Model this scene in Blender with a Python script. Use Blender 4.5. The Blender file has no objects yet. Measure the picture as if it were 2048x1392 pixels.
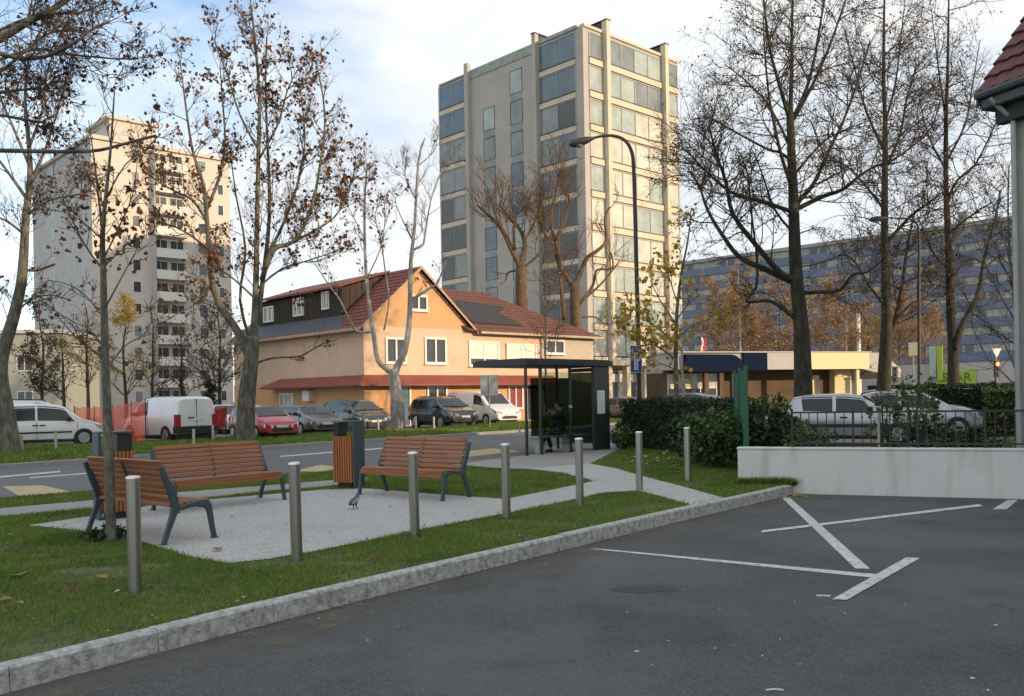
import bpy, bmesh, math, random
import numpy as np
from mathutils import Vector, Matrix, Quaternion
R = math.radians
SC = bpy.context.scene
COL = SC.collection
# ------------------------------------------------------------------ camera
CAMH, FPX, CXP, CYP, ROLL = 1.6, 1800.0, 1024.0, 793.0, R(1.03)
cd = bpy.data.cameras.new("camera"); cam = bpy.data.objects.new("camera", cd); COL.objects.link(cam)
cd.sensor_width = 36.0; cd.lens = 36.0 * FPX / 2048.0
cd.shift_y = (CYP - 696.0) / 2048.0
cd.clip_start = 0.05; cd.clip_end = 6000
ca, sa = math.cos(ROLL), math.sin(ROLL)
cam.matrix_world = Matrix(((ca, sa, 0, 0), (0, 0, -1, 0), (-sa, ca, 0, CAMH), (0, 0, 0, 1)))
SC.camera = cam
# ------------------------------------------------------------------ light
SUN_AZ = math.atan2(0.868, -0.497)      # clockwise from +Y
SUN_EL = R(12.5)
to_sun = Vector((math.sin(SUN_AZ) * math.cos(SUN_EL), math.cos(SUN_AZ) * math.cos(SUN_EL), math.sin(SUN_EL)))
W = bpy.data.worlds.new("World"); SC.world = W; W.use_nodes = True
nt = W.node_tree; nt.nodes.clear()
def N(t, nt_, **k):
    n = nt_.nodes.new(t)
    for a, b in k.items(): setattr(n, a, b)
    return n
sky = N('ShaderNodeTexSky', nt, sky_type='NISHITA', sun_disc=False, sun_elevation=SUN_EL, sun_rotation=SUN_AZ, altitude=300, air_density=1.0, dust_density=0.7, ozone_density=1.6)
tc = N('ShaderNodeTexCoord', nt)
mp = N('ShaderNodeMapping', nt); mp.inputs['Scale'].default_value = (1.0, 1.0, 2.6); mp.inputs['Location'].default_value = (0.35, 0.1, 0.2)
nz = N('ShaderNodeTexNoise', nt); nz.inputs['Scale'].default_value = 2.3; nz.inputs['Detail'].default_value = 7; nz.inputs['Roughness'].default_value = 0.58
dt = N('ShaderNodeVectorMath', nt, operation='DOT_PRODUCT'); dt.inputs[1].default_value = (-0.62, 0.62, 0.48)
mr = N('ShaderNodeMapRange', nt); mr.inputs[1].default_value = 0.74; mr.inputs[2].default_value = 0.97; mr.inputs[3].default_value = 0.29; mr.inputs[4].default_value = -0.07
ad = N('ShaderNodeMath', nt, operation='ADD')
cr = N('ShaderNodeMapRange', nt); cr.inputs[1].default_value = 0.42; cr.inputs[2].default_value = 0.74
cr.interpolation_type = 'SMOOTHSTEP'
mx = N('ShaderNodeMix', nt, data_type='RGBA')
n2 = N('ShaderNodeTexNoise', nt); n2.inputs['Scale'].default_value = 3.4; n2.inputs['Detail'].default_value = 6; n2.inputs['Distortion'].default_value = 0.4
c2 = N('ShaderNodeValToRGB', nt); c2.color_ramp.elements[0].position = 0.36; c2.color_ramp.elements[1].position = 0.60
c2.color_ramp.elements[0].color = (2.95, 3.22, 3.55, 1); c2.color_ramp.elements[1].color = (4.05, 4.05, 3.95, 1)
bg = N('ShaderNodeBackground', nt); bg.inputs['Strength'].default_value = 0.14
ow = N('ShaderNodeOutputWorld', nt)
L = nt.links.new
L(tc.outputs['Generated'], mp.inputs['Vector']); L(mp.outputs[0], nz.inputs['Vector'])
L(mp.outputs[0], n2.inputs['Vector']); L(n2.outputs[0], c2.inputs[0]); L(c2.outputs[0], mx.inputs[7])
L(tc.outputs['Generated'], dt.inputs[0]); L(dt.outputs['Value'], mr.inputs[0])
L(nz.outputs[0], ad.inputs[0]); L(mr.outputs[0], ad.inputs[1]); L(ad.outputs[0], cr.inputs[0])
L(cr.outputs[0], mx.inputs[0]); L(sky.outputs[0], mx.inputs[6]); L(mx.outputs[2], bg.inputs[0]); L(bg.outputs[0], ow.inputs[0])
sd = bpy.data.lights.new("sun", 'SUN'); sd.energy = 2.3; sd.angle = R(0.5); sd.color = (1.0, 0.72, 0.45)
so = bpy.data.objects.new("sun", sd); COL.objects.link(so)
so.rotation_mode = 'QUATERNION'; so.rotation_quaternion = to_sun.to_track_quat('Z', 'Y'); so.location = (30, -20, 40)
SC.view_settings.view_transform = 'Standard'; SC.view_settings.look = 'None'; SC.view_settings.gamma = 1; SC.view_settings.exposure = 1.0
SC.cycles.max_bounces = 8; SC.cycles.transparent_max_bounces = 16
SC.cycles.caustics_reflective = False; SC.cycles.caustics_refractive = False
# ------------------------------------------------------------------ placing helpers
def ray(x, y):
    u = (x - CXP) / FPX; v = (CYP - y) / FPX
    return Vector((u * ca + v * sa, 1.0, -u * sa + v * ca))
def gnd(x, y, z=0.0):
    d = ray(x, y); t = (z - CAMH) / d.z
    return Vector((d.x * t, t, z))
def at(x, y, D):
    d = ray(x, y); return Vector((d.x * D, D, CAMH + d.z * D))
def pxx(X, Y, Z):
    a = X / Y; b = (Z - CAMH) / Y
    return CXP + FPX * (a * ca - b * sa)
def along(O, e, px, z):
    lo, hi = -5.0, 120.0
    if e[1] < 0: hi = min(hi, (O[1] - 1.5) / -e[1])
    f = lambda s: pxx(O[0] + e[0] * s, O[1] + e[1] * s, z) - px
    sgn = 1 if f(hi) > f(lo) else -1
    for _ in range(60):
        m = (lo + hi) / 2
        if f(m) * sgn < 0: lo = m
        else: hi = m
    return lo
TH = math.atan2(0.6816, 0.7317)
E1 = (math.cos(TH), math.sin(TH)); E2 = (-math.sin(TH), math.cos(TH))
# ------------------------------------------------------------------ object helpers
def tag(o, label=None, cat=None, group=None, kind=None):
    if label: o['label'] = label
    if cat: o['category'] = cat
    if group: o['group'] = group
    if kind: o['kind'] = kind
    return o
def empty(name, loc=(0, 0, 0), rz=0.0, label=None, cat=None, group=None):
    o = bpy.data.objects.new(name, None); COL.objects.link(o)
    o.empty_display_size = 0.3; o.location = loc; o.rotation_euler = (0, 0, rz)
    return tag(o, label, cat, group)
def copy_tree(o, parent=None):
    c = o.copy(); COL.objects.link(c)
    if parent: c.parent = parent
    for ch in list(o.children): copy_tree(ch, c)
    return c
class MB:
    def __init__(s): s.v = []; s.f = []; s.m = []; s.n = 0; s.mi = 0
    def add(s, vs, fs):
        b = s.n
        s.v.extend([tuple(v) for v in vs]); s.n += len(vs)
        for f in fs: s.f.append([i + b for i in f]); s.m.append(s.mi)
        return s
    def box(s, x0, x1, y0, y1, z0, z1, M=None):
        vs = [(x, y, z) for z in (z0, z1) for y in (y0, y1) for x in (x0, x1)]
        if M: vs = [M @ Vector(v) for v in vs]
        return s.add(vs, [(0, 2, 3, 1), (4, 5, 7, 6), (0, 1, 5, 4), (2, 6, 7, 3), (0, 4, 6, 2), (1, 3, 7, 5)])
    def prism(s, poly, z0, z1, M=None):      # poly in xy, ccw
        n = len(poly)
        vs = [(p[0], p[1], z0) for p in poly] + [(p[0], p[1], z1) for p in poly]
        if M: vs = [M @ Vector(v) for v in vs]
        return s.add(vs, [tuple(range(n - 1, -1, -1)), tuple(range(n, 2 * n))] + [(i, (i + 1) % n, (i + 1) % n + n, i + n) for i in range(n)])
    def poly(s, pts): return s.add(pts, [tuple(range(len(pts)))])
    def tube(s, pts, rad, n=6, cap=True):
        P = np.array([tuple(p) for p in pts], float); k = len(P)
        if np.isscalar(rad): rad = [rad] * k
        T = np.empty_like(P); T[1:-1] = P[2:] - P[:-2]; T[0] = P[1] - P[0]; T[-1] = P[-1] - P[-2]
        T /= np.maximum(np.linalg.norm(T, axis=1, keepdims=True), 1e-9)
        m = np.abs(T.mean(0)); ref = np.zeros(3); ref[int(np.argmin(m))] = 1
        U = np.cross(T, ref); U /= np.maximum(np.linalg.norm(U, axis=1, keepdims=True), 1e-9); V = np.cross(T, U)
        a = np.arange(n) * 2 * np.pi / n
        ring = P[:, None, :] + np.array(rad)[:, None, None] * (np.cos(a)[None, :, None] * U[:, None, :] + np.sin(a)[None, :, None] * V[:, None, :])
        fs = []
        for i in range(k - 1):
            for j in range(n):
                j2 = (j + 1) % n
                fs.append((i * n + j, i * n + j2, (i + 1) * n + j2, (i + 1) * n + j))
        if cap and n > 2: fs.append(tuple(range(n - 1, -1, -1))); fs.append(tuple(range((k - 1) * n, k * n)))
        return s.add(ring.reshape(-1, 3).tolist(), fs)
    def cyl(s, x, y, z0, z1, r, n=16, r1=None): return s.tube([(x, y, z0), (x, y, z1)], [r, r if r1 is None else r1], n)
    def lathe(s, prof, n=16, M=None):       # prof (r, z)
        vs = []
        for r, z in prof:
            for j in range(n):
                a = 2 * math.pi * j / n; vs.append((r * math.cos(a), r * math.sin(a), z))
        if M: vs = [M @ Vector(v) for v in vs]
        k = len(prof)
        fs = [(i * n + j, i * n + (j + 1) % n, (i + 1) * n + (j + 1) % n, (i + 1) * n + j) for i in range(k - 1) for j in range(n)]
        fs += [tuple(range(n - 1, -1, -1)), tuple(range((k - 1) * n, k * n))]
        return s.add(vs, fs)
    def build(s, name, mats, parent=None, smooth=None, bevel=None, origin=None):
        me = bpy.data.meshes.new(name)
        vs = s.v if origin is None else [(v[0] - origin[0], v[1] - origin[1], v[2] - origin[2]) for v in s.v]
        me.from_pydata(vs, [], s.f)
        if not isinstance(mats, (list, tuple)): mats = [mats]
        for m in mats: me.materials.append(m)
        if len(mats) > 1: me.polygons.foreach_set('material_index', s.m)
        if smooth is not None:
            me.polygons.foreach_set('use_smooth', [True] * len(me.polygons))
            if smooth < 180: me.set_sharp_from_angle(angle=R(smooth))
        me.update()
        o = bpy.data.objects.new(name, me); COL.objects.link(o)
        if parent: o.parent = parent
        if origin is not None and not parent: o.location = origin
        if bevel:
            b = o.modifiers.new('bevel', 'BEVEL'); b.width = bevel; b.segments = 2; b.limit_method = 'ANGLE'; b.angle_limit = R(40)
        return o
def npmesh(name, V, F, mat, parent=None, k=3, mats=None, mi=None):
    me = bpy.data.meshes.new(name); nv = len(V); nf = len(F)
    me.vertices.add(nv); me.vertices.foreach_set('co', np.asarray(V, np.float32).ravel())
    me.loops.add(nf * k); me.loops.foreach_set('vertex_index', np.asarray(F, np.int32).ravel())
    me.polygons.add(nf); me.polygons.foreach_set('loop_start', np.arange(0, nf * k, k, dtype=np.int32))
    for m in (mats or [mat]): me.materials.append(m)
    if mi is not None: me.polygons.foreach_set('material_index', np.asarray(mi, np.int32))
    me.update(calc_edges=True); me.validate()
    o = bpy.data.objects.new(name, me); COL.objects.link(o)
    if parent: o.parent = parent
    return o
# ------------------------------------------------------------------ materials
def base_mat(name):
    m = bpy.data.materials.new(name); m.use_nodes = True
    t = m.node_tree; b = t.nodes['Principled BSDF']; return m, t, b
def C4(c): return (c[0], c[1], c[2], 1)
def scalec(c, k): return tuple(min(1, x * k) for x in c)
def mk(name, col, rough=0.6, metal=0.0, var=0.18, scale=6.0, bump=0.0, bscale=None, spec=0.5, stretch=None, col2=None, coat=0.0, dirt=None):
    m, t, b = base_mat(name); l = t.links.new
    b.inputs['Roughness'].default_value = rough; b.inputs['Metallic'].default_value = metal
    b.inputs['Specular IOR Level'].default_value = spec; b.inputs['Coat Weight'].default_value = coat
    tcn = N('ShaderNodeTexCoord', t); mpn = N('ShaderNodeMapping', t)
    if stretch: mpn.inputs['Scale'].default_value = stretch
    l(tcn.outputs['Object'], mpn.inputs[0])
    n1 = N('ShaderNodeTexNoise', t); n1.inputs['Scale'].default_value = scale; n1.inputs['Detail'].default_value = 6; n1.inputs['Roughness'].default_value = 0.65
    l(mpn.outputs[0], n1.inputs['Vector'])
    rp = N('ShaderNodeMapRange', t); rp.inputs[1].default_value = 0.32; rp.inputs[2].default_value = 0.68
    l(n1.outputs[0], rp.inputs[0])
    mixn = N('ShaderNodeMix', t, data_type='RGBA')
    mixn.inputs[6].default_value = C4(scalec(col, 1 - var)); mixn.inputs[7].default_value = C4(col2 if col2 else scalec(col, 1 + var))
    l(rp.outputs[0], mixn.inputs[0]); out = mixn.outputs[2]
    if dirt:
        n2 = N('ShaderNodeTexNoise', t); n2.inputs['Scale'].default_value = dirt[1]; n2.inputs['Detail'].default_value = 4
        l(mpn.outputs[0], n2.inputs['Vector'])
        r2 = N('ShaderNodeMapRange', t); r2.inputs[1].default_value = 0.52; r2.inputs[2].default_value = 0.75; r2.inputs[4].default_value = dirt[2]
        l(n2.outputs[0], r2.inputs[0])
        mx2 = N('ShaderNodeMix', t, data_type='RGBA'); mx2.inputs[7].default_value = C4(dirt[0])
        l(r2.outputs[0], mx2.inputs[0]); l(out, mx2.inputs[6]); out = mx2.outputs[2]
    l(out, b.inputs['Base Color'])
    if bump:
        n3 = N('ShaderNodeTexNoise', t); n3.inputs['Scale'].default_value = bscale or scale * 4; n3.inputs['Detail'].default_value = 4
        l(mpn.outputs[0], n3.inputs['Vector'])
        bp = N('ShaderNodeBump', t); bp.inputs['Strength'].default_value = bump; bp.inputs['Distance'].default_value = 0.02
        l(n3.outputs[0], bp.inputs['Height']); l(bp.outputs[0], b.inputs['Normal'])
    return m
def glassy(name, col, rough=0.06, spec=0.7, var=0.25, scale=0.6):
    return mk(name, col, rough, 0.0, var, scale, spec=spec)
def clear_glass(name, tint, opac):
    m, t, b = base_mat(name); l = t.links.new
    tr = N('ShaderNodeBsdfTransparent', t); tr.inputs[0].default_value = C4(tint)
    b.inputs['Base Color'].default_value = (0.02, 0.025, 0.025, 1); b.inputs['Roughness'].default_value = 0.05
    lw = N('ShaderNodeLayerWeight', t); lw.inputs[0].default_value = .5
    fr = N('ShaderNodeMath', t, operation='POWER'); fr.inputs[1].default_value = 4.0; l(lw.outputs['Facing'], fr.inputs[0])
    a_ = N('ShaderNodeMath', t, operation='ADD', use_clamp=True); a_.inputs[1].default_value = opac
    mxs = N('ShaderNodeMixShader', t); l(fr.outputs[0], a_.inputs[0]); l(a_.outputs[0], mxs.inputs[0]); l(tr.outputs[0], mxs.inputs[1]); l(b.outputs[0], mxs.inputs[2])
    l(mxs.outputs[0], t.nodes['Material Output'].inputs[0])
    return m
def island_mat(name, cols, rough=0.7, trans=0.25):
    m, t, b = base_mat(name); l = t.links.new
    g = N('ShaderNodeNewGeometry', t); rp = N('ShaderNodeValToRGB', t)
    e = rp.color_ramp.elements; n = len(cols)
    e[0].position = 0; e[0].color = C4(cols[0]); e[1].position = 1; e[1].color = C4(cols[-1])
    for i in range(1, n - 1):
        q = e.new(i / (n - 1)); q.color = C4(cols[i])
    l(g.outputs['Random Per Island'], rp.inputs[0]); l(rp.outputs[0], b.inputs['Base Color'])
    b.inputs['Roughness'].default_value = rough; b.inputs['Specular IOR Level'].default_value = 0.3
    if trans:
        td = N('ShaderNodeBsdfTranslucent', t); l(rp.outputs[0], td.inputs[0])
        ms = N('ShaderNodeMixShader', t); ms.inputs[0].default_value = trans
        l(b.outputs[0], ms.inputs[1]); l(td.outputs[0], ms.inputs[2]); l(ms.outputs[0], t.nodes['Material Output'].inputs[0])
    return m
def speckle(name, cols, vscale, rough=0.85, big=None, bump=0.3, bigscale=0.5):
    """voronoi-cell aggregate with large soft patches"""
    m, t, b = base_mat(name); l = t.links.new
    tcn = N('ShaderNodeTexCoord', t)
    v = N('ShaderNodeTexVoronoi', t); v.inputs['Scale'].default_value = vscale
    l(tcn.outputs['Object'], v.inputs['Vector'])
    sep = N('ShaderNodeSeparateColor', t); l(v.outputs['Color'], sep.inputs[0])
    rp = N('ShaderNodeValToRGB', t); e = rp.color_ramp.elements; n = len(cols)
    e[0].position = 0; e[0].color = C4(cols[0]); e[1].position = 1; e[1].color = C4(cols[-1])
    for i in range(1, n - 1): e.new(i / (n - 1)).color = C4(cols[i])
    l(sep.outputs[0], rp.inputs[0]); out = rp.outputs[0]
    if big:
        for (c, sc, lo, hi, amt) in big:
            n1 = N('ShaderNodeTexNoise', t); n1.inputs['Scale'].default_value = sc; n1.inputs['Detail'].default_value = 7; n1.inputs['Roughness'].default_value = 0.62
            l(tcn.outputs['Object'], n1.inputs['Vector'])
            r1 = N('ShaderNodeMapRange', t); r1.inputs[1].default_value = lo; r1.inputs[2].default_value = hi; r1.inputs[4].default_value = amt
            l(n1.outputs[0], r1.inputs[0])
            mm = N('ShaderNodeMix', t, data_type='RGBA'); mm.inputs[7].default_value = C4(c)
            l(r1.outputs[0], mm.inputs[0]); l(out, mm.inputs[6]); out = mm.outputs[2]
    l(out, b.inputs['Base Color']); b.inputs['Roughness'].default_value = rough; b.inputs['Specular IOR Level'].default_value = 0.3
    bp = N('ShaderNodeBump', t); bp.inputs['Strength'].default_value = bump; bp.inputs['Distance'].default_value = 0.006
    l(v.outputs['Distance'], bp.inputs['Height']); l(bp.outputs[0], b.inputs['Normal'])
    return m
def bark(name, c1, c2, scale=5.0, stretch=(1, 1, 0.35)):
    m, t, b = base_mat(name); l = t.links.new
    tcn = N('ShaderNodeTexCoord', t); mpn = N('ShaderNodeMapping', t); mpn.inputs['Scale'].default_value = stretch
    l(tcn.outputs['Object'], mpn.inputs[0])
    n1 = N('ShaderNodeTexNoise', t); n1.inputs['Scale'].default_value = scale; n1.inputs['Detail'].default_value = 7; n1.inputs['Roughness'].default_value = 0.7
    l(mpn.outputs[0], n1.inputs['Vector'])
    rp = N('ShaderNodeValToRGB', t); e = rp.color_ramp.elements
    e[0].position = 0.38; e[0].color = C4(c1); e[1].position = 0.62; e[1].color = C4(c2)
    q = e.new(0.5); q.color = C4(tuple((a + d) / 2 * 0.85 for a, d in zip(c1, c2)))
    l(n1.outputs[0], rp.inputs[0]); l(rp.outputs[0], b.inputs['Base Color']); b.inputs['Roughness'].default_value = 0.9
    bp = N('ShaderNodeBump', t); bp.inputs['Strength'].default_value = 0.6; bp.inputs['Distance'].default_value = 0.03
    l(n1.outputs[0], bp.inputs['Height']); l(bp.outputs[0], b.inputs['Normal'])
    return m
M = {}
M['asphalt_lot'] = speckle('asphalt_lot', [(0.044, 0.047, 0.049), (0.062, 0.065, 0.067), (0.082, 0.085, 0.087), (0.050, 0.053, 0.055), (0.14, 0.141, 0.141)], 95,
    big=[((0.130, 0.130, 0.124), 0.30, 0.42, 0.70, 0.7), ((0.036, 0.038, 0.040), 0.8, 0.5, 0.72, 0.7), ((0.16, 0.16, 0.155), 9.0, 0.63, 0.76, 0.5), ((0.024, 0.025, 0.026), 1.7, 0.65, 0.71, 0.65), ((0.105, 0.105, 0.103), 22.0, 0.5, 0.75, 0.5), ((0.03, 0.031, 0.032), 5.5, 0.62, 0.72, 0.45)], bump=0.6)
M['asphalt_road'] = speckle('asphalt_road', [(0.10, 0.102, 0.108), (0.12, 0.122, 0.128), (0.14, 0.14, 0.145)], 90,
    big=[((0.16, 0.155, 0.15), 0.2, 0.45, 0.7, 0.6), ((0.085, 0.087, 0.092), 0.6, 0.5, 0.75, 0.5)], bump=0.3)
M['asphalt_yard'] = speckle('asphalt_yard', [(0.15, 0.145, 0.14), (0.18, 0.175, 0.17), (0.2, 0.195, 0.18)], 40,
    big=[((0.24, 0.225, 0.195), 0.12, 0.45, 0.65, 0.7)], bump=0.2)
M['ground'] = speckle('ground', [(0.13, 0.125, 0.12), (0.16, 0.155, 0.15)], 10, big=[((0.12, 0.13, 0.09), 0.03, 0.4, 0.7, 0.8)])
M['gravel'] = speckle('gravel', [(0.24, 0.237, 0.232), (0.34, 0.338, 0.332), (0.43, 0.427, 0.42), (0.52, 0.515, 0.505)], 75,
    big=[((0.30, 0.295, 0.28), 0.5, 0.45, 0.7, 0.6), ((0.25, 0.24, 0.22), 2.8, 0.6, 0.75, 0.45)], bump=0.4)
M['paving'] = speckle('paving', [(0.23, 0.225, 0.215), (0.27, 0.265, 0.255), (0.31, 0.30, 0.29)], 50, big=[((0.21, 0.205, 0.195), 0.8, 0.45, 0.7, 0.6)], bump=0.2)
M['kerb'] = mk('kerb_concrete', (0.33, 0.335, 0.33), 0.9, var=0.3, scale=13, bump=0.6, bscale=34, col2=(0.52, 0.525, 0.515), dirt=((0.10, 0.105, 0.105), 15, 0.75))
M['soil'] = mk('lawn_soil', (0.085, 0.095, 0.035), 0.95, var=0.4, scale=3, bump=0.5, bscale=40, dirt=((0.15, 0.125, 0.08), 1.1, 0.75))
M['grass'] = island_mat('grass_blades', [(0.07, 0.15, 0.016), (0.14, 0.275, 0.028), (0.19, 0.28, 0.04), (0.12, 0.24, 0.026), (0.20, 0.23, 0.055), (0.07, 0.15, 0.02), (0.27, 0.24, 0.10)], 0.6, 0.35)
def patchy(m, cols):
    t = m.node_tree; l = t.links.new; rp = [n for n in t.nodes if n.type == 'VALTORGB'][0]
    tcn = N('ShaderNodeTexCoord', t); outs = [k.to_socket for k in rp.outputs[0].links]; out = rp.outputs[0]
    for c, sc, lo, hi, amt in cols:
        n1 = N('ShaderNodeTexNoise', t); n1.inputs['Scale'].default_value = sc; n1.inputs['Detail'].default_value = 5; l(tcn.outputs['Object'], n1.inputs['Vector'])
        r1 = N('ShaderNodeMapRange', t); r1.inputs[1].default_value = lo; r1.inputs[2].default_value = hi; r1.inputs[4].default_value = amt; l(n1.outputs[0], r1.inputs[0])
        mm = N('ShaderNodeMix', t, data_type='RGBA'); mm.inputs[7].default_value = C4(c); l(r1.outputs[0], mm.inputs[0]); l(out, mm.inputs[6]); out = mm.outputs[2]
    for o in outs: l(out, o)
patchy(M['grass'], [((0.20, 0.155, 0.06), 1.1, 0.56, 0.74, 0.7), ((0.045, 0.12, 0.02), 0.8, 0.5, 0.7, 0.6), ((0.16, 0.12, 0.06), 4.0, 0.58, 0.72, 0.6)])
M['paint_white'] = mk('road_paint', (0.50, 0.51, 0.50), 0.7, var=0.14, scale=5, dirt=((0.10, 0.10, 0.105), 14, 0.9))
M['paint_yellow'] = mk('yellow_paint', (0.42, 0.33, 0.18), 0.8, var=0.15, scale=3, dirt=((0.18, 0.17, 0.15), 5, 0.6))
M['steel'] = mk('brushed_steel', (0.40, 0.39, 0.36), 0.34, 1.0, var=0.06, scale=4, stretch=(1, 1, 40))
M['steel_cap'] = mk('steel_cap', (0.75, 0.75, 0.74), 0.45, 0.6, var=0.05)
M['slat'] = mk('stained_wood', (0.275, 0.105, 0.043), 0.5, var=0.3, scale=7, stretch=(0.25, 5, 5), bump=0.12)
M['slat_bin'] = mk('orange_wood', (0.34, 0.115, 0.035), 0.5, var=0.3, scale=7, stretch=(5, 5, 0.3), bump=0.12)
M['cast'] = mk('painted_cast_iron', (0.042, 0.068, 0.075), 0.5, 0.0, var=0.15, scale=20)
M['black'] = mk('black_metal', (0.016, 0.018, 0.018), 0.45, var=0.15)
M['shelter'] = mk('shelter_frame', (0.022, 0.031, 0.029), 0.4, var=0.15)
M['shelter_roof'] = mk('shelter_roof', (0.022, 0.03, 0.03), 0.5, var=0.2)
M['glass_clear'] = clear_glass('shelter_glass', (0.78, 0.84, 0.80), 0.02)
M['glass_dark'] = clear_glass('tinted_glass', (0.27, 0.285, 0.27), 0.03)
M['paper'] = mk('paper', (0.72, 0.74, 0.78), 0.7, var=0.04)
M['wall_white'] = mk('white_render', (0.60, 0.62, 0.62), 0.85, var=0.05, scale=2.5, bump=0.2, bscale=60, stretch=(1, 1, .22), dirt=((0.36, 0.37, 0.35), 3.4, 0.6))
M['fence_green'] = mk('green_mesh_paint', (0.015, 0.10, 0.055), 0.5, var=0.15)
M['fence_dark'] = mk('dark_iron_paint', (0.022, 0.024, 0.025), 0.5, var=0.2)
M['concrete_a'] = mk('tower_concrete', (0.42, 0.40, 0.36), 0.85, var=0.07, scale=0.5, bump=0.1, dirt=((0.33, 0.31, 0.27), 0.35, 0.5))
M['concrete_s'] = mk('tower_spandrel', (0.60, 0.535, 0.42), 0.85, var=0.06, scale=0.6, dirt=((0.46, 0.41, 0.33), 0.7, 0.5))
M['copper'] = mk('green_copper', (0.28, 0.34, 0.285), 0.7, var=0.3, scale=1.5)
M['pane_blue'] = glassy('window_blue', (0.10, 0.155, 0.20))
M['pane_dark'] = glassy('window_dark', (0.045, 0.055, 0.06))
M['pane_grey'] = glassy('window_grey', (0.20, 0.235, 0.235))
M['pane_pale'] = glassy('window_curtain', (0.56, 0.56, 0.48), 0.1)
M['pane_teal'] = glassy('window_teal', (0.34, 0.405, 0.375), 0.05)
M['mullion'] = mk('aluminium_mullion', (0.42, 0.42, 0.40), 0.5, 0.3, var=0.05)
M['dark_gap'] = mk('shadow_gap_steel', (0.05, 0.05, 0.055), 0.6, var=0.1)
M['white_frame'] = mk('white_frame', (0.72, 0.71, 0.68), 0.5, var=0.04)
M['shutter'] = mk('white_shutter', (0.74, 0.71, 0.63), 0.6, var=0.04)
M['render_grey'] = mk('render_pale', (0.46, 0.455, 0.45), 0.9, var=0.06, scale=0.4, bump=0.08)
M['render_cream'] = mk('render_cream', (0.55, 0.51, 0.45), 0.9, var=0.06, scale=0.4)
M['parapet'] = mk('balcony_white', (0.66, 0.63, 0.58), 0.8, var=0.05)
M['peach'] = mk('peach_render', (0.62, 0.455, 0.33), 0.9, var=0.06, scale=0.8, bump=0.08, bscale=40, dirt=((0.50, 0.36, 0.26), 0.9, 0.6))
M['orange_wall'] = mk('orange_render', (0.57, 0.345, 0.175), 0.9, var=0.07, scale=0.8, bump=0.08, bscale=40, dirt=((0.42, 0.26, 0.14), 1.1, 0.6))
M['tile_red'] = mk('red_roof_tile', (0.185, 0.055, 0.040), 0.75, var=0.35, scale=7, bump=0.3, bscale=14, dirt=((0.10, 0.035, 0.03), 1.5, 0.5))
M['tile_old'] = mk('brown_roof_tile', (0.115, 0.042, 0.04), 0.8, var=0.35, scale=9, bump=0.3, dirt=((0.055, 0.032, 0.032), 2.5, 0.6))
M['sheet_red'] = mk('red_sheet_roof', (0.22, 0.05, 0.035), 0.5, var=0.12, scale=2)
M['bitumen'] = mk('bitumen', (0.035, 0.035, 0.042), 0.8, var=0.3, scale=3)
M['sheet_grey'] = mk('grey_roof_sheet', (0.07, 0.075, 0.085), 0.6, var=0.2)
M['timber_dark'] = mk('dark_timber', (0.040, 0.031, 0.022), 0.8, var=0.4, scale=5, stretch=(3, 3, 0.4), bump=0.2)
M['render_old'] = mk('grey_old_render', (0.40, 0.385, 0.35), 0.9, var=0.08, scale=2, bump=0.15, dirt=((0.28, 0.27, 0.25), 1.5, 0.5))
M['soffit'] = mk('dark_soffit', (0.028, 0.038, 0.036), 0.8, var=0.25)
M['slab_blue'] = mk('blue_panel', (0.125, 0.16, 0.24), 0.6, var=0.12, scale=0.3)  # blue paled and greyed to stand in for distance haze
M['slab_grey'] = mk('grey_panel', (0.30, 0.30, 0.30), 0.8, var=0.12, scale=0.2)
M['navy'] = mk('navy_fascia', (0.007, 0.014, 0.035), 0.9, var=0.2, spec=0.1)  # real navy, deepened in colour to carry the shade on the shop sign
M['sunlit_fascia'] = mk('sunlit_fascia', (0.70, 0.60, 0.34), 0.7, var=0.05)  # white shop front yellowed in its colour to carry the low sun
M['grey_fascia'] = mk('grey_fascia', (0.42, 0.415, 0.40), 0.8, var=0.1)
M['brown_wall'] = mk('brown_shopfront', (0.10, 0.065, 0.035), 0.8, var=0.3, scale=1.5)
M['lime'] = mk('lime_sign', (0.33, 0.46, 0.045), 0.6, var=0.05)
M['sign_blue'] = mk('blue_sign', (0.012, 0.075, 0.30), 0.4, var=0.05)
M['sign_grey'] = mk('sign_back', (0.40, 0.41, 0.41), 0.5, 0.3, var=0.06)
M['white_flat'] = mk('white_flat', (0.75, 0.75, 0.73), 0.5, var=0.02)
M['red_flat'] = mk('red_flat', (0.55, 0.04, 0.035), 0.5, var=0.05)
M['pole_galv'] = mk('galvanised', (0.33, 0.34, 0.34), 0.5, 0.5, var=0.1)
M['pole_dark'] = mk('dark_pole', (0.030, 0.030, 0.028), 0.5, 0.0, var=0.2)
M['post_small'] = mk('small_post', (0.45, 0.42, 0.37), 0.6, 0.2, var=0.1)
M['net'] = mk('orange_net', (0.75, 0.10, 0.045), 0.7, var=0.2, scale=1.0)
_t = M['net'].node_tree; _tr = N('ShaderNodeBsdfTransparent', _t); _ms = N('ShaderNodeMixShader', _t); _ms.inputs[0].default_value = 0.62
_t.links.new(_tr.outputs[0], _ms.inputs[1]); _t.links.new(_t.nodes['Principled BSDF'].outputs[0], _ms.inputs[2]); _t.links.new(_ms.outputs[0], _t.nodes['Material Output'].inputs[0])
def paint(name, c, rough=0.3, metal=0.0): return mk(name, c, rough, metal, var=0.06, scale=1.5, coat=0.5, dirt=(scalec(c, 0.75), 3, 0.25))
M['car_white'] = paint('white_paint', (0.68, 0.69, 0.70), 0.35)
M['car_silver'] = paint('silver_paint', (0.40, 0.42, 0.46), 0.32, 0.55)
M['car_red'] = paint('red_paint', (0.42, 0.025, 0.04), 0.35)
M['car_grey'] = paint('grey_paint', (0.15, 0.155, 0.165), 0.3, 0.4)
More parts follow.
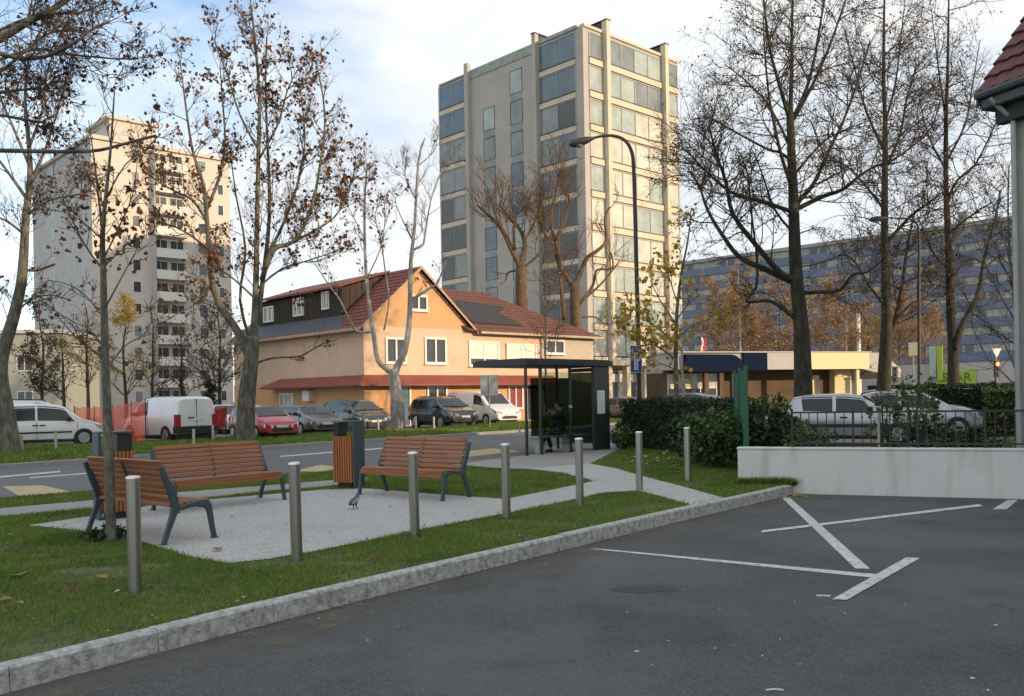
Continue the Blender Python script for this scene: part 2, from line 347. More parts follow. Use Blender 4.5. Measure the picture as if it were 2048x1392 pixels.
M['car_dark'] = paint('anthracite_paint', (0.030, 0.036, 0.040), 0.22)
M['car_navy'] = paint('dark_green_grey_paint', (0.022, 0.034, 0.038), 0.22)
M['car_glass'] = glassy('car_glass', (0.018, 0.026, 0.03), 0.05, 0.45)
M['plastic'] = mk('black_plastic', (0.018, 0.018, 0.019), 0.6, var=0.15)
M['tyre'] = mk('tyre', (0.014, 0.014, 0.014), 0.85, var=0.2)
M['rim'] = mk('alloy_rim', (0.36, 0.37, 0.38), 0.35, 0.8, var=0.1)
M['lamp_clear'] = mk('headlight', (0.55, 0.57, 0.60), 0.08, 0.4, var=0.1)
M['lamp_red'] = mk('taillight', (0.30, 0.012, 0.02), 0.15, var=0.15)
M['plate'] = mk('plate', (0.60, 0.62, 0.60), 0.5, var=0.05)
M['bark_plane'] = bark('plane_bark', (0.060, 0.058, 0.044), (0.19, 0.18, 0.14), 6)
M['bark_pale'] = bark('pale_bark', (0.20, 0.19, 0.17), (0.42, 0.41, 0.38), 5)
M['bark_dark'] = bark('dark_bark', (0.022, 0.021, 0.014), (0.066, 0.062, 0.042), 7)
M['bark_young'] = bark('young_bark', (0.075, 0.075, 0.056), (0.20, 0.195, 0.155), 14)
M['bark_brown'] = bark('brown_bark', (0.075, 0.048, 0.026), (0.17, 0.115, 0.06), 6)
M['twig'] = mk('twig', (0.072, 0.056, 0.040), 0.9, var=0.25)
M['twig_brown'] = mk('twig_brown', (0.135, 0.080, 0.042), 0.9, var=0.25)
M['leaf_rust'] = island_mat('rust_leaves', [(0.075, 0.034, 0.022), (0.13, 0.055, 0.028), (0.20, 0.085, 0.035), (0.10, 0.042, 0.028), (0.25, 0.13, 0.05), (0.06, 0.032, 0.024)], 0.7, 0.2)
M['leaf_brown'] = island_mat('brown_leaves', [(0.040, 0.026, 0.018), (0.065, 0.04, 0.022), (0.10, 0.052, 0.026), (0.05, 0.032, 0.02)], 0.75, 0.15)
M['leaf_gold'] = island_mat('gold_leaves', [(0.42, 0.28, 0.035), (0.55, 0.37, 0.05), (0.45, 0.23, 0.03), (0.36, 0.31, 0.06), (0.58, 0.43, 0.09)], 0.6, 0.35)
M['leaf_orange'] = island_mat('orange_leaves', [(0.28, 0.15, 0.075), (0.38, 0.22, 0.10), (0.25, 0.165, 0.105), (0.42, 0.27, 0.11), (0.21, 0.145, 0.10)], 0.7, 0.3)
M['leaf_dark'] = island_mat('evergreen_leaves', [(0.010, 0.024, 0.010), (0.018, 0.042, 0.014), (0.030, 0.062, 0.018), (0.012, 0.03, 0.012), (0.05, 0.085, 0.03)], 0.45, 0.15)
M['leaf_bush'] = island_mat('bush_leaves', [(0.035, 0.075, 0.02), (0.06, 0.12, 0.03), (0.09, 0.16, 0.04), (0.03, 0.06, 0.02), (0.14, 0.18, 0.05)], 0.5, 0.25)
M['leaf_fallen'] = island_mat('fallen_leaves', [(0.20, 0.14, 0.06), (0.30, 0.20, 0.09), (0.14, 0.07, 0.03), (0.40, 0.33, 0.16), (0.33, 0.36, 0.18)], 0.7, 0.0)
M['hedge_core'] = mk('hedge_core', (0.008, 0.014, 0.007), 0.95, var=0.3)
M['litter'] = mk('litter_white', (0.55, 0.54, 0.52), 0.7, var=0.1)
M['skin'] = mk('skin', (0.30, 0.18, 0.13), 0.6, var=0.05)
M['cloth_black'] = mk('black_cloth', (0.014, 0.014, 0.016), 0.9, var=0.2)
M['cloth_dark'] = mk('dark_trousers', (0.020, 0.021, 0.026), 0.9, var=0.2)
M['hair'] = mk('dark_hair', (0.025, 0.017, 0.011), 0.7, var=0.2)
M['pigeon'] = mk('pigeon_grey', (0.17, 0.18, 0.21), 0.7, var=0.2, scale=20)
M['pigeon_dark'] = mk('pigeon_dark', (0.05, 0.052, 0.065), 0.6, var=0.3, scale=25)
M['pigeon_wing'] = mk('pigeon_wing', (0.27, 0.28, 0.31), 0.7, var=0.5, scale=30)
def emis(name, c, s):
    m, t, b = base_mat(name); b.inputs['Emission Color'].default_value = C4(c); b.inputs['Emission Strength'].default_value = s; b.inputs['Base Color'].default_value = C4(c); return m
M['red_lamp'] = emis('red_light', (1.0, 0.10, 0.03), 5.0)
#PART2
# ------------------------------------------------------------------ ground
LOTZ, ROADZ = -0.15, -0.03
def sheet(name, pts, z, m, kind='structure', label=None, thick=None):
    mb = MB(); P = [(p[0], p[1]) for p in pts]
    a = sum(P[i][0] * P[(i + 1) % len(P)][1] - P[(i + 1) % len(P)][0] * P[i][1] for i in range(len(P)))
    if a < 0: P = P[::-1]
    if thick: mb.prism(P, z - thick, z)
    else: mb.poly([(x, y, z) for x, y in P])
    o = mb.build(name, m); tag(o, label, None, None, kind); return o
def G(lst, z=0.0): return [gnd(x, y, z).xy for x, y in lst]
sheet('ground', [(-2500, -600), (2500, -600), (2500, 4000), (-2500, 4000)], -0.32, M['ground'])
KT = [gnd(x, y).xy for x, y in [(0, 1328), (200, 1281), (400, 1232), (600, 1185), (800, 1141), (1000, 1096), (1200, 1051), (1380, 1011), (1449, 997), (1570, 971)]]
d0 = (KT[0] - KT[2]).normalized()
KT = [KT[0] + d0 * 9, KT[0] + d0 * 4] + KT
# smooth
for _ in range(2):
    KT = [KT[0]] + [(KT[i - 1] + KT[i] * 2 + KT[i + 1]) / 4 for i in range(1, len(KT) - 1)] + [KT[-1]]
def offset(line, d):
    out = []
    for i, p in enumerate(line):
        a = line[max(0, i - 1)]; b = line[min(len(line) - 1, i + 1)]; t = (b - a).normalized()
        out.append(p + Vector((t.y, -t.x)) * d)
    return out
def resample(line, step):
    out = [line[0].copy()]; acc = 0
    for a, b in zip(line, line[1:]):
        n = max(1, int(round((b - a).length / step)))
        for i in range(1, n + 1): out.append(a.lerp(b, i / n))
    return out
def kerbstones(name, line, w, z0, z1, m, batter=0.02, stone=1.0, gap=0.006):
    mb = MB()
    L_ = [0]
    for a, b in zip(line, line[1:]): L_.append(L_[-1] + (b - a).length)
    def pt(s):
        for i in range(len(line) - 1):
            if s <= L_[i + 1] or i == len(line) - 2:
                t = (s - L_[i]) / max(1e-6, L_[i + 1] - L_[i]); d = (line[i + 1] - line[i]).normalized()
                return line[i].lerp(line[i + 1], t), Vector((d.y, -d.x))
    rg = random.Random(4); s = 0
    while s < L_[-1] - 0.05:
        e = min(L_[-1], s + stone) - gap; dz = rg.uniform(-0.004, 0.004)
        ring = []
        for q in (s, (s + e) / 2, e):
            p, nn = pt(q); o0 = p; o1 = p + nn * w; o2 = p + nn * (w + batter)
            c = 0.018
            ring.append([(o0.x, o0.y, z0), (o0.x, o0.y, z1 + dz), ((p + nn * (w - c)).x, (p + nn * (w - c)).y, z1 + dz), (o1.x, o1.y, z1 + dz - c), (o2.x, o2.y, z0)])
        vs = sum(ring, []); fs = []
        for k in range(2):
            for j in range(4): fs.append((k * 5 + j, (k + 1) * 5 + j, (k + 1) * 5 + j + 1, k * 5 + j + 1))
        fs += [(0, 1, 2, 3, 4), (14, 13, 12, 11, 10)]
        mb.add(vs, fs); s += stone
    o = mb.build(name, m); tag(o, kind='structure'); return o
kerbstones('kerb', KT, 0.12, -0.3, 0.012, M['kerb'])
# parking lot in front
W0 = Vector((3.93, 15.76)); wdir = Vector((0.924, -0.383)); WN = Vector((-0.383, -0.924))
ko = offset(KT, 0.07)
lot_poly = [(-40, -60), (60, -60), (60, 2)] + [tuple(W0 + wdir * 9.0), tuple(W0 + wdir * 0.6)] + [tuple(p) for p in ko[::-1]]
sheet('parking_lot', lot_poly, LOTZ, M['asphalt_lot'])
def line_mark(a, b, w, z, m, name='parking_marking'):
    a = gnd(*a, z).xy; b = gnd(*b, z).xy; d = (b - a).normalized(); n = Vector((-d.y, d.x)) * w / 2
    return sheet(name, [a - n, b - n, b + n, a + n], z + 0.004, m)
def quad_mark(pts, z, m, name='parking_marking', dz=0.004):
    return sheet(name, G(pts, z), z + dz, m)
quad_mark([(1178, 1098), (1200, 1098), (1752, 1149), (1745, 1156)], LOTZ, M['paint_white'])
quad_mark([(1664, 1200), (1694, 1201), (1841, 1117), (1812, 1116)], LOTZ, M['paint_white'], dz=0.007)
quad_mark([(1564, 996), (1580, 996), (1740, 1138), (1711, 1138)], LOTZ, M['paint_white'])
quad_mark([(1522, 1062), (1524, 1066), (1966, 1013), (1958, 1009)], LOTZ, M['paint_white'], dz=0.007)
quad_mark([(1985, 1019), (2013, 1019), (2036, 1000), (2016, 1000)], LOTZ, M['paint_white'])
rg = random.Random(3); _c = gnd(1290, 1178, LOTZ)
sheet('oil_stain', [(_c.x + (.26 + .09 * rg.random()) * math.cos(a * .4189) , _c.y + (.14 + .06 * rg.random()) * math.sin(a * .4189)) for a in range(15)], LOTZ + .003, mk('oil_stain', (.030, .030, .031), .7, var=.4, scale=8))
quad_mark([(1634, 1190), (1662, 1191), (1660, 1194), (1632, 1193)], LOTZ, M['paint_white'])
# road, verge, yard
far_k = G([(-260, 965), (-120, 948), (0, 935), (200, 922), (400, 905), (700, 885), (1000, 866), (1080, 861), (1180, 853), (1300, 843)])
near_r = G([(-260, 1050), (-120, 1016), (0, 998), (140, 985), (330, 967), (560, 950), (660, 943), (740, 940), (900, 929), (1050, 912), (1200, 893), (1300, 873), (1420, 855)])
sheet('road', [tuple(p) for p in near_r] + [tuple(p) for p in far_k[::-1]], ROADZ, M['asphalt_road'])
far_k2 = [p + Vector(E2) * 0.14 for p in far_k]
kerbstones('road_kerb', [Vector(p) for p in resample([Vector(p) for p in far_k2], 3)], 0.13, -0.2, 0.09, M['paving'], stone=1.0)
vb = G([(-260, 915), (-120, 902), (0, 895), (240, 892), (440, 882), (660, 870), (830, 863), (1000, 851), (1080, 846), (1180, 840), (1240, 836)])
sheet('verge', [tuple(p) for p in far_k2] + [tuple(p) for p in vb[::-1]], 0.075, M['soil'], thick=0.25)
sheet('parking_strip', [tuple(p) for p in vb] + [(20, 75), (60, 140), (-140, 140), (-60, 20)], 0.03, M['asphalt_yard'])
quad_mark([(5, 973), (85, 971), (148, 985), (40, 993)], ROADZ, M['paint_yellow'], 'bus_stop_marking')
quad_mark([(880, 908), (985, 897), (1045, 903), (935, 914)], ROADZ, M['paint_yellow'], 'bus_stop_marking')
quad_mark([(590, 942), (640, 930), (690, 934), (640, 944)], ROADZ, M['paint_yellow'], 'bus_stop_marking')
quad_mark([(-60, 958), (120, 942), (121, 944.5), (-60, 961)], ROADZ, M['paint_white'], 'lane_marking')
quad_mark([(60, 955), (185, 945), (186, 947), (60, 957)], ROADZ, M['paint_white'], 'lane_marking')
quad_mark([(560, 912), (800, 893), (801, 895), (561, 914)], ROADZ, M['paint_white'], 'lane_marking')
# near lawn
lawn = [tuple(p) for p in KT] + [(4.75, 15.45), (9.5, 13.6), (9.5, 22), (9.5, 30), (6.5, 30.5)] + G([(1240, 897), (1180, 928), (1060, 938), (1000, 936), (900, 929), (740, 940), (660, 943), (560, 950), (330, 967), (140, 985), (0, 998), (-120, 1016), (-260, 1050)]) + [(-20, 2), (-14, -6)]
lawn = [tuple(p) for p in lawn]
sheet('lawn', lawn, 0.0, M['soil'], thick=0.28)
plaza_px = [(55, 1052), (180, 1034), (330, 1007), (560, 988), (650, 980), (735, 978), (870, 989), (1010, 999), (1100, 981), (1187, 963), (1130, 948), (1055, 938), (1180, 928), (1235, 938), (1285, 953), (1370, 975), (1449, 997), (1380, 1011), (1320, 993), (1275, 982), (1210, 986), (1120, 1006), (1020, 1026), (830, 1063), (640, 1102), (540, 1119), (460, 1128), (380, 1115), (290, 1086), (180, 1066), (100, 1056)]
plaza = [tuple(p) for p in G(plaza_px)]
sheet('plaza', plaza, 0.010, M['gravel'])
path_px = [(-260, 1066), (-100, 1036), (0, 1017), (160, 1003), (320, 988), (560, 969), (650, 962), (735, 956), (735, 962), (655, 973), (560, 981), (330, 1003), (180, 1018), (0, 1033), (-100, 1054), (-260, 1090)]
path = [tuple(p) for p in G(path_px)]
sheet('path', path, 0.006, M['paving'])
pav_px = [(900, 930), (960, 922), (1050, 911), (1120, 903), (1215, 889), (1258, 880), (1262, 886), (1240, 899), (1180, 929), (1062, 939), (1000, 937)]
pav = [tuple(p) for p in G(pav_px)]
sheet('pavement', pav, 0.008, M['paving'])
sheet('forecourt', [(-2, 26.5), (3.2, 27.3), (8, 22), (60, -8), (400, 60), (400, 700), (-60, 700), (-20, 60), (-3, 45)], -0.036, M['asphalt_yard'])
sheet('back_yard', [(9.0, 14.3), (60, -6), (70, 40), (32, 60), (14, 62), (8, 40), (6.6, 27), (6.2, 22)], 0.02, M['asphalt_yard'])
# ------------------------------------------------------------------ grass
def inpoly(P, poly):
    x, y = P[:, 0], P[:, 1]; c = np.zeros(len(P), bool); n = len(poly)
    for i in range(n):
        x0, y0 = poly[i]; x1, y1 = poly[(i + 1) % n]
        if y0 == y1: continue
        k = ((y0 > y) != (y1 > y)) & (x < (x1 - x0) * (y - y0) / (y1 - y0) + x0); c ^= k
    return c
rs = np.random.RandomState(7)
def grass(name, poly, n, holes, h, wdt, z=0.0, falloff=None):
    P = np.array(poly); lo = P.min(0); hi = P.max(0)
    pts = []; tot = 0
    while tot < n:
        q = lo + rs.rand(200000, 2) * (hi - lo)
        k = inpoly(q, poly)
        qj = q + rs.normal(size=q.shape) * .035
        for hp in holes: k &= ~inpoly(qj, hp)
        dist = np.hypot(q[:, 0], q[:, 1]); vis = (np.abs(q[:, 0]) < 0.64 * np.abs(q[:, 1]) + 1.0) & (q[:, 1] > 2)
        k &= vis
        if falloff: k &= rs.rand(len(q)) < np.clip(falloff / dist, 0, 1)
        # thin patches
        f = np.sin(q[:, 0] * 2.3 + 1.3 * np.sin(q[:, 1] * 1.7)) * np.sin(q[:, 1] * 2.9 + 1.1 * np.sin(q[:, 0] * 2.1))
        k &= rs.rand(len(q)) < np.clip(0.95 - 0.55 * (f > 0.55), 0, 1)
        q = q[k]; pts.append(q); tot += len(q)
    q = np.concatenate(pts)[:n]; n = len(q)
    f = np.sin(q[:, 0] * 1.9 + 2 * np.sin(q[:, 1] * 0.9)) * np.cos(q[:, 1] * 1.6 + q[:, 0])
    hh = h * (0.55 + 0.9 * rs.rand(n)) * (1 + 0.35 * f)
    dist = np.hypot(q[:, 0], q[:, 1]); ww = wdt * (0.7 + 0.6 * rs.rand(n)) * np.clip(dist / 8, 0.8, 3)
    a = rs.rand(n) * 2 * np.pi; b = rs.rand(n) * 2 * np.pi; lean = hh * (0.3 + 0.9 * rs.rand(n))
    V = np.zeros((n, 3, 3))
    V[:, 0, 0] = q[:, 0] - np.cos(a) * ww; V[:, 0, 1] = q[:, 1] - np.sin(a) * ww
    V[:, 1, 0] = q[:, 0] + np.cos(a) * ww; V[:, 1, 1] = q[:, 1] + np.sin(a) * ww
    V[:, 2, 0] = q[:, 0] + np.cos(b) * lean; V[:, 2, 1] = q[:, 1] + np.sin(b) * lean
    V[:, :2, 2] = z - 0.003; V[:, 2, 2] = z + hh
    o = npmesh(name, V.reshape(-1, 3), np.arange(3 * n).reshape(-1, 3), M['grass'])
    return tag(o, 'short mown lawn grass around the gravel square', 'grass', None, 'stuff')
def ell(px, py, rx_, ry_):
    c = gnd(px, py); return [(c.x + rx_ * math.cos(a * .5236), c.y + ry_ * math.sin(a * .5236)) for a in range(12)]
bare = [ell(172, 1141, .34, .16), ell(60, 1112, .25, .10), ell(296, 1132, .20, .10), ell(590, 1124, .13, .1), ell(828, 1077, .12, .09), ell(270, 1187, .12, .08), ell(700, 1128, .22, .08), ell(1040, 1062, .25, .10)]
grass('grass', lawn, 330000, [plaza, path, pav] + bare, 0.034, 0.0045, 0.0, falloff=9)
vergep = [tuple(p) for p in far_k2] + [tuple(p) for p in vb[::-1]]
tag(grass('verge_grass', vergep, 45000, [], 0.10, 0.010, 0.075), 'roadside strip of longer grass beyond the road', 'grass', None, 'stuff')
# ------------------------------------------------------------------ facade helpers  (local frame: front = y 0 facing -y, left = x 0 facing -x)
def fb(mb, face, u0, u1, d0, d1, z0, z1, off=0.0):
    if face == 'front': return mb.box(u0, u1, off - d1, off - d0, z0, z1)
    if face == 'left': return mb.box(off - d1, off - d0, u0, u1, z0, z1)
    if face == 'right': return mb.box(off + d0, off + d1, u0, u1, z0, z1)
    if face == 'back': return mb.box(u0, u1, off + d0, off + d1, z0, z1)
def window(parent, face, u0, u1, z0, z1, pane, frame, n=1, fw=0.06, off=0.0, proud=0.05, name='window', pd=0.015, sill=None, rail=False, reveal=0):
    mb = MB(); fb(mb, face, u0, u1, 0.004, pd, z0, z1, off); w = mb.build(name, pane, parent)
    mf = MB(); fb(mf, face, u0 - fw, u0, 0, proud, z0 - fw, z1 + fw, off); fb(mf, face, u1, u1 + fw, 0, proud, z0 - fw, z1 + fw, off)
    fb(mf, face, u0, u1, 0, proud, z0 - fw, z0, off); fb(mf, face, u0, u1, 0, proud, z1, z1 + fw, off)
    for i in range(1, n):
        u = u0 + (u1 - u0) * i / n; fb(mf, face, u - fw * .45, u + fw * .45, pd, proud - .004, z0, z1, off)
    if rail: fb(mf, face, u0, u1, pd, proud - .006, z0 + (z1 - z0) * rail - .02, z0 + (z1 - z0) * rail + .02, off)
    mf.build('frame', frame, w)
    if sill:
        ms = MB(); fb(ms, face, u0 - fw - .05, u1 + fw + .05, 0, proud + .08, z0 - fw - .05, z0 - fw - .002, off); ms.build('sill', sill, w)
    return w
# ------------------------------------------------------------------ glazed tower (middle)
rg = random.Random(11)
D = 75.0; C = at(1178.5, 790, D); TOPZ = 32.4
T = empty('apartment_tower', (C.x, C.y, 0), TH, 'tall beige apartment tower with glazed corner loggias and thin vertical fins', 'apartment tower')
O = (C.x, C.y)
def rx(px, z=30.0): return along(O, E1, px, z)
def ly(px, z=30.0): return along(O, E2, px, z)
rl = rx(1356); ll = ly(877)
mb = MB(); mb.box(0, rl, 0, ll, 4.3, TOPZ - 0.05); mb.build('wall', M['concrete_a'], T)
mb = MB(); mb.box(0.9, rl - 0.3, 1.4, ll - 0.3, 0, 4.3); mb.build('ground_floor', M['concrete_s'], T)
mb = MB(); mb.box(-0.35, rl + .1, -0.35, ll + .1, 4.12, 4.42); mb.build('canopy', M['concrete_s'], T)
fl = 2.79
c0, b1a, b1b, f1a, f1b, b4a, b4b, f2a, f2b, b6a, b6b = 0.0, rx(1177), rx(1203), rx(1204.5), rx(1211.5), rx(1212.5), rx(1321), rx(1322), rx(1328), rx(1330), rx(1354)
g1a, g1b = ly(1151), ly(1079); p1a, p1b = ly(1077.5), ly(1070.5); sAa, sAb = ly(1043.5), ly(1020.5); sBa, sBb = ly(988), ly(966.5); p2a, p2b = ly(942), ly(935); g2a, g2b = ly(933), ly(880)
for k in range(10):
    z0 = TOPZ - 0.2 - fl * (k + 1)
    for (a, b) in ((b1a, b1b), (b4a, b4b), (b6a, b6b)):
        mbs = MB(); fb(mbs, 'front', a, b, 0, 0.16, z0, z0 + .50); q = mbs.build('spandrel', M['concrete_s'], T); mbg = MB(); fb(mbg, 'front', a, b, 0, 0.20, z0 + .502, z0 + .575); mbg.build('sill_rail', M['dark_gap'], q)
    for (a, b) in ((g1a, g1b), (g2a, g2b)):
        mbs = MB(); fb(mbs, 'left', a, b, 0, 0.10, z0, z0 + .48); q = mbs.build('spandrel', M['concrete_s'], T); mbg = MB(); fb(mbg, 'left', a, b, 0, 0.15, z0 + .482, z0 + .56); mbg.build('sill_rail', M['dark_gap'], q)
for k in range(10):
    z0 = TOPZ - 0.2 - fl * (k + 1); za, zb = z0 + .64, z0 + fl - .16
    pr = ['pane_teal', 'pane_teal', 'pane_teal', 'pane_grey'] if k < 2 else ['pane_pale', 'pane_teal', 'pane_pale', 'pane_pale', 'pane_teal']
    pl = ['pane_blue'] if k < 2 else ['pane_blue', 'pane_grey', 'pane_grey', 'pane_dark'] if k < 6 else ['pane_grey', 'pane_dark', 'pane_dark']
    window(T, 'front', b1a + .06, b1b - .06, za, zb, M[rg.choice(pr)], M['mullion'], 1, .05, 0, .07)
    q = b4a
    for i in range(4):
        w_ = (b4b - b4a) / 4
        window(T, 'front', q + .05, q + w_ - .05, za, zb, M[rg.choice(pr)], M['mullion'], 1, .035, 0, .07); q += w_
    window(T, 'front', b6a + .06, b6b - .06, za, zb, M[rg.choice(pr)], M['mullion'], 1, .05, 0, .07)
    for (a, b) in ((g1a, g1b), (g2a, g2b)):
        h_ = (a + b) / 2
        window(T, 'left', a + .05, h_ - .03, za - .04, zb + .06, M[rg.choice(pl)], M['mullion'], 1, .04, 0, .06)
        window(T, 'left', h_ + .03, b - .05, za - .04, zb + .06, M[rg.choice(pl)], M['mullion'], 1, .04, 0, .06)
for si, (a, b, k0) in enumerate(((sAa, sAb, 0), (sBa, sBb, 1))):
    for k in range(k0, 10):
        z0 = TOPZ - 1.4 - fl * k - fl + (0.0 if si == 0 else 0.3)
        w_ = window(T, 'left', a, b, z0 + .72, z0 + fl - .04, M[rg.choice(['pane_grey', 'pane_blue', 'pane_grey', 'pane_teal'])], M['dark_gap'], 1, .035, 0, .04)
        mbst = MB(); fb(mbst, 'left', a, b, 0, .02, z0 + .02, z0 + .68); mbst.build('lower_panel', M['pane_grey'], w_)
for (a, b) in ((f1a, f1b), (f2a, f2b)):
    mb = MB(); fb(mb, 'front', a, b, 0.0, 0.55, 4.45, TOPZ + 1.0); mb.build('fin', M['concrete_s'], T)
for (a, b) in ((p1a, p1b), (p2a, p2b)):
    mb = MB(); fb(mb, 'left', b, a, 0.0, 0.42, 4.45, TOPZ + 0.9); mb.build('fin', M['concrete_a'], T)
for (a, b) in ((f1a, f1b), (f2a, f2b)):
    mb = MB(); mb.box(a, b, 0.01, 3.2, TOPZ, TOPZ + .9)
    for i in range(6): mb.box(a - .03, b + .03, .3 + i * .5, .42 + i * .5, TOPZ, TOPZ + .75)
    mb.box(a - .06, b + .06, -.6, 3.3, TOPZ + 1.0, TOPZ + 1.08); mb.build('roof_fin', M['dark_gap'], T)
mb = MB(); fb(mb, 'left', min(p1a, p1b), max(p1a, p1b), -2.4, 0, TOPZ, TOPZ + .8); mb.box(-.5, 2.5, min(p1a, p1b) - .05, max(p1a, p1b) + .05, TOPZ + .9, TOPZ + .97); mb.build('roof_fin', M['dark_gap'], T)
mb = MB(); fb(mb, 'left', g1a - .2, g1b, -.4, .12, TOPZ - .05, TOPZ + .25); fb(mb, 'left', p1b + .02, p2a - .02, -.3, .06, TOPZ - .6, TOPZ + .25); fb(mb, 'left', g2a, g2b, -.3, .12, TOPZ - .05, TOPZ + .12); mb.build('copper_edge', M['copper'], T)
mb = MB(); fb(mb, 'front', 0.02, rl, -.4, .14, TOPZ - .04, TOPZ + .2); mb.build('roof_edge', M['concrete_s'], T)
mb = MB(); mb.box(3, rl - 2.2, 6, 11, TOPZ - .2, TOPZ + 1.5); mb.build('roof_house', M['concrete_a'], T)
mb = MB(); fb(mb, 'front', 0.9, rl - .5, -1.38, -1.34, .2, 3.9)
mb.build('shop_glass', M['pane_grey'], T)
for i in range(6):
    u = .4 + i * (rl - .8) / 5
    mb = MB(); mb.box(u - .25, u + .25, .1, .6, 0, 4.12); mb.build('column', M['concrete_s'], T)
mb = MB(); fb(mb, 'front', 0.9, rl - .4, -1.34, -1.2, 2.7, 3.4); mb.build('shop_fascia', M['white_flat'], T)
# ------------------------------------------------------------------ balcony tower (left)
D = 108.0; C = at(191, 800, D); TZ = CAMH + (808 - 277) * D / FPX
T = empty('apartment_tower', (C.x, C.y, 0), TH, 'pale grey apartment tower with a column of white balconies behind the plane trees', 'apartment tower')
O = (C.x, C.y); rl = along(O, E1, 462, 20); ll = along(O, E2, 67, 25)
mb = MB(); mb.box(0, rl, 0, ll, 0, TZ); mb.build('wall', M['render_cream'], T)
mb = MB(); fb(mb, 'left', -.02, ll, 0, .05, 0, TZ + .03); mb.build('side_wall', M['render_grey'], T)
mb = MB(); mb.box(-.35, rl + .3, -.35, ll + .3, TZ + .04, TZ + .5); mb.build('roof_edge', M['render_cream'], T)
mb = MB(); mb.box(2.4, 8, .6, 8, TZ + .5, TZ + 3.0); mb.box(2.0, 8.4, .2, 8.4, TZ + 3.0, TZ + 3.4); mb.build('roof_house', M['render_cream'], T)
fl = 2.72; nf = int(TZ / fl)
ba, bb = along(O, E1, 306, 20), along(O, E1, 370, 20)
mr_ = MB()
mr_.box(ba - .12, ba, -1.1, 0, .2, TZ - .2); mr_.build('balcony_fin', M['render_grey'], T)
for k in range(nf):
    z = TZ - fl * (k + 1) + .1
    m1 = MB(); fb(m1, 'front', ba, bb, 0, 1.25, z - .14, z); fb(m1, 'front', ba, bb, 1.17, 1.25, z, z + 1.0); fb(m1, 'front', bb - .08, bb, 0, 1.17, z, z + 1.0); m1.build('balcony', M['parapet'], T)
    h_ = (ba + bb) / 2
    window(T, 'front', ba + .15, h_ - .25, z + .1, z + 2.2, M['pane_dark'], M['white_frame'], 2, .07, 0, .05)
    window(T, 'front', h_ + .2, bb - .2, z + .75, z + 2.2, M['pane_dark'], M['white_frame'], 2, .07, 0, .05)
    for px, w_ in ((266, .9), (398, 1.1), (438, .7)):
        u = along(O, E1, px, 20)
        window(T, 'front', u, u + w_, z + .85, z + 2.15, M[rg.choice(['pane_dark', 'pane_grey', 'pane_dark'])], M['white_frame'], 1, .06, 0, .04)
    for t in (.28, .62):
        if k % 1 == 0: window(T, 'left', ll * t, ll * t + .9, z + .85, z + 2.1, M['pane_dark'], M['white_frame'], 1, .06, -.05, .04)
# ------------------------------------------------------------------ low pale block at far left
C = at(-60, 800, 92)
T = empty('low_block', (C.x, C.y, 0), R(8), 'low pale green flat-roofed block beside the balcony tower', 'building')
mb = MB(); mb.box(-12, 9.0, 0, 12, 0, 9.0); mb.build('wall', mk('pale_green_render', (0.30, 0.315, 0.275), .9, var=.06), T)
mb = MB(); mb.box(-12.3, 9.3, -.4, 12, 9.0, 9.35); mb.build('roof_edge', M['grey_fascia'], T)
for i in range(5): window(T, 'front', -9 + i * 3.4, -7.6 + i * 3.4, 1.2, 3, M['pane_dark'], M['white_frame'], 2, .07); window(T, 'front', -9 + i * 3.4, -7.6 + i * 3.4, 5.2, 6.8, M['pane_dark'], M['white_frame'], 2, .07)
# ------------------------------------------------------------------ orange house
C = at(729, 795, 50.0); O = (C.x, C.y)
Hs = empty('house', (C.x, C.y, 0), TH, 'peach and orange house with red tiled gable, dark timber dormer and red awning roof', 'house')
gw = along(O, E1, 940, 5.5); wl = along(O, E1, 1187, 5.5); dl = along(O, E2, 469, 3.0)
EV = 5.87; AP = 9.2; wd = 8.4; RZ = 8.75
mb = MB()
mb.mi = 0
mb.add([(0, 0, 2.7), (gw, 0, 2.7), (gw, 0, EV), (gw / 2, 0, AP), (0, 0, EV), (0, dl, 2.7), (gw, dl, 2.7), (gw, dl, EV), (gw / 2, dl, AP), (0, dl, EV)],
       [(0, 1, 2, 3, 4), (5, 9, 8, 7, 6), (0, 4, 9, 5), (1, 6, 7, 2)])
xan = along(O, E1, 1082, 4.5)
mb.box(gw + .01, xan, 0.02, wd, 2.7, EV)
mb.build('wall', M['peach'], Hs)
mb = MB(); mb.box(xan + .005, wl, 0.05, wd, 0, EV); mb.build('annex_wall', mk('annex_render', (.47, .42, .34), .9, var=.07, dirt=((.36, .32, .26), .9, .5)), Hs)
mb = MB(); mb.box(-.03, gw + .03, -.03, dl + .03, 0, 2.7); mb.box(gw + .035, xan, -.01, wd + .03, 0, 2.7); mb.build('ground_floor_wall', M['orange_wall'], Hs)
mb = MB(); mb.add([(0.3, -.012, EV - .15), (gw - .3, -.012, EV - .15), (gw - .3, -.012, EV + .2), (gw / 2, -.012, AP - .25), (.3, -.012, EV + .2)], [(0, 1, 2, 3, 4)]); mb.build('gable_panel', M['orange_wall'], Hs)
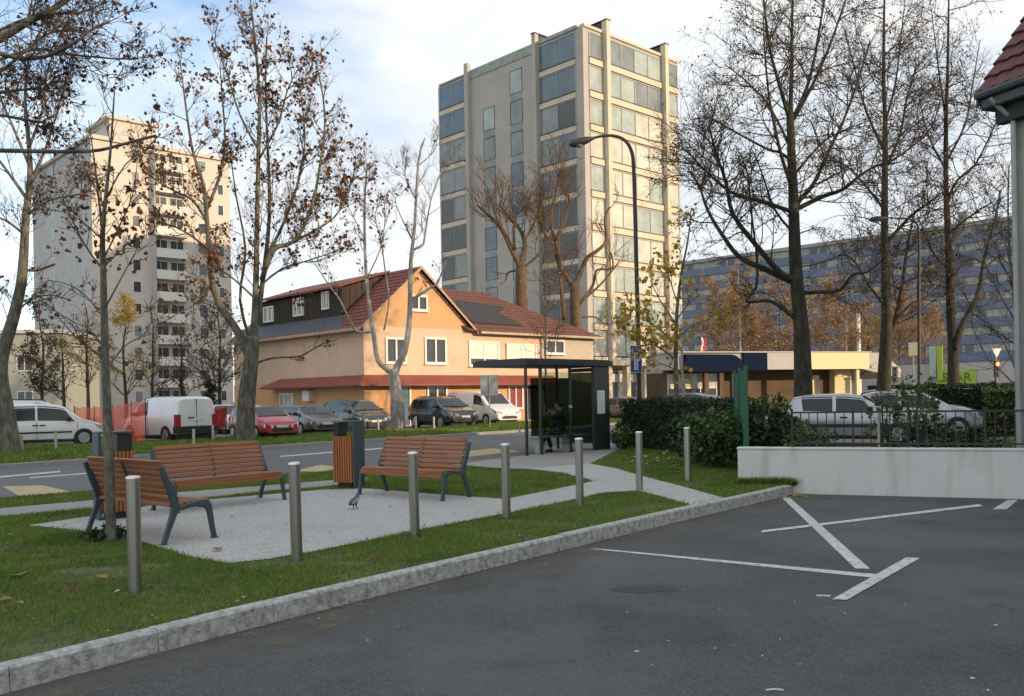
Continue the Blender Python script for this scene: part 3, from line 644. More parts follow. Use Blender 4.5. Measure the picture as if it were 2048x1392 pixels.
def tiles(mb, p00, p10, p11, p01, rows, cols, th=0.05, lift=0.035):
    p00, p10, p11, p01 = [Vector(p) for p in (p00, p10, p11, p01)]
    nrm = (p10 - p00).cross(p01 - p00).normalized()
    if nrm.z < 0: nrm = -nrm
    for r in range(rows):
        t0, t1 = r / rows, (r + 1.12) / rows
        t1 = min(t1, 1.0)
        a, b, c, d = p00.lerp(p01, t0), p10.lerp(p11, t0), p10.lerp(p11, t1), p00.lerp(p01, t1)
        for k in range(cols):
            u0, u1 = k / cols, (k + 1) / cols
            um = (u0 + u1) / 2
            q = [a.lerp(b, u0) + nrm * lift, a.lerp(b, um) + nrm * (lift + th * .6), a.lerp(b, u1) + nrm * lift, d.lerp(c, u1), d.lerp(c, um) + nrm * th * .6, d.lerp(c, u0), a.lerp(b, u0), a.lerp(b, u1)]
            mb.add(q, [(0, 1, 4, 5), (1, 2, 3, 4), (6, 7, 2, 1, 0)])
sl = (AP - EV) / (gw / 2); ov = .45
zl = EV - sl * ov
mb = MB()
tiles(mb, (-ov, -.35, zl + .08), (-ov, 3.1, zl + .08), (gw / 2, 3.1, AP + .08), (gw / 2, -.35, AP + .08), 15, 10)
tiles(mb, (-ov, 3.1, zl + .08), (-ov, dl, zl + .08), (gw * .07, dl, EV + sl * gw * .07 + .08), (gw * .07, 3.1, EV + sl * gw * .07 + .08), 3, 30)
tiles(mb, (gw + ov, dl, zl + .08), (gw + ov, -.35, zl + .08), (gw / 2, -.35, AP + .08), (gw / 2, dl, AP + .08), 15, 36)
rf = mb.build('roof', M['tile_red'], Hs)
mb = MB(); mb.add([(-ov, -.36, zl - .06), (-ov, -.36, zl + .10), (gw / 2, -.36, AP + .10), (gw / 2, -.36, AP - .08), (gw + ov, -.36, zl + .10), (gw + ov, -.36, zl - .06)], [(0, 3, 2, 1), (3, 5, 4, 2)])
mb.box(-ov - .1, -ov, -.36, dl, zl - .08, zl + .1); mb.build('barge_board', mk('barge_board', (0.42, 0.30, 0.20), .8), rf)
mb = MB(); mb.add([(-ov + .05, -.3, zl + .02), (-ov + .05, dl, zl + .02), (gw * .12, dl, EV + sl * gw * .12 + .14), (gw * .12, 3.1, EV + sl * gw * .12 + .14), (-ov + .05, 1.2, zl + .14)], [(0, 1, 2, 3, 4)])
mb2 = MB(); mb2.add([(-ov, 1.4, zl + .15), (-ov, dl, zl + .15), (gw * .075, dl, EV + sl * gw * .075 + .17), (gw * .075, 3.0, EV + sl * gw * .075 + .17)], [(0, 1, 2, 3)]); mb2.build('lower_roof_strip', M['sheet_grey'], rf)
# dormer
de = dl - 2.6
xs = gw * .075; zd0 = EV + sl * xs + .05; zd1 = 8.15; xt = gw * .5
mb = MB(); mb.add([(xs, 3.05, zd0), (xs, de, zd0), (xs, de, zd1), (xs, 3.05, zd1), (xt, 3.05, AP), (xt, de, AP), (xt, de, zd0), (xt, 3.05, zd0)], [(0, 3, 2, 1), (0, 7, 4, 3), (1, 2, 5, 6)])
n_ = 34
for i in range(n_):
    y = 3.12 + i * (de - 3.2) / n_; mb.box(xs - .03, xs, y, y + .05, zd0, zd1 - .02)
for i in range(8):
    x = xs + .12 + i * .42; mb.box(x, x + .05, 3.02, 3.05, EV + sl * x + .03, zd1 + (AP - zd1) * (x - xs) / (xt - xs))
dm = mb.build('dormer', M['timber_dark'], Hs)
mb = MB(); mb.add([(xs - .35, 2.8, zd1 - .02), (xs - .35, de + .2, zd1 - .02), (xt, de + .2, AP + .1), (xt, 2.8, AP + .1), (xs - .35, 2.8, zd1 + .1), (xs - .35, de + .2, zd1 + .1), (xt, de + .2, AP + .2), (xt, 2.8, AP + .2)], [(0, 1, 2, 3), (4, 7, 6, 5), (0, 4, 5, 1), (0, 3, 7, 4), (1, 5, 6, 2)]); mb.build('dormer_roof', M['tile_red'], dm)
for px, hw, za, zb in ((652, .32, 7.1, 8.0), (598, .55, 6.95, 7.9), (538, .6, 6.85, 7.7)):
    y = along((O[0] + E1[0] * xs, O[1] + E1[1] * xs), E2, px, 7.4)
    window(dm, 'left', y - hw, y + hw, za, zb, M['pane_pale'], M['white_frame'], 2 if hw > .4 else 1, .09, xs, .08)
# wing roof (hipped)
hx = along((O[0] + E2[0] * wd / 2, O[1] + E2[1] * wd / 2), E1, 962, RZ)
mb = MB(); s2 = (RZ - EV) / (wd / 2); ze = EV - s2 * ov
tiles(mb, (gw - .4, -ov, ze + .08), (wl + ov, -ov, ze + .08), (hx, wd / 2, RZ), (gw * .5, wd / 2, RZ), 13, 34)
tiles(mb, (wl + ov, -ov, ze + .08), (wl + ov, wd + ov, ze + .08), (hx, wd / 2 + .01, RZ), (hx, wd / 2, RZ), 13, 16)
tiles(mb, (wl + ov, wd + ov, ze + .08), (gw - .4, wd + ov, ze + .08), (gw * .5, wd / 2, RZ), (hx, wd / 2, RZ), 13, 34)
wr = mb.build('wing_roof', mk('dull_roof_tile', (0.125, 0.056, 0.043), 0.8, var=0.4, scale=7, bump=0.3, dirt=((0.085, 0.05, 0.042), 1.1, 0.7)), Hs)
def sl_pt(x, y): return (x, y, EV + s2 * y + .19)
mb = MB(); mb.poly([sl_pt(gw + .5, .25), sl_pt(along(O, E1, 1052, 6), .2), sl_pt(along(O, E1, 1030, 6), 1.6), sl_pt(hx + .4, 2.3), sl_pt(gw + 1.4, 2.7), sl_pt(gw + .1, 1.9)]); mb.build('felt_patch', M['bitumen'], wr)
mb = MB(); mb.box(gw + .46, wl + ov, -ov - .12, -ov + .02, ze - .06, ze + .08); mb.build('gutter', mk('gutter', (.42, .33, .24), .6), wr)
mb = MB(); mb.box(xan - .04, xan + .04, -.12, -.03, 0.2, EV - .3); mb.build('downpipe', M['pole_galv'], Hs)
# awning roof
az0, az1, apj = 2.42, 2.95, 1.0
ya = along(O, E2, 552, 2.7); xa = along(O, E1, 1105, 2.7)
mb = MB()
mb.add([(-.03, -.03, az1), (-apj, -apj, az0), (xa, -apj, az0), (xa, -.03, az1), (-apj, ya + .3, az0), (-.03, ya - .6, az1),
        (-apj, -apj, az0 - .1), (xa, -apj, az0 - .1), (-apj, ya + .3, az0 - .1), (-.03, -.03, az0 - .1), (xa, -.03, az0 - .1), (-.03, ya + .3, az0 - .1)],
       [(0, 1, 2, 3), (0, 5, 4, 1), (1, 6, 7, 2), (1, 4, 8, 6), (6, 9, 10, 7), (6, 8, 11, 9), (5, 11, 8, 4), (3, 2, 7, 10)])
for i in range(26):
    t = i / 25; x = t * xa
    mb.box(x - .015, x + .015, -apj, -apj + .02, az0 - .1, az0 + .02)
mb.build('awning', M['sheet_red'], Hs)
def hwin(px0, px1, y0, y1, kind, D_=None):
    u0 = along(O, E1, px0, 4); u1 = along(O, E1, px1, 4); Dm = O[1] + E1[1] * (u0 + u1) / 2; pm = (px0 + px1) / 2; hor = CYP - math.tan(ROLL) * (pm - CXP)
    z0 = CAMH + (hor - y1) * Dm / FPX; z1 = CAMH + (hor - y0) * Dm / FPX
    if kind == 'shut':
        w = window(Hs, 'front', u0, u1, z0, z1, M['pane_dark'], M['white_frame'], 2, .12, 0, .09, sill=M['white_frame'])
        ms = MB()
        for i in range(14): fb(ms, 'front', u0, u1 - .02, .016, .05 + .006 * (i % 2), z0 + .35 + i * (z1 - z0 - .35) / 14, z0 + .35 + (i + 1) * (z1 - z0 - .35) / 14 - .004)
        ms.build('roller_shutter', M['shutter'], w)
    else: window(Hs, 'front', u0, u1, z0, z1, M['pane_dark'], M['white_frame'], 2, .12, 0, .09, sill=M['white_frame'])
hwin(774, 809, 679, 723, 'open'); hwin(852, 889, 679, 724, 'open')
hwin(940, 995, 686, 729, 'shut'); hwin(1015, 1070, 691, 729, 'shut')
hwin(823, 853, 594, 618, 'open'); hwin(1093, 1126, 683, 705, 'open')
def gwin(px0, px1, z0, z1, pane, n=1, name='window'):
    u0 = along(O, E1, px0, 1.5); u1 = along(O, E1, px1, 1.5); window(Hs, 'front', u0, u1, z0, z1, pane, M['white_frame'], n, .12, -.03 * 0, .12, name=name, pd=.05)
gwin(800, 817, .05, 2.25, M['pane_blue'], 1, 'door'); gwin(856, 890, .9, 2.25, M['pane_dark'], 2); gwin(1018, 1042, .9, 2.2, mk('red_curtain', (.25, .05, .05), .7), 2); gwin(1053, 1075, .05, 2.25, M['pane_dark'], 1, 'door')
y0_, y1_ = along(O, E2, 588, 1.5), along(O, E2, 564, 1.5)
window(Hs, 'left', y0_, y1_, .6, 1.95, M['pane_pale'], M['white_frame'], 3, .12, -.03, .1)
ms = MB(); yv = along(O, E2, 630, 2); ms.box(-.42, -.03, yv, yv + .8, 1.55, 2.15); ms.box(-.44, -.42, yv + .1, yv + .7, 1.6, 2.1); ms.build('air_conditioner', M['white_frame'], Hs)
# ------------------------------------------------------------------ blue slab block
A0 = at(1360, 780, 201); B0 = at(2120, 775, 149)
vec = (B0 - A0); ln = vec.xy.length; ang = math.atan2(vec.y, vec.x)
T = empty('slab_block', (A0.x, A0.y, 0), ang, 'long blue panelled slab block with rows of windows behind the bare trees', 'apartment block')
SZ = CAMH + (787 - 531) * 201 / FPX
mb = MB(); mb.box(-4, ln + 20, .3, 14, 0, SZ); mb.build('wall', M['slab_grey'], T)
mb = MB(); mb.box(-4.3, ln + 20, -.2, 14, SZ, SZ + .7); mb.build('roof_edge', M['slab_grey'], T)
nf = 9; fl = (SZ - 3.4) / nf
for k in range(nf):
    z = 3.4 + fl * k
    mb = MB(); mb.box(-4, ln + 20, 0, .3, z, z + fl * .52); mb.build('blue_panel', M['slab_blue'], T)
    for i in range(8):
        a = -4 + (ln + 24) * i / 8; bnd = MB(); bnd.mi = 0; bnd.box(a, a + (ln + 24) / 8 - .3, .22, .295, z + fl * .54, z + fl * .97)
        nn = 6
        for j in range(nn):
            q = rg.random()
            if q < .75:
                bnd.mi = 1 if q < .42 else 2; u = a + (ln + 24) / 8 * j / nn; bnd.box(u + .2, u + (ln + 24) / 8 / nn - .4, .16, .218, z + fl * .56, z + fl * .95)
        bnd.build('window_band', [M['pane_grey'], mk('curtain_warm', (0.34, 0.325, 0.26), .6) if 'curtain_warm' not in bpy.data.materials else bpy.data.materials['curtain_warm'], M['pane_dark']], T)  # curtain tone muted for the same distance haze
mb = MB(); mb.box(ln * .78, ln * .80, 3, 5, SZ + .7, SZ + 3.2); mb.build('chimney', M['slab_grey'], T)
# ------------------------------------------------------------------ low shop with navy fascia
A0 = at(1352, 785, 55); B0 = at(1738, 780, 60); vec = B0 - A0; ln = vec.xy.length; ang = math.atan2(vec.y, vec.x)
T = empty('shop_pavilion', (A0.x, A0.y, 0), ang, 'flat-roofed low shop with navy blue and pale fascia on columns', 'shop')
def su(px): return along((A0.x, A0.y), (math.cos(ang), math.sin(ang)), px, 3)
FZ0, FZ1 = 3.02, 4.12
mb = MB(); mb.box(.8, ln, 2.2, 3, 0, FZ0 + .045); mb.box(3.4, ln, 3.003, 10, 0, FZ0 + .045); mb.build('wall', M['brown_wall'], T)
mb = MB(); mb.box(0, ln, .1, 3, FZ0 + .05, FZ1 - .02); mb.box(3.4, ln, 3.003, 10, FZ0 + .05, FZ1 - .02); mb.box(-.1, ln + .2, -.1, 3, FZ1 - .02, FZ1 + .06); mb.box(3.4, ln + .2, 3.003, 10, FZ1 - .02, FZ1 + .06); mb.build('roof', M['grey_fascia'], T)
u1, u2, u3, u4 = su(1368), su(1477), su(1534), su(1594)
mb = MB(); pts = [(u1, FZ0 - .1), (u2 + .3, FZ0 - .1)] + [(u2 + .3 - 1.0 * (1 - math.cos(a * .1571)), FZ0 - .1 + 1.05 * math.sin(a * .1571)) for a in range(1, 11)] + [(u1, FZ1 - .12)]
mb.add([(p[0], -.25, p[1]) for p in pts] + [(p[0], .1, p[1]) for p in pts], [tuple(range(len(pts)))] + [(i, i + len(pts), (i + 1) % len(pts) + len(pts), (i + 1) % len(pts)) for i in range(len(pts))])
mb.build('navy_sign', M['navy'], T)
mb = MB(); mb.box(u2 + .35, u3, -.06, .1, FZ0 - .05, FZ1 - .03); mb.build('navy_fascia', M['navy'], T)
mb = MB(); mb.box(u3 + .003, u4, -.06, .1, FZ0, FZ1 - .03); mb.build('shaded_fascia', M['grey_fascia'], T)  # grey colour stands in for tree shade on the white fascia
mb = MB(); mb.box(u4 + .003, ln, -.08, .1, FZ0, FZ1 - .03); mb.build('sunlit_fascia', M['sunlit_fascia'], T)  # same white fascia in its sun-yellowed colour
for px in (1415, 1445, 1470): 
    u = su(px); mb = MB(); mb.box(u - .15, u + .15, .1, .4, 0, FZ0 + .05); mb.build('column', M['brown_wall'], T)
for px in (1612, 1718):
    u = su(px); mb = MB(); mb.box(u - .12, u + .12, .1, .35, 0, FZ0 + .05); mb.build('column', M['sunlit_fascia'], T)
window(T, 'front', su(1660), su(1680), .9, 2.6, M['sunlit_fascia'], M['white_frame'], 1, .06, 2.2, .05)
window(T, 'front', su(1372), su(1470), 2.0, 2.8, M['pane_pale'], M['white_frame'], 4, .06, 2.2, .05)
window(T, 'front', su(1372), su(1470), .4, 1.9, M['pane_dark'], M['white_frame'], 3, .06, 2.2, .05)
mb = MB(); mb.box(su(1702), ln - .05, 1.6, 2.19, 0, FZ0); mb.build('sunlit_wall', M['sunlit_fascia'], T)
# end wing falling to the right
mb = MB(); mb.add([(ln + .01, .5, 3.0), (ln + 3.2, .5, 2.4), (ln + 3.2, .5, 3.0), (ln + 1.6, .5, FZ1), (ln + .01, .5, FZ1), (ln + .01, 8, 3.0), (ln + 3.2, 8, 2.4), (ln + 3.2, 8, 3.0), (ln + 1.6, 8, FZ1), (ln + .01, 8, FZ1)], [(0, 1, 2, 3, 4), (2, 7, 8, 3), (3, 8, 9, 4), (1, 6, 7, 2), (0, 5, 6, 1)]); mb.build('side_roof', M['grey_fascia'], T)  # white end wing coloured grey for the shade lying on it
# ------------------------------------------------------------------ market hall at far right
A0 = at(1735, 778, 80); B0 = at(2090, 775, 72); vec = B0 - A0; ln = vec.xy.length; ang = math.atan2(vec.y, vec.x)
T = empty('market_hall', (A0.x, A0.y, 0), ang, 'grey flat market hall with lime green sign behind the hedge', 'shop')
mb = MB(); mb.box(0, ln, 0, 20, 0, 2.0); mb.build('wall', M['pane_dark'], T)
mb = MB(); mb.box(-.3, ln + 8, -.6, 20, 2.0, 3.7); mb.build('fascia', M['grey_fascia'], T)
def mu(px): return along((A0.x, A0.y), (math.cos(ang), math.sin(ang)), px, 3)
mb = MB(); mb.box(mu(1878), mu(1955), -.75, -.61, 2.0, 3.1); sg = mb.build('sign_board', M['lime'], T)
def text(s, size, mat, M4, parent=None, name='lettering', ext=0.004, sx=1.0):
    cu = bpy.data.curves.new(name, 'FONT'); cu.body = s; cu.size = size; cu.extrude = ext; cu.align_x = 'CENTER'; cu.align_y = 'CENTER'
    ob = bpy.data.objects.new(name, cu); COL.objects.link(ob)
    dg = bpy.context.evaluated_depsgraph_get(); me = bpy.data.meshes.new_from_object(ob.evaluated_get(dg)); bpy.data.objects.remove(ob); bpy.data.curves.remove(cu)
    o2 = bpy.data.objects.new(name, me); COL.objects.link(o2); me.materials.clear(); me.materials.append(mat)
    if parent: o2.parent = parent
    o2.matrix_local = M4 @ Matrix.Scale(sx, 4, (1, 0, 0)); return o2
RX = Matrix.Rotation(R(90), 4, 'X')
text('SPAR', 1.0, mk('sign_letter', (.06, .12, .03), .6), Matrix.Translation(((mu(1878) + mu(1955)) / 2, -.77, 2.5)) @ RX, sg)
mb = MB(); mb.box(mu(1879), mu(1890), -.95, -.80, 2.3, 5.2); tag(mb.build('banner', M['lime'], T))
mb = MB(); mb.box(mu(1864), mu(1876), -.95, -.80, 2.6, 5.2); mb.build('banner', mk('mint_banner', (.35, .48, .40), .7), T)
# ------------------------------------------------------------------ old house at the right edge
wc = Vector((at(2031, 600, 15.1).x, 15.1))
T = empty('corner_house', (wc.x, wc.y, 0), R(-67), 'old grey rendered house with brown tiled hip roof at the end of the white wall', 'house')
# local x runs along the facade towards the camera's right, y into the house
FW, FD = 32.0, 11.0; EZ = 6.52  # unseen length drawn out past the frame to shade the foreground
hh = FD / 2; rz = EZ + 7.3; o1 = .36
mb = MB(); mb.box(0, FW, 0, FD, -.2, EZ); mb.add([(0, 0, EZ), (0, FD, EZ), (0, hh, rz - .25), (FW, 0, EZ), (FW, FD, EZ), (FW, hh, rz - .25)], [(0, 2, 1), (3, 4, 5), (0, 3, 5, 2), (1, 2, 5, 4)]); mb.build('wall', M['render_old'], T)
mb = MB(); mb.box(-.05, FW + .05, -.05, FD + .05, -.25, .25); mb.build('plinth', M['grey_fascia'], T)
ez = EZ + .02
mb = MB(); mb.box(-.30, FW + .3, -o1, -.003, ez - .24, ez); mb.box(-.16, FW + .16, -.2, -.003, ez - .50, ez - .242); mb.build('eaves', M['soffit'], T)
mb = MB(); mb.tube([(-.34, -o1 - .06, ez + .0), (FW + .3, -o1 - .06, ez + .0)], .07, 8); mb.box(-.31, FW + .31, -o1 - .012, -o1 - .002, ez - .22, ez - .08); mb.build('gutter', M['sheet_grey'], T)
mb = MB()
tiles(mb, (-.36, -o1 - .05, ez + .02), (FW + .36, -o1 - .05, ez + .02), (FW + .36, hh, rz), (-.36, hh, rz), 26, 130, .05, .05)
tiles(mb, (FW + .36, FD + o1, ez + .02), (-.36, FD + o1, ez + .02), (-.36, hh, rz), (FW + .36, hh, rz), 26, 130, .05, .05)
rf2 = mb.build('roof', M['tile_old'], T)
mb = MB(); mb.add([(-.35, -o1 - .05, ez - .20), (-.35, -o1 - .05, ez + .0), (-.35, hh, rz - .02), (-.35, hh, rz - .25), (-.30, -o1 - .05, ez - .20), (-.30, -o1 - .05, ez + .0), (-.30, hh, rz - .02), (-.30, hh, rz - .25)], [(0, 1, 2, 3), (7, 6, 5, 4), (0, 3, 7, 4), (0, 4, 5, 1)])
mb.add([(-.35, FD + o1, ez - .20), (-.35, FD + o1, ez + .0), (-.35, hh, rz - .02), (-.35, hh, rz - .25)], [(3, 2, 1, 0)]); mb.build('barge_board', M['soffit'], rf2)
mb = MB(); mb.tube([(.10, -.10, -.1), (.10, -.10, ez - .5), (-.1, -.4, ez - .1)], .05, 10); mb.cyl(.10, -.10, 1.2, 1.27, .065, 10); mb.build('downpipe', M['pole_galv'], T)
for i in range(9):
    for zz in (1.0, 3.6): window(T, 'front', 3 + i * 3.2, 4.1 + i * 3.2, zz, zz + 1.5, M['pane_dark'], M['white_frame'], 2, .08, 0, .05)
# added house block, unseen outside the frame, placed to shade the square
T = empty('added_shade_block', (24, 4, 0), R(-60), 'unseen grey house block added outside the frame to shade the square', 'house')
mb = MB(); mb.box(-14, 12, 0, 12, 0, 10.5); mb.build('wall', M['render_old'], T)
mb = MB(); tiles(mb, (-14.6, -.6, 10.4), (12.6, -.6, 10.4), (12.6, 6, 14.5), (-14.6, 6, 14.5), 20, 40); tiles(mb, (12.6, 12.6, 10.4), (-14.6, 12.6, 10.4), (-14.6, 6, 14.5), (12.6, 6, 14.5), 20, 40)
mb.add([(-14, 0, 10.5), (-14, 12, 10.5), (-14, 6, 14.4), (12, 0, 10.5), (12, 12, 10.5), (12, 6, 14.4)], [(0, 1, 2), (3, 5, 4)]); mb.build('roof', M['tile_old'], T)
#PART3
# ------------------------------------------------------------------ trees
def rvec(rg): 
    while True:
        v = Vector((rg.uniform(-1, 1), rg.uniform(-1, 1), rg.uniform(-1, 1)))
        if .01 < v.length < 1: return v.normalized()
def smooth_line(P, R_, sub=3):
    n = len(P); out = []; ro = []
    for i in range(n - 1):
        p0 = P[max(0, i - 1)]; p1 = P[i]; p2 = P[i + 1]; p3 = P[min(n - 1, i + 2)]
        for k in range(sub):
            t = k / sub; t2 = t * t; t3 = t2 * t
            out.append(.5 * ((2 * p1) + (p2 - p0) * t + (2 * p0 - 5 * p1 + 4 * p2 - p3) * t2 + (3 * p1 - p0 - 3 * p2 + p3) * t3)); ro.append(R_[i] + (R_[i + 1] - R_[i]) * t)
    out.append(P[-1]); ro.append(R_[-1]); return out, ro
LEAF4 = np.array([(0, 0), (.32, .45), (0, 1), (-.32, .45)])
LEAF9 = np.array([(0, 0), (.18, .22), (.5, .3), (.3, .55), (.28, .82), (0, 1.0), (-.3, .78), (-.28, .5), (-.5, .33), (-.17, .2)])
def leaves(name, pts, size, mat, parent, seed, shape=LEAF4, origin=(0, 0, 0), droop=0.5):
    n = len(pts)
    if n == 0: return None
    rs_ = np.random.RandomState(seed); P = np.array([tuple(p) for p in pts]) - np.array(tuple(origin))
    d = rs_.normal(size=(n, 3)); d[:, 2] -= droop; d /= np.linalg.norm(d, axis=1, keepdims=True)
    r = rs_.normal(size=(n, 3)); u = np.cross(d, r); u /= np.maximum(np.linalg.norm(u, axis=1, keepdims=True), 1e-6)
    w = np.cross(d, u)
    sz = size * (.6 + .8 * rs_.rand(n)); k = len(shape)
    curl = (np.abs(shape[:, 0]) * .35)
    V = P[:, None, :] + sz[:, None, None] * (shape[None, :, 0, None] * u[:, None, :] + shape[None, :, 1, None] * d[:, None, :] + curl[None, :, None] * w[:, None, :])
    return npmesh(name, V.reshape(-1, 3), np.arange(n * k).reshape(-1, k), mat, parent, k=k)
class Tree:
    def __init__(s, name, base, label, cat, bark_m, twig_m, seed, group=None):
        s.o = empty(name, base, 0, label, cat, group); s.b = Vector(base); s.tr = MB(); s.tw = MB(); s.lp = []; s.rg = random.Random(seed); s.bm = bark_m; s.tm = twig_m; s.seed = seed; s.lf = .22; s.den = .8; s.upk = 1; s.spk = 1; s.Lk = 1
    def limb(s, pix, D, r0, r1, side=(0.25, 1.0), nside=10, Ls=1.6, lv=2, jit=0.25, depth=0.0, up=0.35, n=7, leafp=0.0, sub=3, spread=1.0, rpow=1.0):
        """pix: list of (px, py) or (px, py, dz); depth: metres the tip swings away from / towards the camera"""
        rg = s.rg; m = len(pix); P = []; Rr = []
        for i, q in enumerate(pix):
            f = i / (m - 1); dd = depth * f ** 1.2 + (rg.uniform(-jit, jit) if 0 < i else 0)
            P.append(at(q[0], q[1], D + dd) - s.b); Rr.append(r0 + (r1 - r0) * f ** rpow)
        P, Rr = smooth_line(P, Rr, sub)
        s.tr.tube(P, Rr, n)
        if nside: s.sides(P, Rr, side, nside, Ls, lv, up, leafp, spread)
        return P
    def sides(s, P, Rr, side, nside, Ls, lv, up, leafp, spread=1.0):
        rg = s.rg; k = len(P); up *= s.upk; spread *= s.spk; Ls *= s.Lk
        for _ in range(max(1, int(nside * s.den))):
            f = side[0] + (side[1] - side[0]) * rg.random() ** .8
            i = min(k - 2, int(f * (k - 1))); t = f * (k - 1) - i; p = P[i].lerp(P[i + 1], t)
            d = (P[i + 1] - P[i]).normalized(); a = rvec(rg); a = (a - d * a.dot(d)).normalized()
            ang = R(rg.uniform(30, 65)) * spread
            q = (d * math.cos(ang) + a * math.sin(ang)); q.z += up * rg.random(); q.normalize()
            s.grow(p, q, Ls * rg.uniform(.55, 1.25) * (1.15 - .4 * f), min(Rr[i] * .6, .007 + .010 * Ls), lv, up, leafp)
    def grow(s, p, d, Ln, r, lv, up, leafp):
        rg = s.rg; n = 5 if lv > 0 else 3; pts = [p.copy()]; q = p.copy(); dd = d.copy()
        for i in range(n):
            dd = (dd + rvec(rg) * .28 + Vector((0, 0, up * .16))).normalized(); q = q + dd * (Ln / n); pts.append(q.copy())
        rr = [max(.0035, r * (1 - .75 * i / n)) for i in range(n + 1)]
        s.tw.tube(pts, rr, 4 if r > .015 else 3, cap=False)
        if leafp:
            for i in range(1, n + 1):
                if rg.random() < leafp * s.lf:
                    for _ in range(rg.choice((1, 1, 2, 3))): s.lp.append(pts[i] + rvec(rg) * .12)
        if lv > 0:
            for _ in range(rg.randint(4, 6)):
                f = rg.uniform(.25, 1); i = min(n - 1, int(f * n)); b = pts[i].lerp(pts[i + 1], f * n - i)
                ddn = (pts[i + 1] - pts[i]).normalized(); a = rvec(rg); a = (a - ddn * a.dot(ddn)).normalized(); ang = R(rg.uniform(28, 60))
                nd = ddn * math.cos(ang) + a * math.sin(ang); nd.z += up * .25; nd.normalize()
                s.grow(b, nd, Ln * rg.uniform(.4, .65), r * .55, lv - 1, up, leafp)
    def done(s, leaf_m=None, size=.12, shape=LEAF4, clusters=None, trim=None):
        s.tr.build('trunk', s.bm, s.o, smooth=180)
        tw = s.tw.build('branches', s.tm, s.o) if s.tw.n else None
        if clusters:
            for (px, py, D, rad, cnt) in clusters:
                c = at(px, py, D) - s.b
                for _ in range(cnt):
                    v = Vector((s.rg.gauss(0, 1), s.rg.gauss(0, 1), s.rg.gauss(0, 1))) * rad * .55; s.lp.append(c + v)
        if s.lp and leaf_m: leaves('crown', s.lp, size, leaf_m, s.o, s.seed, shape)
        return s.o
def gb(px, py): v = gnd(px, py); return (v.x, v.y, v.z)
# big dark plane on the right
D = 31.0; b = at(1606, 815, D)
t = Tree('plane_tree', (b.x, b.y, 0), 'largest dark plane tree with thick trunk behind the silver parked car', 'tree', M['bark_dark'], M['twig'], 21, 'bare plane trees on the right'); t.den = 1.15; t.lf = .55; t.upk = .45; t.spk = 1.3; t.Lk = 1.12
t.limb([(1606, 815), (1606, 760), (1604, 690), (1601, 640), (1593, 560), (1589, 480), (1587, 400), (1583, 310), (1580, 222)], D, .34, .12, (.35, 1), 16, 1.8, 2, .05, 0, .5, 12, .12)
for (pix, r0, r1, dep, ns, Ls) in [
    ([(1580, 230), (1583, 150), (1584, 60), (1586, -60)], .09, .03, .5, 16, 1.6),
    ([(1578, 235), (1556, 160), (1538, 90), (1522, -50)], .08, .03, -1, 16, 1.7),
    ([(1585, 240), (1612, 180), (1630, 110), (1655, -40)], .08, .03, 1, 16, 1.7),
    ([(1588, 238), (1625, 170), (1660, 90), (1705, -40)], .07, .025, -1, 14, 1.6),
    ([(1594, 562), (1560, 545), (1512, 490), (1466, 429), (1452, 365), (1430, 300), (1418, 250)], .12, .025, -2.5, 24, 1.9),
    ([(1594, 568), (1534, 540), (1480, 515), (1444, 469), (1415, 420), (1398, 370), (1375, 335)], .12, .022, 1.5, 22, 1.8),
    ([(1588, 425), (1527, 404), (1484, 393), (1448, 375), (1405, 335), (1372, 300)], .08, .02, -3, 20, 1.7),
    ([(1590, 420), (1645, 393), (1685, 379), (1721, 350), (1757, 330), (1800, 325)], .09, .02, -1.5, 18, 1.7),
    ([(1589, 425), (1598, 402), (1627, 368), (1654, 310), (1687, 241), (1719, 153), (1740, 80)], .10, .022, 1.5, 22, 1.8),
    ([(1600, 648), (1582, 630), (1541, 602), (1493, 603), (1512, 575), (1514, 520), (1505, 444), (1494, 343), (1470, 290)], .08, .018, -.5, 10, .9),
    ([(1606, 586), (1640, 584), (1681, 580), (1703, 551), (1735, 544), (1765, 520)], .08, .02, -1, 12, 1.2),
    ([(1586, 325), (1560, 305), (1534, 298), (1465, 261), (1421, 237), (1380, 240)], .06, .016, 1.5, 18, 1.6),
    ([(1586, 380), (1565, 320), (1550, 257), (1538, 193), (1530, 110), (1526, 24)], .07, .02, -2, 18, 1.6),
    ([(1583, 300), (1540, 215), (1490, 160), (1450, 130)], .05, .015, 1, 16, 1.5),
    ([(1590, 470), (1550, 420), (1525, 350), (1505, 300)], .05, .015, -2, 12, 1.3),
    ([(1588, 350), (1640, 290), (1680, 265), (1740, 250)], .05, .015, 1, 14, 1.5)]:
    t.limb(pix, D, r0, r1, (.2, 1), ns, Ls, 2, .25, dep, .4, 7, .16)
t.done(M['leaf_brown'], .085)
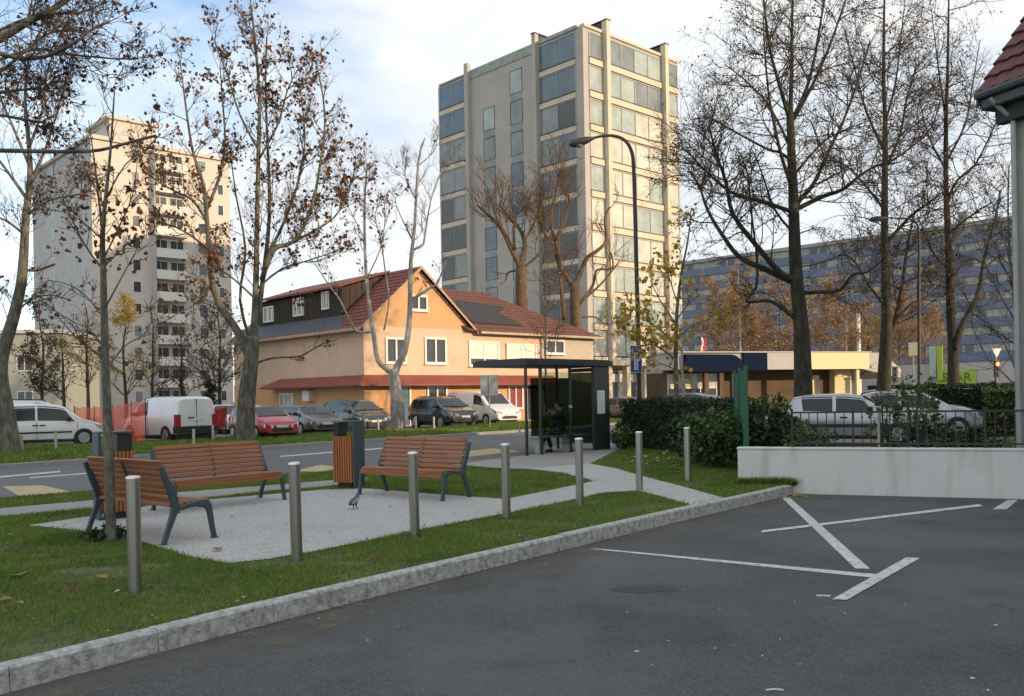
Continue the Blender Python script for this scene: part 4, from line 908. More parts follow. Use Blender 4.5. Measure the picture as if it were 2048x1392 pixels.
# second and third on the right
D = 34.0; b = at(1770, 810, D)
t = Tree('plane_tree', (b.x, b.y, 0), 'dark plane tree forking low, between the thickest trunk and the lamp post', 'tree', M['bark_dark'], M['twig'], 22, 'bare plane trees on the right'); t.den = 1.15; t.lf = .55; t.upk = .45; t.spk = 1.3; t.Lk = 1.12
t.limb([(1766, 810), (1769, 740), (1773, 660), (1772, 600), (1770, 520), (1769, 420), (1770, 330), (1770, 240), (1767, 150), (1768, 40), (1770, -40)], D, .30, .025, (.3, 1), 34, 1.8, 2, .08, 0, .5, 11, .12, rpow=.7)
for (pix, r0, r1, dep, ns, Ls) in [
    ([(1773, 690), (1785, 660), (1796, 616), (1806, 559), (1815, 490), (1830, 420)], .13, .03, 1, 18, 1.7),
    ([(1770, 610), (1758, 596), (1735, 566), (1715, 530), (1690, 510), (1660, 520)], .07, .02, -1.5, 14, 1.5),
    ([(1770, 490), (1800, 455), (1830, 425), (1865, 400), (1890, 380)], .08, .02, -1, 18, 1.7),
    ([(1785, 650), (1820, 610), (1850, 595), (1880, 570)], .06, .018, 1, 12, 1.4),
    ([(1769, 420), (1730, 370), (1690, 330), (1650, 320)], .06, .018, 1.5, 16, 1.6),
    ([(1770, 340), (1800, 270), (1815, 190), (1840, 120)], .06, .018, -1.5, 18, 1.7),
    ([(1768, 300), (1735, 230), (1715, 160), (1690, 60)], .06, .018, 1, 18, 1.6),
    ([(1769, 250), (1790, 170), (1800, 90), (1810, 0)], .05, .016, 2, 16, 1.5),
    ([(1770, 330), (1815, 300), (1860, 260), (1880, 200)], .05, .016, 1, 16, 1.5)]:
    t.limb(pix, D, r0, r1, (.2, 1), ns, Ls, 2, .25, dep, .4, 7, .2)
t.done(M['leaf_rust'], .085, clusters=[(1775, 220, 34, 1.0, 60), (1770, 160, 34, .9, 40)])
D = 35.0; b = at(1907, 812, D)
t = Tree('plane_tree', (b.x, b.y, 0), 'dark plane tree with slanting low fork behind the hedge at the traffic light', 'tree', M['bark_dark'], M['twig'], 23, 'bare plane trees on the right'); t.den = 1.15; t.lf = .55; t.upk = .45; t.spk = 1.3; t.Lk = 1.12
t.limb([(1907, 812), (1907, 760), (1906, 690), (1901, 620), (1899, 530), (1895, 444), (1892, 372), (1892, 241), (1895, 150), (1897, 40), (1898, -30)], D, .28, .02, (.3, 1), 36, 1.7, 2, .08, 0, .55, 11, .1, rpow=.7)
for (pix, r0, r1, dep, ns, Ls) in [
    ([(1908, 700), (1920, 662), (1940, 620), (1958, 580), (1969, 515), (1990, 440), (2000, 380)], .15, .03, 1, 18, 1.6),
    ([(1895, 400), (1915, 360), (1950, 330), (1990, 250), (2010, 200)], .06, .015, -1, 16, 1.5),
    ([(1893, 340), (1870, 300), (1850, 250), (1835, 170)], .05, .015, 1, 16, 1.5),
    ([(1896, 470), (1930, 440), (1960, 420), (1990, 400)], .05, .015, -1.5, 12, 1.4),
    ([(1894, 320), (1930, 250), (1945, 170), (1960, 80)], .05, .015, 1.5, 16, 1.5),
    ([(1899, 540), (1870, 510), (1850, 470), (1835, 430)], .05, .015, -1, 12, 1.3),
    ([(1893, 250), (1880, 160), (1870, 80), (1860, 0)], .04, .012, 1, 14, 1.4)]:
    t.limb(pix, D, r0, r1, (.2, 1), ns, Ls, 2, .25, dep, .45, 7, .14)
t.done(M['leaf_brown'], .08, clusters=[(1895, 230, 35, .8, 25)])
# slender bare tree beside the corner house
D = 19.0; b = at(2046, 900, D)
t = Tree('bare_tree', (b.x, b.y, 0), 'thin bare tree leaning in front of the grey downpipe corner', 'tree', M['bark_young'], M['twig'], 24)
for (pix, r0, r1, ns) in [([(2046, 900), (2043, 800), (2036, 700), (2030, 620), (2020, 520), (2016, 420), (2018, 330)], .05, .012, 24), ([(2040, 760), (2010, 690), (1980, 650), (1950, 630)], .022, .008, 14), ([(2030, 640), (2000, 590), (1975, 540), (1955, 480)], .022, .008, 16), ([(2040, 780), (2000, 740), (1970, 710), (1940, 640)], .018, .006, 10), ([(2025, 560), (2010, 480), (1990, 420), (1965, 370)], .018, .006, 14)]:
    t.limb(pix, D, r0, r1, (.25, 1), ns, .9, 1, .1, .8, .3, 6, .05)
t.done(M['leaf_brown'], .05)
# tall leafy plane beyond the road (left of the house)
D = 34.9; b = gnd(493, 886)
t = Tree('plane_tree', (b.x, b.y, 0), 'tall plane tree with rusty leaves forking low beside the red car', 'tree', M['bark_plane'], M['twig'], 31, 'plane trees beyond the road'); t.lf = .2; t.den = .74
t.limb([(491, 888), (491, 850), (494, 790), (500, 740), (504, 700), (506, 672)], D, .40, .24, (0, 1), 0, 1, 1, .02, 0, .6, 12)
t.limb([(502, 715), (506, 680), (509, 640), (512, 560), (514, 450), (517, 300), (519, 200), (512, 100), (503, 20), (498, -30)], D, .22, .02, (.3, 1), 40, 1.5, 2, .06, 0, .6, 10, .35, rpow=.6)
for (pix, r0, r1, dep, ns, Ls, lp) in [
    ([(504, 705), (515, 640), (526, 560), (539, 431), (536, 302), (531, 172), (535, 60)], .13, .02, 1.0, 32, 1.5, .4),
    ([(500, 720), (485, 680), (460, 640), (440, 610), (424, 565), (418, 500), (413, 430), (407, 370), (385, 300), (370, 200), (360, 120)], .18, .02, -1.2, 34, 1.4, .4),
    ([(413, 420), (440, 350), (450, 280), (445, 200), (440, 130)], .07, .02, 1, 22, 1.3, .5),
    ([(412, 440), (385, 400), (345, 380), (300, 350), (275, 300)], .06, .018, -1, 22, 1.3, .45),
    ([(524, 560), (545, 500), (587, 483), (621, 423), (640, 330), (650, 230), (632, 120)], .11, .02, -1.0, 34, 1.5, .4),
    ([(530, 520), (570, 440), (600, 350), (610, 270), (600, 180)], .07, .02, 1.5, 28, 1.5, .4),
    ([(587, 483), (640, 455), (680, 420), (710, 340)], .06, .016, 1, 22, 1.4, .45),
    ([(506, 700), (480, 600), (491, 500), (472, 390), (460, 300)], .07, .02, 1.2, 18, 1.2, .3),
    ([(507, 728), (545, 716), (600, 712), (640, 690), (670, 680)], .05, .014, -1.5, 14, .9, .2),
    ([(512, 580), (560, 540), (620, 520), (680, 500)], .05, .015, -1, 20, 1.2, .35),
    ([(513, 600), (470, 560), (440, 540), (400, 530)], .05, .015, -2, 14, 1.1, .3),
    ([(517, 320), (555, 250), (575, 180), (600, 130)], .05, .015, -.5, 22, 1.3, .5),
    ([(517, 300), (480, 230), (455, 150), (430, 80), (440, 40)], .05, .012, 1, 14, 1.1, .2),
    ([(418, 500), (380, 470), (340, 450), (300, 445)], .05, .015, 1, 14, 1.1, .4),
    ([(424, 570), (400, 600), (370, 620), (330, 640)], .04, .012, -1, 14, 1.0, .35)]:
    t.limb(pix, D, r0, r1, (.2, 1), ns, Ls, 2 if Ls > 1.0 else 1, .25, dep, .5, 7, lp)
t.done(M['leaf_rust'], .14, LEAF9, clusters=[(540, 50, 34.9, .7, 22), (520, 110, 34.9, .8, 22), (640, 120, 34, .7, 22), (600, 180, 34, .7, 22), (340, 130, 33.8, .9, 27), (380, 150, 33.8, .9, 27), (420, 230, 34.5, .9, 33), (720, 290, 35.5, .5, 7), (650, 440, 34, .8, 16), (600, 600, 33.5, .5, 22), (560, 330, 34, .9, 22), (330, 280, 34, .8, 27), (300, 330, 34, .7, 22), (410, 530, 34, .5, 22)])
# curving plane at the left edge beyond the road
D = 29.0; b = gnd(22, 910)
t = Tree('plane_tree', (b.x, b.y, 0), 'mottled plane tree curving up in front of the white vans', 'tree', M['bark_plane'], M['twig'], 32, 'plane trees beyond the road')
t.limb([(22, 912), (18, 870), (10, 815), (1, 760), (4, 710), (24, 645), (42, 570), (48, 500), (52, 430), (60, 360), (58, 290), (50, 200), (60, 90)], D, .33, .03, (.4, 1), 34, 1.3, 2, .05, 0, .5, 12, .22, rpow=.8)
for (pix, r0, r1, dep, ns, Ls, lp) in [
    ([(48, 540), (75, 540), (105, 530), (110, 528)], .05, .03, -.3, 2, .4, .2),
    ([(55, 400), (20, 350), (-20, 300), (-60, 280)], .06, .02, .5, 16, 1.2, .25),
    ([(58, 370), (90, 300), (110, 240), (130, 170)], .06, .02, 1, 20, 1.2, .25),
    ([(50, 470), (10, 440), (-30, 430)], .05, .02, -1, 12, 1.0, .25),
    ([(52, 430), (100, 400), (150, 390), (190, 380)], .05, .015, -1, 18, 1.1, .3),
    ([(30, 630), (60, 600), (100, 590), (140, 600)], .035, .012, .5, 12, .9, .2),
    ([(58, 330), (20, 240), (-10, 170), (-30, 90)], .05, .015, 1, 18, 1.2, .25),
    ([(56, 300), (85, 220), (95, 140), (120, 80)], .05, .015, -1, 18, 1.2, .25)]:
    t.limb(pix, D, r0, r1, (.2, 1), ns, Ls, 2 if Ls > 1 else 1, .2, dep, .4, 7, lp)
t.done(M['leaf_rust'], .12, LEAF9)
# pale plane in front of the house
D = 47.0; b = gnd(795, 859)
t = Tree('plane_tree', (b.x, b.y, 0), 'pale barked plane tree forking into two stems before the orange gable', 'tree', M['bark_pale'], mk('twig_pale', (.16, .13, .10), .9, var=.2), 33, 'plane trees beyond the road')
t.limb([(795, 861), (795, 830), (793, 795), (788, 750), (786, 738)], D, .42, .24, (0, 1), 0, 1, 1, .03, 0, .5, 12)
for (pix, r0, r1, dep, ns, Ls, lp) in [
    ([(788, 750), (776, 740), (756, 720), (748, 672), (739, 615), (733, 557), (730, 500), (729, 431), (731, 366), (735, 330)], .16, .035, .5, 24, 1.2, .1),
    ([(788, 750), (797, 728), (808, 707), (817, 661), (820, 615), (821, 543), (824, 500), (829, 457), (837, 323), (850, 276)], .21, .04, -.4, 14, 1.3, .04),
    ([(822, 600), (835, 592), (848, 584), (862, 575), (876, 564), (892, 520)], .10, .03, -.5, 6, 1.0, .1),
    ([(824, 500), (845, 490), (850, 470), (862, 400), (882, 345), (905, 330)], .07, .02, .4, 18, 1.3, .03),
    ([(826, 480), (805, 440), (790, 400), (800, 390)], .04, .015, -.4, 10, 1.0, .05),
    ([(742, 664), (715, 663), (702, 645), (680, 600), (659, 572), (635, 535), (615, 508)], .07, .02, .2, 8, .9, .08),
    ([(768, 660), (778, 600), (770, 539), (762, 480), (750, 430), (770, 390)], .05, .02, .5, 14, 1.0, .06),
    ([(733, 557), (760, 500), (770, 440), (768, 400)], .04, .015, -.4, 12, 1.0, .1),
    ([(730, 480), (705, 430), (690, 400)], .04, .015, .4, 14, 1.1, .25),
    ([(832, 400), (810, 350), (815, 300)], .04, .012, .4, 14, 1.1, .02),
    ([(838, 330), (870, 300), (875, 260)], .03, .012, .4, 12, 1.0, .02)]:
    t.limb(pix, D, r0, r1, (.35, 1), ns, Ls, 2, .15, dep, .7, 7, lp)
t.done(M['leaf_rust'], .15, LEAF9, clusters=[(745, 370, 47, .8, 26), (750, 420, 47, .8, 26), (690, 430, 47, .7, 24)])
# young tree right beside the bench
D = 10.45; b = gnd(222, 1083)
t = Tree('young_plane_tree', (b.x, b.y, 0), 'slender young tree with sparse rusty leaves standing right behind the nearest bench', 'tree', M['bark_young'], M['twig'], 34)
t.limb([(223, 1085), (221, 1030), (217, 900), (212, 760), (209, 660), (207, 560), (205, 470), (212, 390), (221, 300), (229, 180)], D, .063, .007, (.5, 1), 10, .5, 1, .01, 0, .5, 10, .25, rpow=1.25)
for (pix, r0, r1, dep, ns, Ls, lp) in [
    ([(206, 480), (198, 400), (190, 330), (177, 240)], .02, .005, .2, 8, .4, .2),
    ([(212, 740), (200, 712), (161, 684), (130, 650), (109, 623)], .014, .004, -.3, 8, .35, .3),
    ([(212, 735), (230, 715), (253, 689), (287, 669), (305, 640)], .012, .004, .3, 8, .3, .25),
    ([(209, 640), (180, 600), (140, 570), (95, 560)], .012, .004, .3, 8, .35, .3),
    ([(208, 620), (235, 570), (262, 520), (290, 470)], .012, .004, -.3, 8, .35, .35),
    ([(206, 540), (170, 490), (140, 430), (120, 380)], .012, .004, -.3, 8, .4, .3),
    ([(206, 520), (240, 450), (265, 390), (275, 320)], .012, .004, .2, 8, .35, .35),
    ([(210, 400), (250, 330), (290, 300), (320, 270)], .010, .004, -.2, 8, .35, .3),
    ([(212, 700), (180, 660), (140, 640), (80, 600)], .010, .003, .4, 8, .3, .3),
    ([(205, 480), (160, 440), (110, 420), (70, 430)], .010, .003, .2, 8, .3, .3)]:
    t.limb(pix, D, r0, r1, (.25, 1), ns, Ls, 1, .05, dep, .35, 6, lp)
t.done(M['leaf_rust'], .065, LEAF9, clusters=[(240, 470, 10.4, .16, 26), (230, 430, 10.4, .16, 16), (170, 470, 10.4, .2, 14), (280, 370, 10.3, .12, 10), (205, 510, 10.4, .15, 16), (120, 490, 10.4, .14, 9), (150, 420, 10.4, .2, 12)])
# near plane whose trunk stands left of the frame
D = 13.0
t = Tree('plane_tree', (-11.5, 12.0, 0), 'nearest plane tree reaching in with leafy twigs at the top left', 'tree', M['bark_plane'], M['twig'], 35); t.den = .62
t.tr.tube([(0, 0, -.1), (.05, .1, 2), (.2, .2, 4.5), (.5, .3, 7), (.7, .4, 9.5)], [.3, .25, .2, .13, .05], 12)
def lk(px, py, D_): return at(px, py, D_) - t.b
for (st, pix, Dl, r0, r1, dep, ns, Ls, lp) in [
    ((.3, .25, 5.6), [(-140, 130), (-60, 108), (0, 77), (72, 34), (100, 22), (138, -4), (180, -40)], 13, .07, .03, 0, 26, .8, .22),
    ((.3, .25, 5.3), [(-100, 70), (-40, 95), (0, 107), (50, 117), (100, 110), (150, 85), (178, 62), (220, 40)], 12.4, .045, .012, 0, 26, .7, .3),
    ((.25, .2, 5.2), [(-120, 110), (0, 60), (60, 35), (110, 28), (160, 25), (200, 10)], 13.5, .03, .01, 0, 20, .6, .3),
    ((.2, .2, 4.2), [(-150, 300), (0, 301), (90, 303), (150, 303), (200, 300), (255, 286), (312, 271)], 12.6, .035, .018, 0, 6, .35, .08),
    ((.3, .3, 5.0), [(-60, 140), (60, 100), (150, 110), (240, 118), (290, 115)], 12.9, .025, .006, 0, 20, .5, .35),
    ((.3, .2, 4.8), [(-120, 170), (-30, 160), (30, 120), (90, 70), (150, 60), (210, 70)], 13.6, .03, .008, 0, 22, .6, .3),
    ((.2, .2, 4.6), [(-100, 220), (-20, 190), (40, 180), (90, 180), (140, 200)], 12.7, .03, .008, 0, 24, .55, .35),
    ((.2, .2, 4.5), [(-120, 250), (-20, 230), (50, 240), (100, 250), (130, 280)], 13.2, .03, .008, 0, 20, .5, .3)]:
    rgl = t.rg; P = [Vector(st)] + [lk(x, y, Dl + rgl.uniform(-.1, .1)) for x, y in pix]
    Rr = [r0 * 1.4] + [r0 + (r1 - r0) * i / (len(pix) - 1) for i in range(len(pix))]
    P, Rr = smooth_line(P, Rr, 3); t.tr.tube(P, Rr, 7); t.sides(P, Rr, (.3, 1), ns, Ls, 2 if ns > 10 else 1, .15, lp)
t.lp = t.lp[::2]; t.done(M['leaf_brown'], .062, LEAF9, clusters=[(60, 200, 13, .2, 10), (105, 270, 13, .18, 9), (140, 285, 12.7, .12, 8), (30, 190, 13, .15, 7), (260, 30, 12.8, .16, 10), (80, 245, 13, .2, 8)])
# pollards behind the house
D = 63.0
b = at(1044, 790, D); t = Tree('pollard_tree', (b.x, b.y, 0), 'heavily pollarded brown tree directly behind the red wing roof', 'tree', M['bark_brown'], M['twig_brown'], 41, 'pollarded trees before the tower'); t.den = .42
t.limb([(1048, 795), (1044, 700), (1043, 618), (1042, 560), (1042, 525)], D, .55, .34, (0, 1), 0, 1, 1, .02)
for (pix, r0, r1, ns) in [([(1042, 535), (1025, 503), (1005, 461), (980, 433), (954, 410)], .32, .12, 22), ([(1040, 530), (1050, 492), (1041, 461), (1023, 440), (999, 410)], .3, .10, 26), ([(1046, 500), (1053, 476), (1071, 440), (1080, 400)], .18, .08, 22), ([(1042, 540), (1075, 512), (1085, 505)], .14, .09, 10), ([(1030, 500), (1030, 440), (1050, 415), (1060, 417)], .16, .08, 18), ([(1000, 455), (985, 410), (978, 380)], .12, .05, 20), ([(1038, 540), (1016, 545), (1012, 560)], .12, .07, 6)]:
    t.limb(pix, D, r0 * .68, r1 * .6, (.3, 1), ns, 2.9, 2, .3, .5, .6, 8, .02)
t.done(M['leaf_orange'], .12)
b = at(1150, 790, D); t = Tree('pollard_tree', (b.x, b.y, 0), 'pollarded brown tree with crooked right limbs before the glazed corner', 'tree', M['bark_brown'], M['twig_brown'], 42, 'pollarded trees before the tower'); t.den = .42
t.limb([(1150, 795), (1154, 700), (1152, 636), (1150, 600), (1150, 565)], D, .5, .32, (0, 1), 0, 1, 1, .02)
for (pix, r0, r1, ns) in [([(1151, 590), (1138, 560), (1122, 537), (1112, 486), (1101, 440), (1113, 386), (1118, 350)], .3, .10, 40), ([(1150, 575), (1162, 543), (1174, 516), (1195, 501), (1213, 480), (1209, 440), (1219, 413)], .3, .09, 8), ([(1153, 615), (1168, 597), (1186, 570), (1194, 540), (1225, 537), (1222, 505)], .2, .09, 5), ([(1170, 596), (1195, 575), (1222, 545), (1240, 520)], .14, .06, 6), ([(1130, 640), (1124, 590), (1118, 540), (1108, 500)], .28, .1, 14), ([(1108, 490), (1085, 460), (1075, 420)], .14, .06, 20), ([(1112, 480), (1130, 440), (1140, 400)], .14, .06, 20), ([(1156, 636), (1190, 634), (1215, 650), (1235, 640)], .10, .05, 6)]:
    t.limb(pix, D, r0 * .68, r1 * .6, (.3, 1), ns, 2.9, 2, .3, .5, .6, 8, .02)
t.done(M['leaf_orange'], .16)
# young tree with yellow leaves by the hedge
D = 25.5; b = at(1356, 893, D)
t = Tree('young_maple', (b.x, b.y, 0), 'young tree with golden leaves rising from the clipped hedge', 'tree', M['bark_young'], M['twig'], 43)
t.limb([(1356, 895), (1354, 830), (1352, 750), (1352, 660), (1356, 600), (1364, 540), (1376, 480), (1382, 420)], D, .085, .014, (.4, 1), 12, .8, 1, .03, 0, .4, 9, .4)
for (pix, r0, r1, dep) in [([(1352, 690), (1320, 660), (1290, 640), (1255, 630)], .03, .008, -.5), ([(1352, 720), (1310, 690), (1280, 690), (1245, 650)], .03, .008, .4), ([(1353, 650), (1320, 600), (1300, 560)], .028, .008, .3), ([(1353, 640), (1375, 610), (1400, 590)], .024, .008, -.3), ([(1353, 680), (1385, 650), (1420, 640)], .024, .008, .3), ([(1356, 610), (1340, 560), (1330, 520)], .022, .008, .3), ([(1352, 740), (1330, 730), (1300, 720)], .02, .007, -.2)]:
    t.limb(pix, D, r0, r1, (.3, 1), 9, .7, 1, .08, dep, .2, 6, .5)
t.done(M['leaf_gold'], .15, LEAF9, clusters=[(1255, 635, 25.2, .35, 34), (1290, 625, 25.5, .4, 36), (1310, 690, 25.4, .45, 50), (1350, 690, 25.3, .4, 40), (1280, 660, 25.3, .35, 30), (1310, 540, 25.5, .35, 24), (1345, 535, 25.5, .35, 24), (1330, 650, 25.3, .35, 24), (1380, 660, 25.5, .3, 16), (1370, 845, 25.2, .22, 22), (1368, 755, 25.2, .25, 14), (1250, 590, 25.2, .25, 12)])
# ------------------------------------------------------------------ generic smaller trees
def autotree(name, px, py, D, top, spread, label, bm, tm, leaf_m, lp, seed, group=None, r=.12, lsize=.12, lv=2, ns=24, fork=.3, shape=LEAF4):
    b = at(px, py, D); H = at(px, top, D).z
    t = Tree(name, (b.x, b.y, 0), label, 'tree', bm, tm, seed, group); rg_ = t.rg; t.lf = .9
    P = [Vector((rg_.uniform(-.1, .1) * i * .3, rg_.uniform(-.1, .1) * i * .3, H * i / 6)) for i in range(7)]
    P, Rr = smooth_line(P, [r * (1 - .85 * i / 6) for i in range(7)], 2); t.tr.tube(P, Rr, 8)
    k = len(P)
    for i in range(ns):
        f = fork + (1 - fork) * rg_.random() * .95; j = min(k - 2, int(f * (k - 1))); a = rg_.uniform(0, 6.283); e = rg_.uniform(.35, 1.1)
        d = Vector((math.cos(a), math.sin(a), e)).normalized()
        t.grow(P[j], d, spread * (1.15 - .75 * f) * rg_.uniform(.7, 1.2), r * .4 * (1.1 - f), lv, .35, lp)
    return t.done(leaf_m, lsize, shape)
for i, (px, top, D, sp, lab, lf, lp, bm) in enumerate([
    (85, 600, 62, 2.2, 'small dark tree with brown leaves before the low pale block', 'leaf_brown', .5, 'bark_dark'),
    (128, 640, 60, 1.8, 'small bare v-shaped tree behind the white van roof bars', 'leaf_brown', .05, 'bark_dark'),
    (176, 600, 58, 2.4, 'dark bare tree behind the left end of the orange netting', 'leaf_orange', .12, 'bark_dark'),
    (252, 600, 59, 2.4, 'small tree with golden leaves behind the orange netting', 'leaf_gold', .35, 'bark_dark'),
    (306, 610, 60, 1.9, 'thin dark bare tree just above the roof of the panel van', 'leaf_brown', .05, 'bark_dark'),
    (364, 640, 61, 1.6, 'slim bare tree in front of the lowest balconies', 'leaf_brown', .08, 'bark_dark'),
    (440, 590, 56, 2.8, 'dense dark bare tree against the corner of the peach house', 'leaf_brown', .15, 'bark_dark')]):
    autotree('small_tree', px, 815, D, top, sp, lab, M[bm], M['twig'], M[lf], lp, 60 + i, 'small trees below the balcony tower', .14, .16, 2, 22 if i < 6 else 40, .25)
autotree('conifer', 424, 822, 52, 765, .5, 'small dark conifer beside the wall of the peach house', M['bark_dark'], M['twig'], M['leaf_dark'], 1.0, 71, None, .1, .2, 1, 40, .1)
autotree('young_tree', 1092, 800, 40, 470, 1.9, 'very thin young tree just behind the bus shelter roof', M['bark_young'], M['twig_brown'], M['leaf_orange'], .10, 72, None, .07, .09, 2, 26, .35)
for i, (px, top, D, sp, lab, lf, lp) in enumerate([
    (1440, 560, 74, 3.2, 'rusty orange tree behind the curved navy sign', 'leaf_orange', .75),
    (1482, 540, 70, 3.2, 'pale stemmed orange tree in line with the green fence post', 'leaf_orange', .5),
    (1560, 560, 76, 3.6, 'brown autumn tree just left of the thickest plane trunk', 'leaf_orange', .85),
    (1655, 570, 78, 3.6, 'brown autumn tree over the sunlit fascia', 'leaf_orange', .8),
    (1695, 590, 62, 2.2, 'thin stemmed young tree before the sunlit fascia', 'leaf_orange', .25),
    (1800, 590, 82, 3.8, 'golden orange tree between the two forked planes', 'leaf_orange', .9),
    (1852, 600, 90, 3.4, 'orange tree behind the dark lamp post', 'leaf_orange', .8),
    (1500, 620, 80, 3.0, 'low brown tree behind the shop roof', 'leaf_orange', .8),
    (1740, 620, 84, 3.0, 'golden low tree behind the roof end of the shop', 'leaf_gold', .6)]):
    autotree('autumn_tree', px, 790, D, top, sp, lab, M['bark_pale'] if i in (1, 4) else M['bark_brown'], M['twig_brown'], M[lf], lp, 80 + i, 'autumn trees around the shop', .13, .17, 2, 30, .3)
#PART4
# ------------------------------------------------------------------ vehicles
def interp(tab, x):
    if x <= tab[0][0]: return tab[0][1]
    for (a, b), (c, d) in zip(tab, tab[1:]):
        if x <= c: return b + (d - b) * (x - a) / (c - a)
    return tab[-1][1]
def car(name, label, cat, px, py, D, heading, L_, Wd, top, belt, sill, paintm, wins, wind=None, rearw=None, wheels=None, wr=.31, group=None, tumble=.14, bumper=None, z=0.0, rear_detail=None, front='car', mirror=True, rail=False, strip=None, handles=(), grille=True):
    """x runs from the tail (0) to the nose (L_); heading = direction of the nose in the ground plane; (px,py) = pixel of the body centre on the ground at depth D"""
    c = at(px, py, D)
    T = empty(name, (c.x, c.y, z), heading, label, cat, group)
    hw = Wd / 2; ox = -L_ / 2
    def w_at(x):
        e = min(x, L_ - x); k = 1 - .16 * max(0, 1 - e / .55) ** 2.2 if cat != 'van' else 1 - .12 * max(0, 1 - (e if x > L_ / 2 else e * 2.5) / .5) ** 2.2
        return hw * k
    def zt(x): return interp(top, x)
    def zb(x): return min(interp(belt, x), zt(x) - .03)
    def zs(x): return interp(sill, x)
    def sec(x):
        w = w_at(x); s0 = zs(x); b = zb(x); t = zt(x); g = max(0, t - b)
        wr_ = w - tumble * min(1, g / .5); m = s0 + (b - s0) * .55
        return [(w * .80, s0 - .02), (w * .955, s0 + .04), (w * .985, s0 + (b - s0) * .25), (w, m), (w * .985, b - .03), (w * .965, b), (w * .965 + (wr_ - w * .965) * .8, b + g * .78), (wr_ * .93, b + g * .93), (wr_ * .74, t - .006), (0, t + .012 * min(1, g / .4))]
    xs_ = sorted(set([0, .03, .10, .2, .35] + [L_ - q for q in (0, .03, .10, .2, .35)] + [p[0] for p in top] + [p[0] for p in belt] + [L_ * i / 22 for i in range(23)]))
    xs_ = [x for i, x in enumerate(xs_) if i == 0 or x - xs_[i - 1] > .012]
    vs = []; ns = 19
    for x in xs_:
        S = sec(x); ring = [(x + ox, -y, z_) for y, z_ in S] + [(x + ox, y, z_) for y, z_ in S[-2::-1]]; vs += ring
    k = len(xs_); fs = [(i * ns + j, i * ns + (j + 1) % ns, (i + 1) * ns + (j + 1) % ns, (i + 1) * ns + j) for i in range(k - 1) for j in range(ns)]
    fs += [tuple(range(ns - 1, -1, -1)), tuple(range((k - 1) * ns, k * ns))]
    mb = MB(); mb.add(vs, [f[::-1] for f in fs]); body = mb.build('body', paintm, T, smooth=38)
    def side_pt(x, t, sgn, off=.007):
        S = sec(x); z = S[5][1] + (S[7][1] - S[5][1]) * t
        p, q = (S[5], S[6]) if z <= S[6][1] else (S[6], S[7])
        y = p[0] + (q[0] - p[0]) * (z - p[1]) / max(1e-5, q[1] - p[1])
        return (x + ox, sgn * (y + off), z + off * .4)
    for sgn in (-1, 1):
        for (xa_, xb_, sa_, sb_) in wins:
            mb = MB(); n = 10; nt_ = 6; pts = []
            for i in range(n + 1):
                for j in range(nt_ + 1):
                    t = .06 + .86 * j / nt_; x = (xa_ + sa_ * t) + ((xb_ + sb_ * t) - (xa_ + sa_ * t)) * i / n; pts.append(side_pt(x, t, sgn))
            f2 = [(i * (nt_ + 1) + j, (i + 1) * (nt_ + 1) + j, (i + 1) * (nt_ + 1) + j + 1, i * (nt_ + 1) + j + 1) for i in range(n) for j in range(nt_)]
            mb.add(pts, f2 if sgn < 0 else [f[::-1] for f in f2]); mb.build('side_window', M['car_glass'], T, smooth=180)
    for nm, rng in (('windshield', wind), ('rear_window', rearw)):
        if not rng: continue
        mb = MB(); n = 6; pts = []; x0, x1 = rng
        for i in range(n + 1):
            x = x0 + (x1 - x0) * i / n; S = sec(x); w = S[8][0] * 1.10; sl_ = (zt(x0) - zt(x1)) / (x1 - x0); nl = math.hypot(1, sl_)
            for j in range(7):
                q = -1 + 2 * j / 6; pts.append((x + ox + .010 * sl_ / nl, q * w, zt(x) + .012 * (1 - q * q) + .010 / nl + .002))
        f2 = [(i * 7 + j, i * 7 + j + 1, (i + 1) * 7 + j + 1, (i + 1) * 7 + j) for i in range(n) for j in range(6)]
        mb.add(pts, [f[::-1] for f in f2] ); mb.build(nm, M['car_glass'], T, smooth=180)
    for wx in wheels:
        for sgn in (-1, 1):
            yy = sgn * (hw - .11)
            Mx = Matrix.Translation((wx + ox, yy, wr)) @ Matrix.Rotation(R(90) * (1 if sgn < 0 else -1), 4, 'X')
            mb = MB(); mb.lathe([(wr + .05, .0), (wr + .05, .113)], 24, Mx); mb.build('wheel_arch', M['plastic'], T)
            mb = MB(); mb.lathe([(wr * .64, -.09), (wr * .93, -.10), (wr, -.06), (wr, .09), (wr * .93, .125), (wr * .66, .127)], 26, Mx); ty = mb.build('wheel', M['tyre'], T, smooth=40)
            mb = MB(); mb.lathe([(wr * .66, .128), (wr * .62, .139), (wr * .57, .13)], 26, Mx); mb.lathe([(.05, .128), (.05, .142)], 10, Mx)
            for q in range(5):
                a = q * 2 * math.pi / 5; Mq = Mx @ Matrix.Rotation(a, 4, 'Z'); mb.box(.03, wr * .62, -.035, .035, .128, .138, Mq)
            mb.build('rim', M['rim'], ty)
    zf = interp(belt, L_ - .2)
    wf = w_at(L_ - .06)
    nose = lambda x: zt(x)
    # front: lamps, grille, bumper, plate
    for sgn in (-1, 1):
        mb = MB(); hz = zt(L_ - .25) - .12
        pts = [(L_ - .34, w_at(L_ - .34) + .008, hz + .07), (L_ - .10, w_at(L_ - .10) + .010, hz + .02), (L_ + .012, w_at(L_) * .92, hz - .02), (L_ + .014, w_at(L_) * .58, hz - .06), (L_ + .016, w_at(L_) * .62, hz - .17), (L_ - .08, w_at(L_ - .08) + .010, hz - .15), (L_ - .26, w_at(L_ - .26) + .008, hz - .03)]
        inn = [(p[0] - .06, p[1] * .93, p[2]) for p in pts]; n = len(pts)
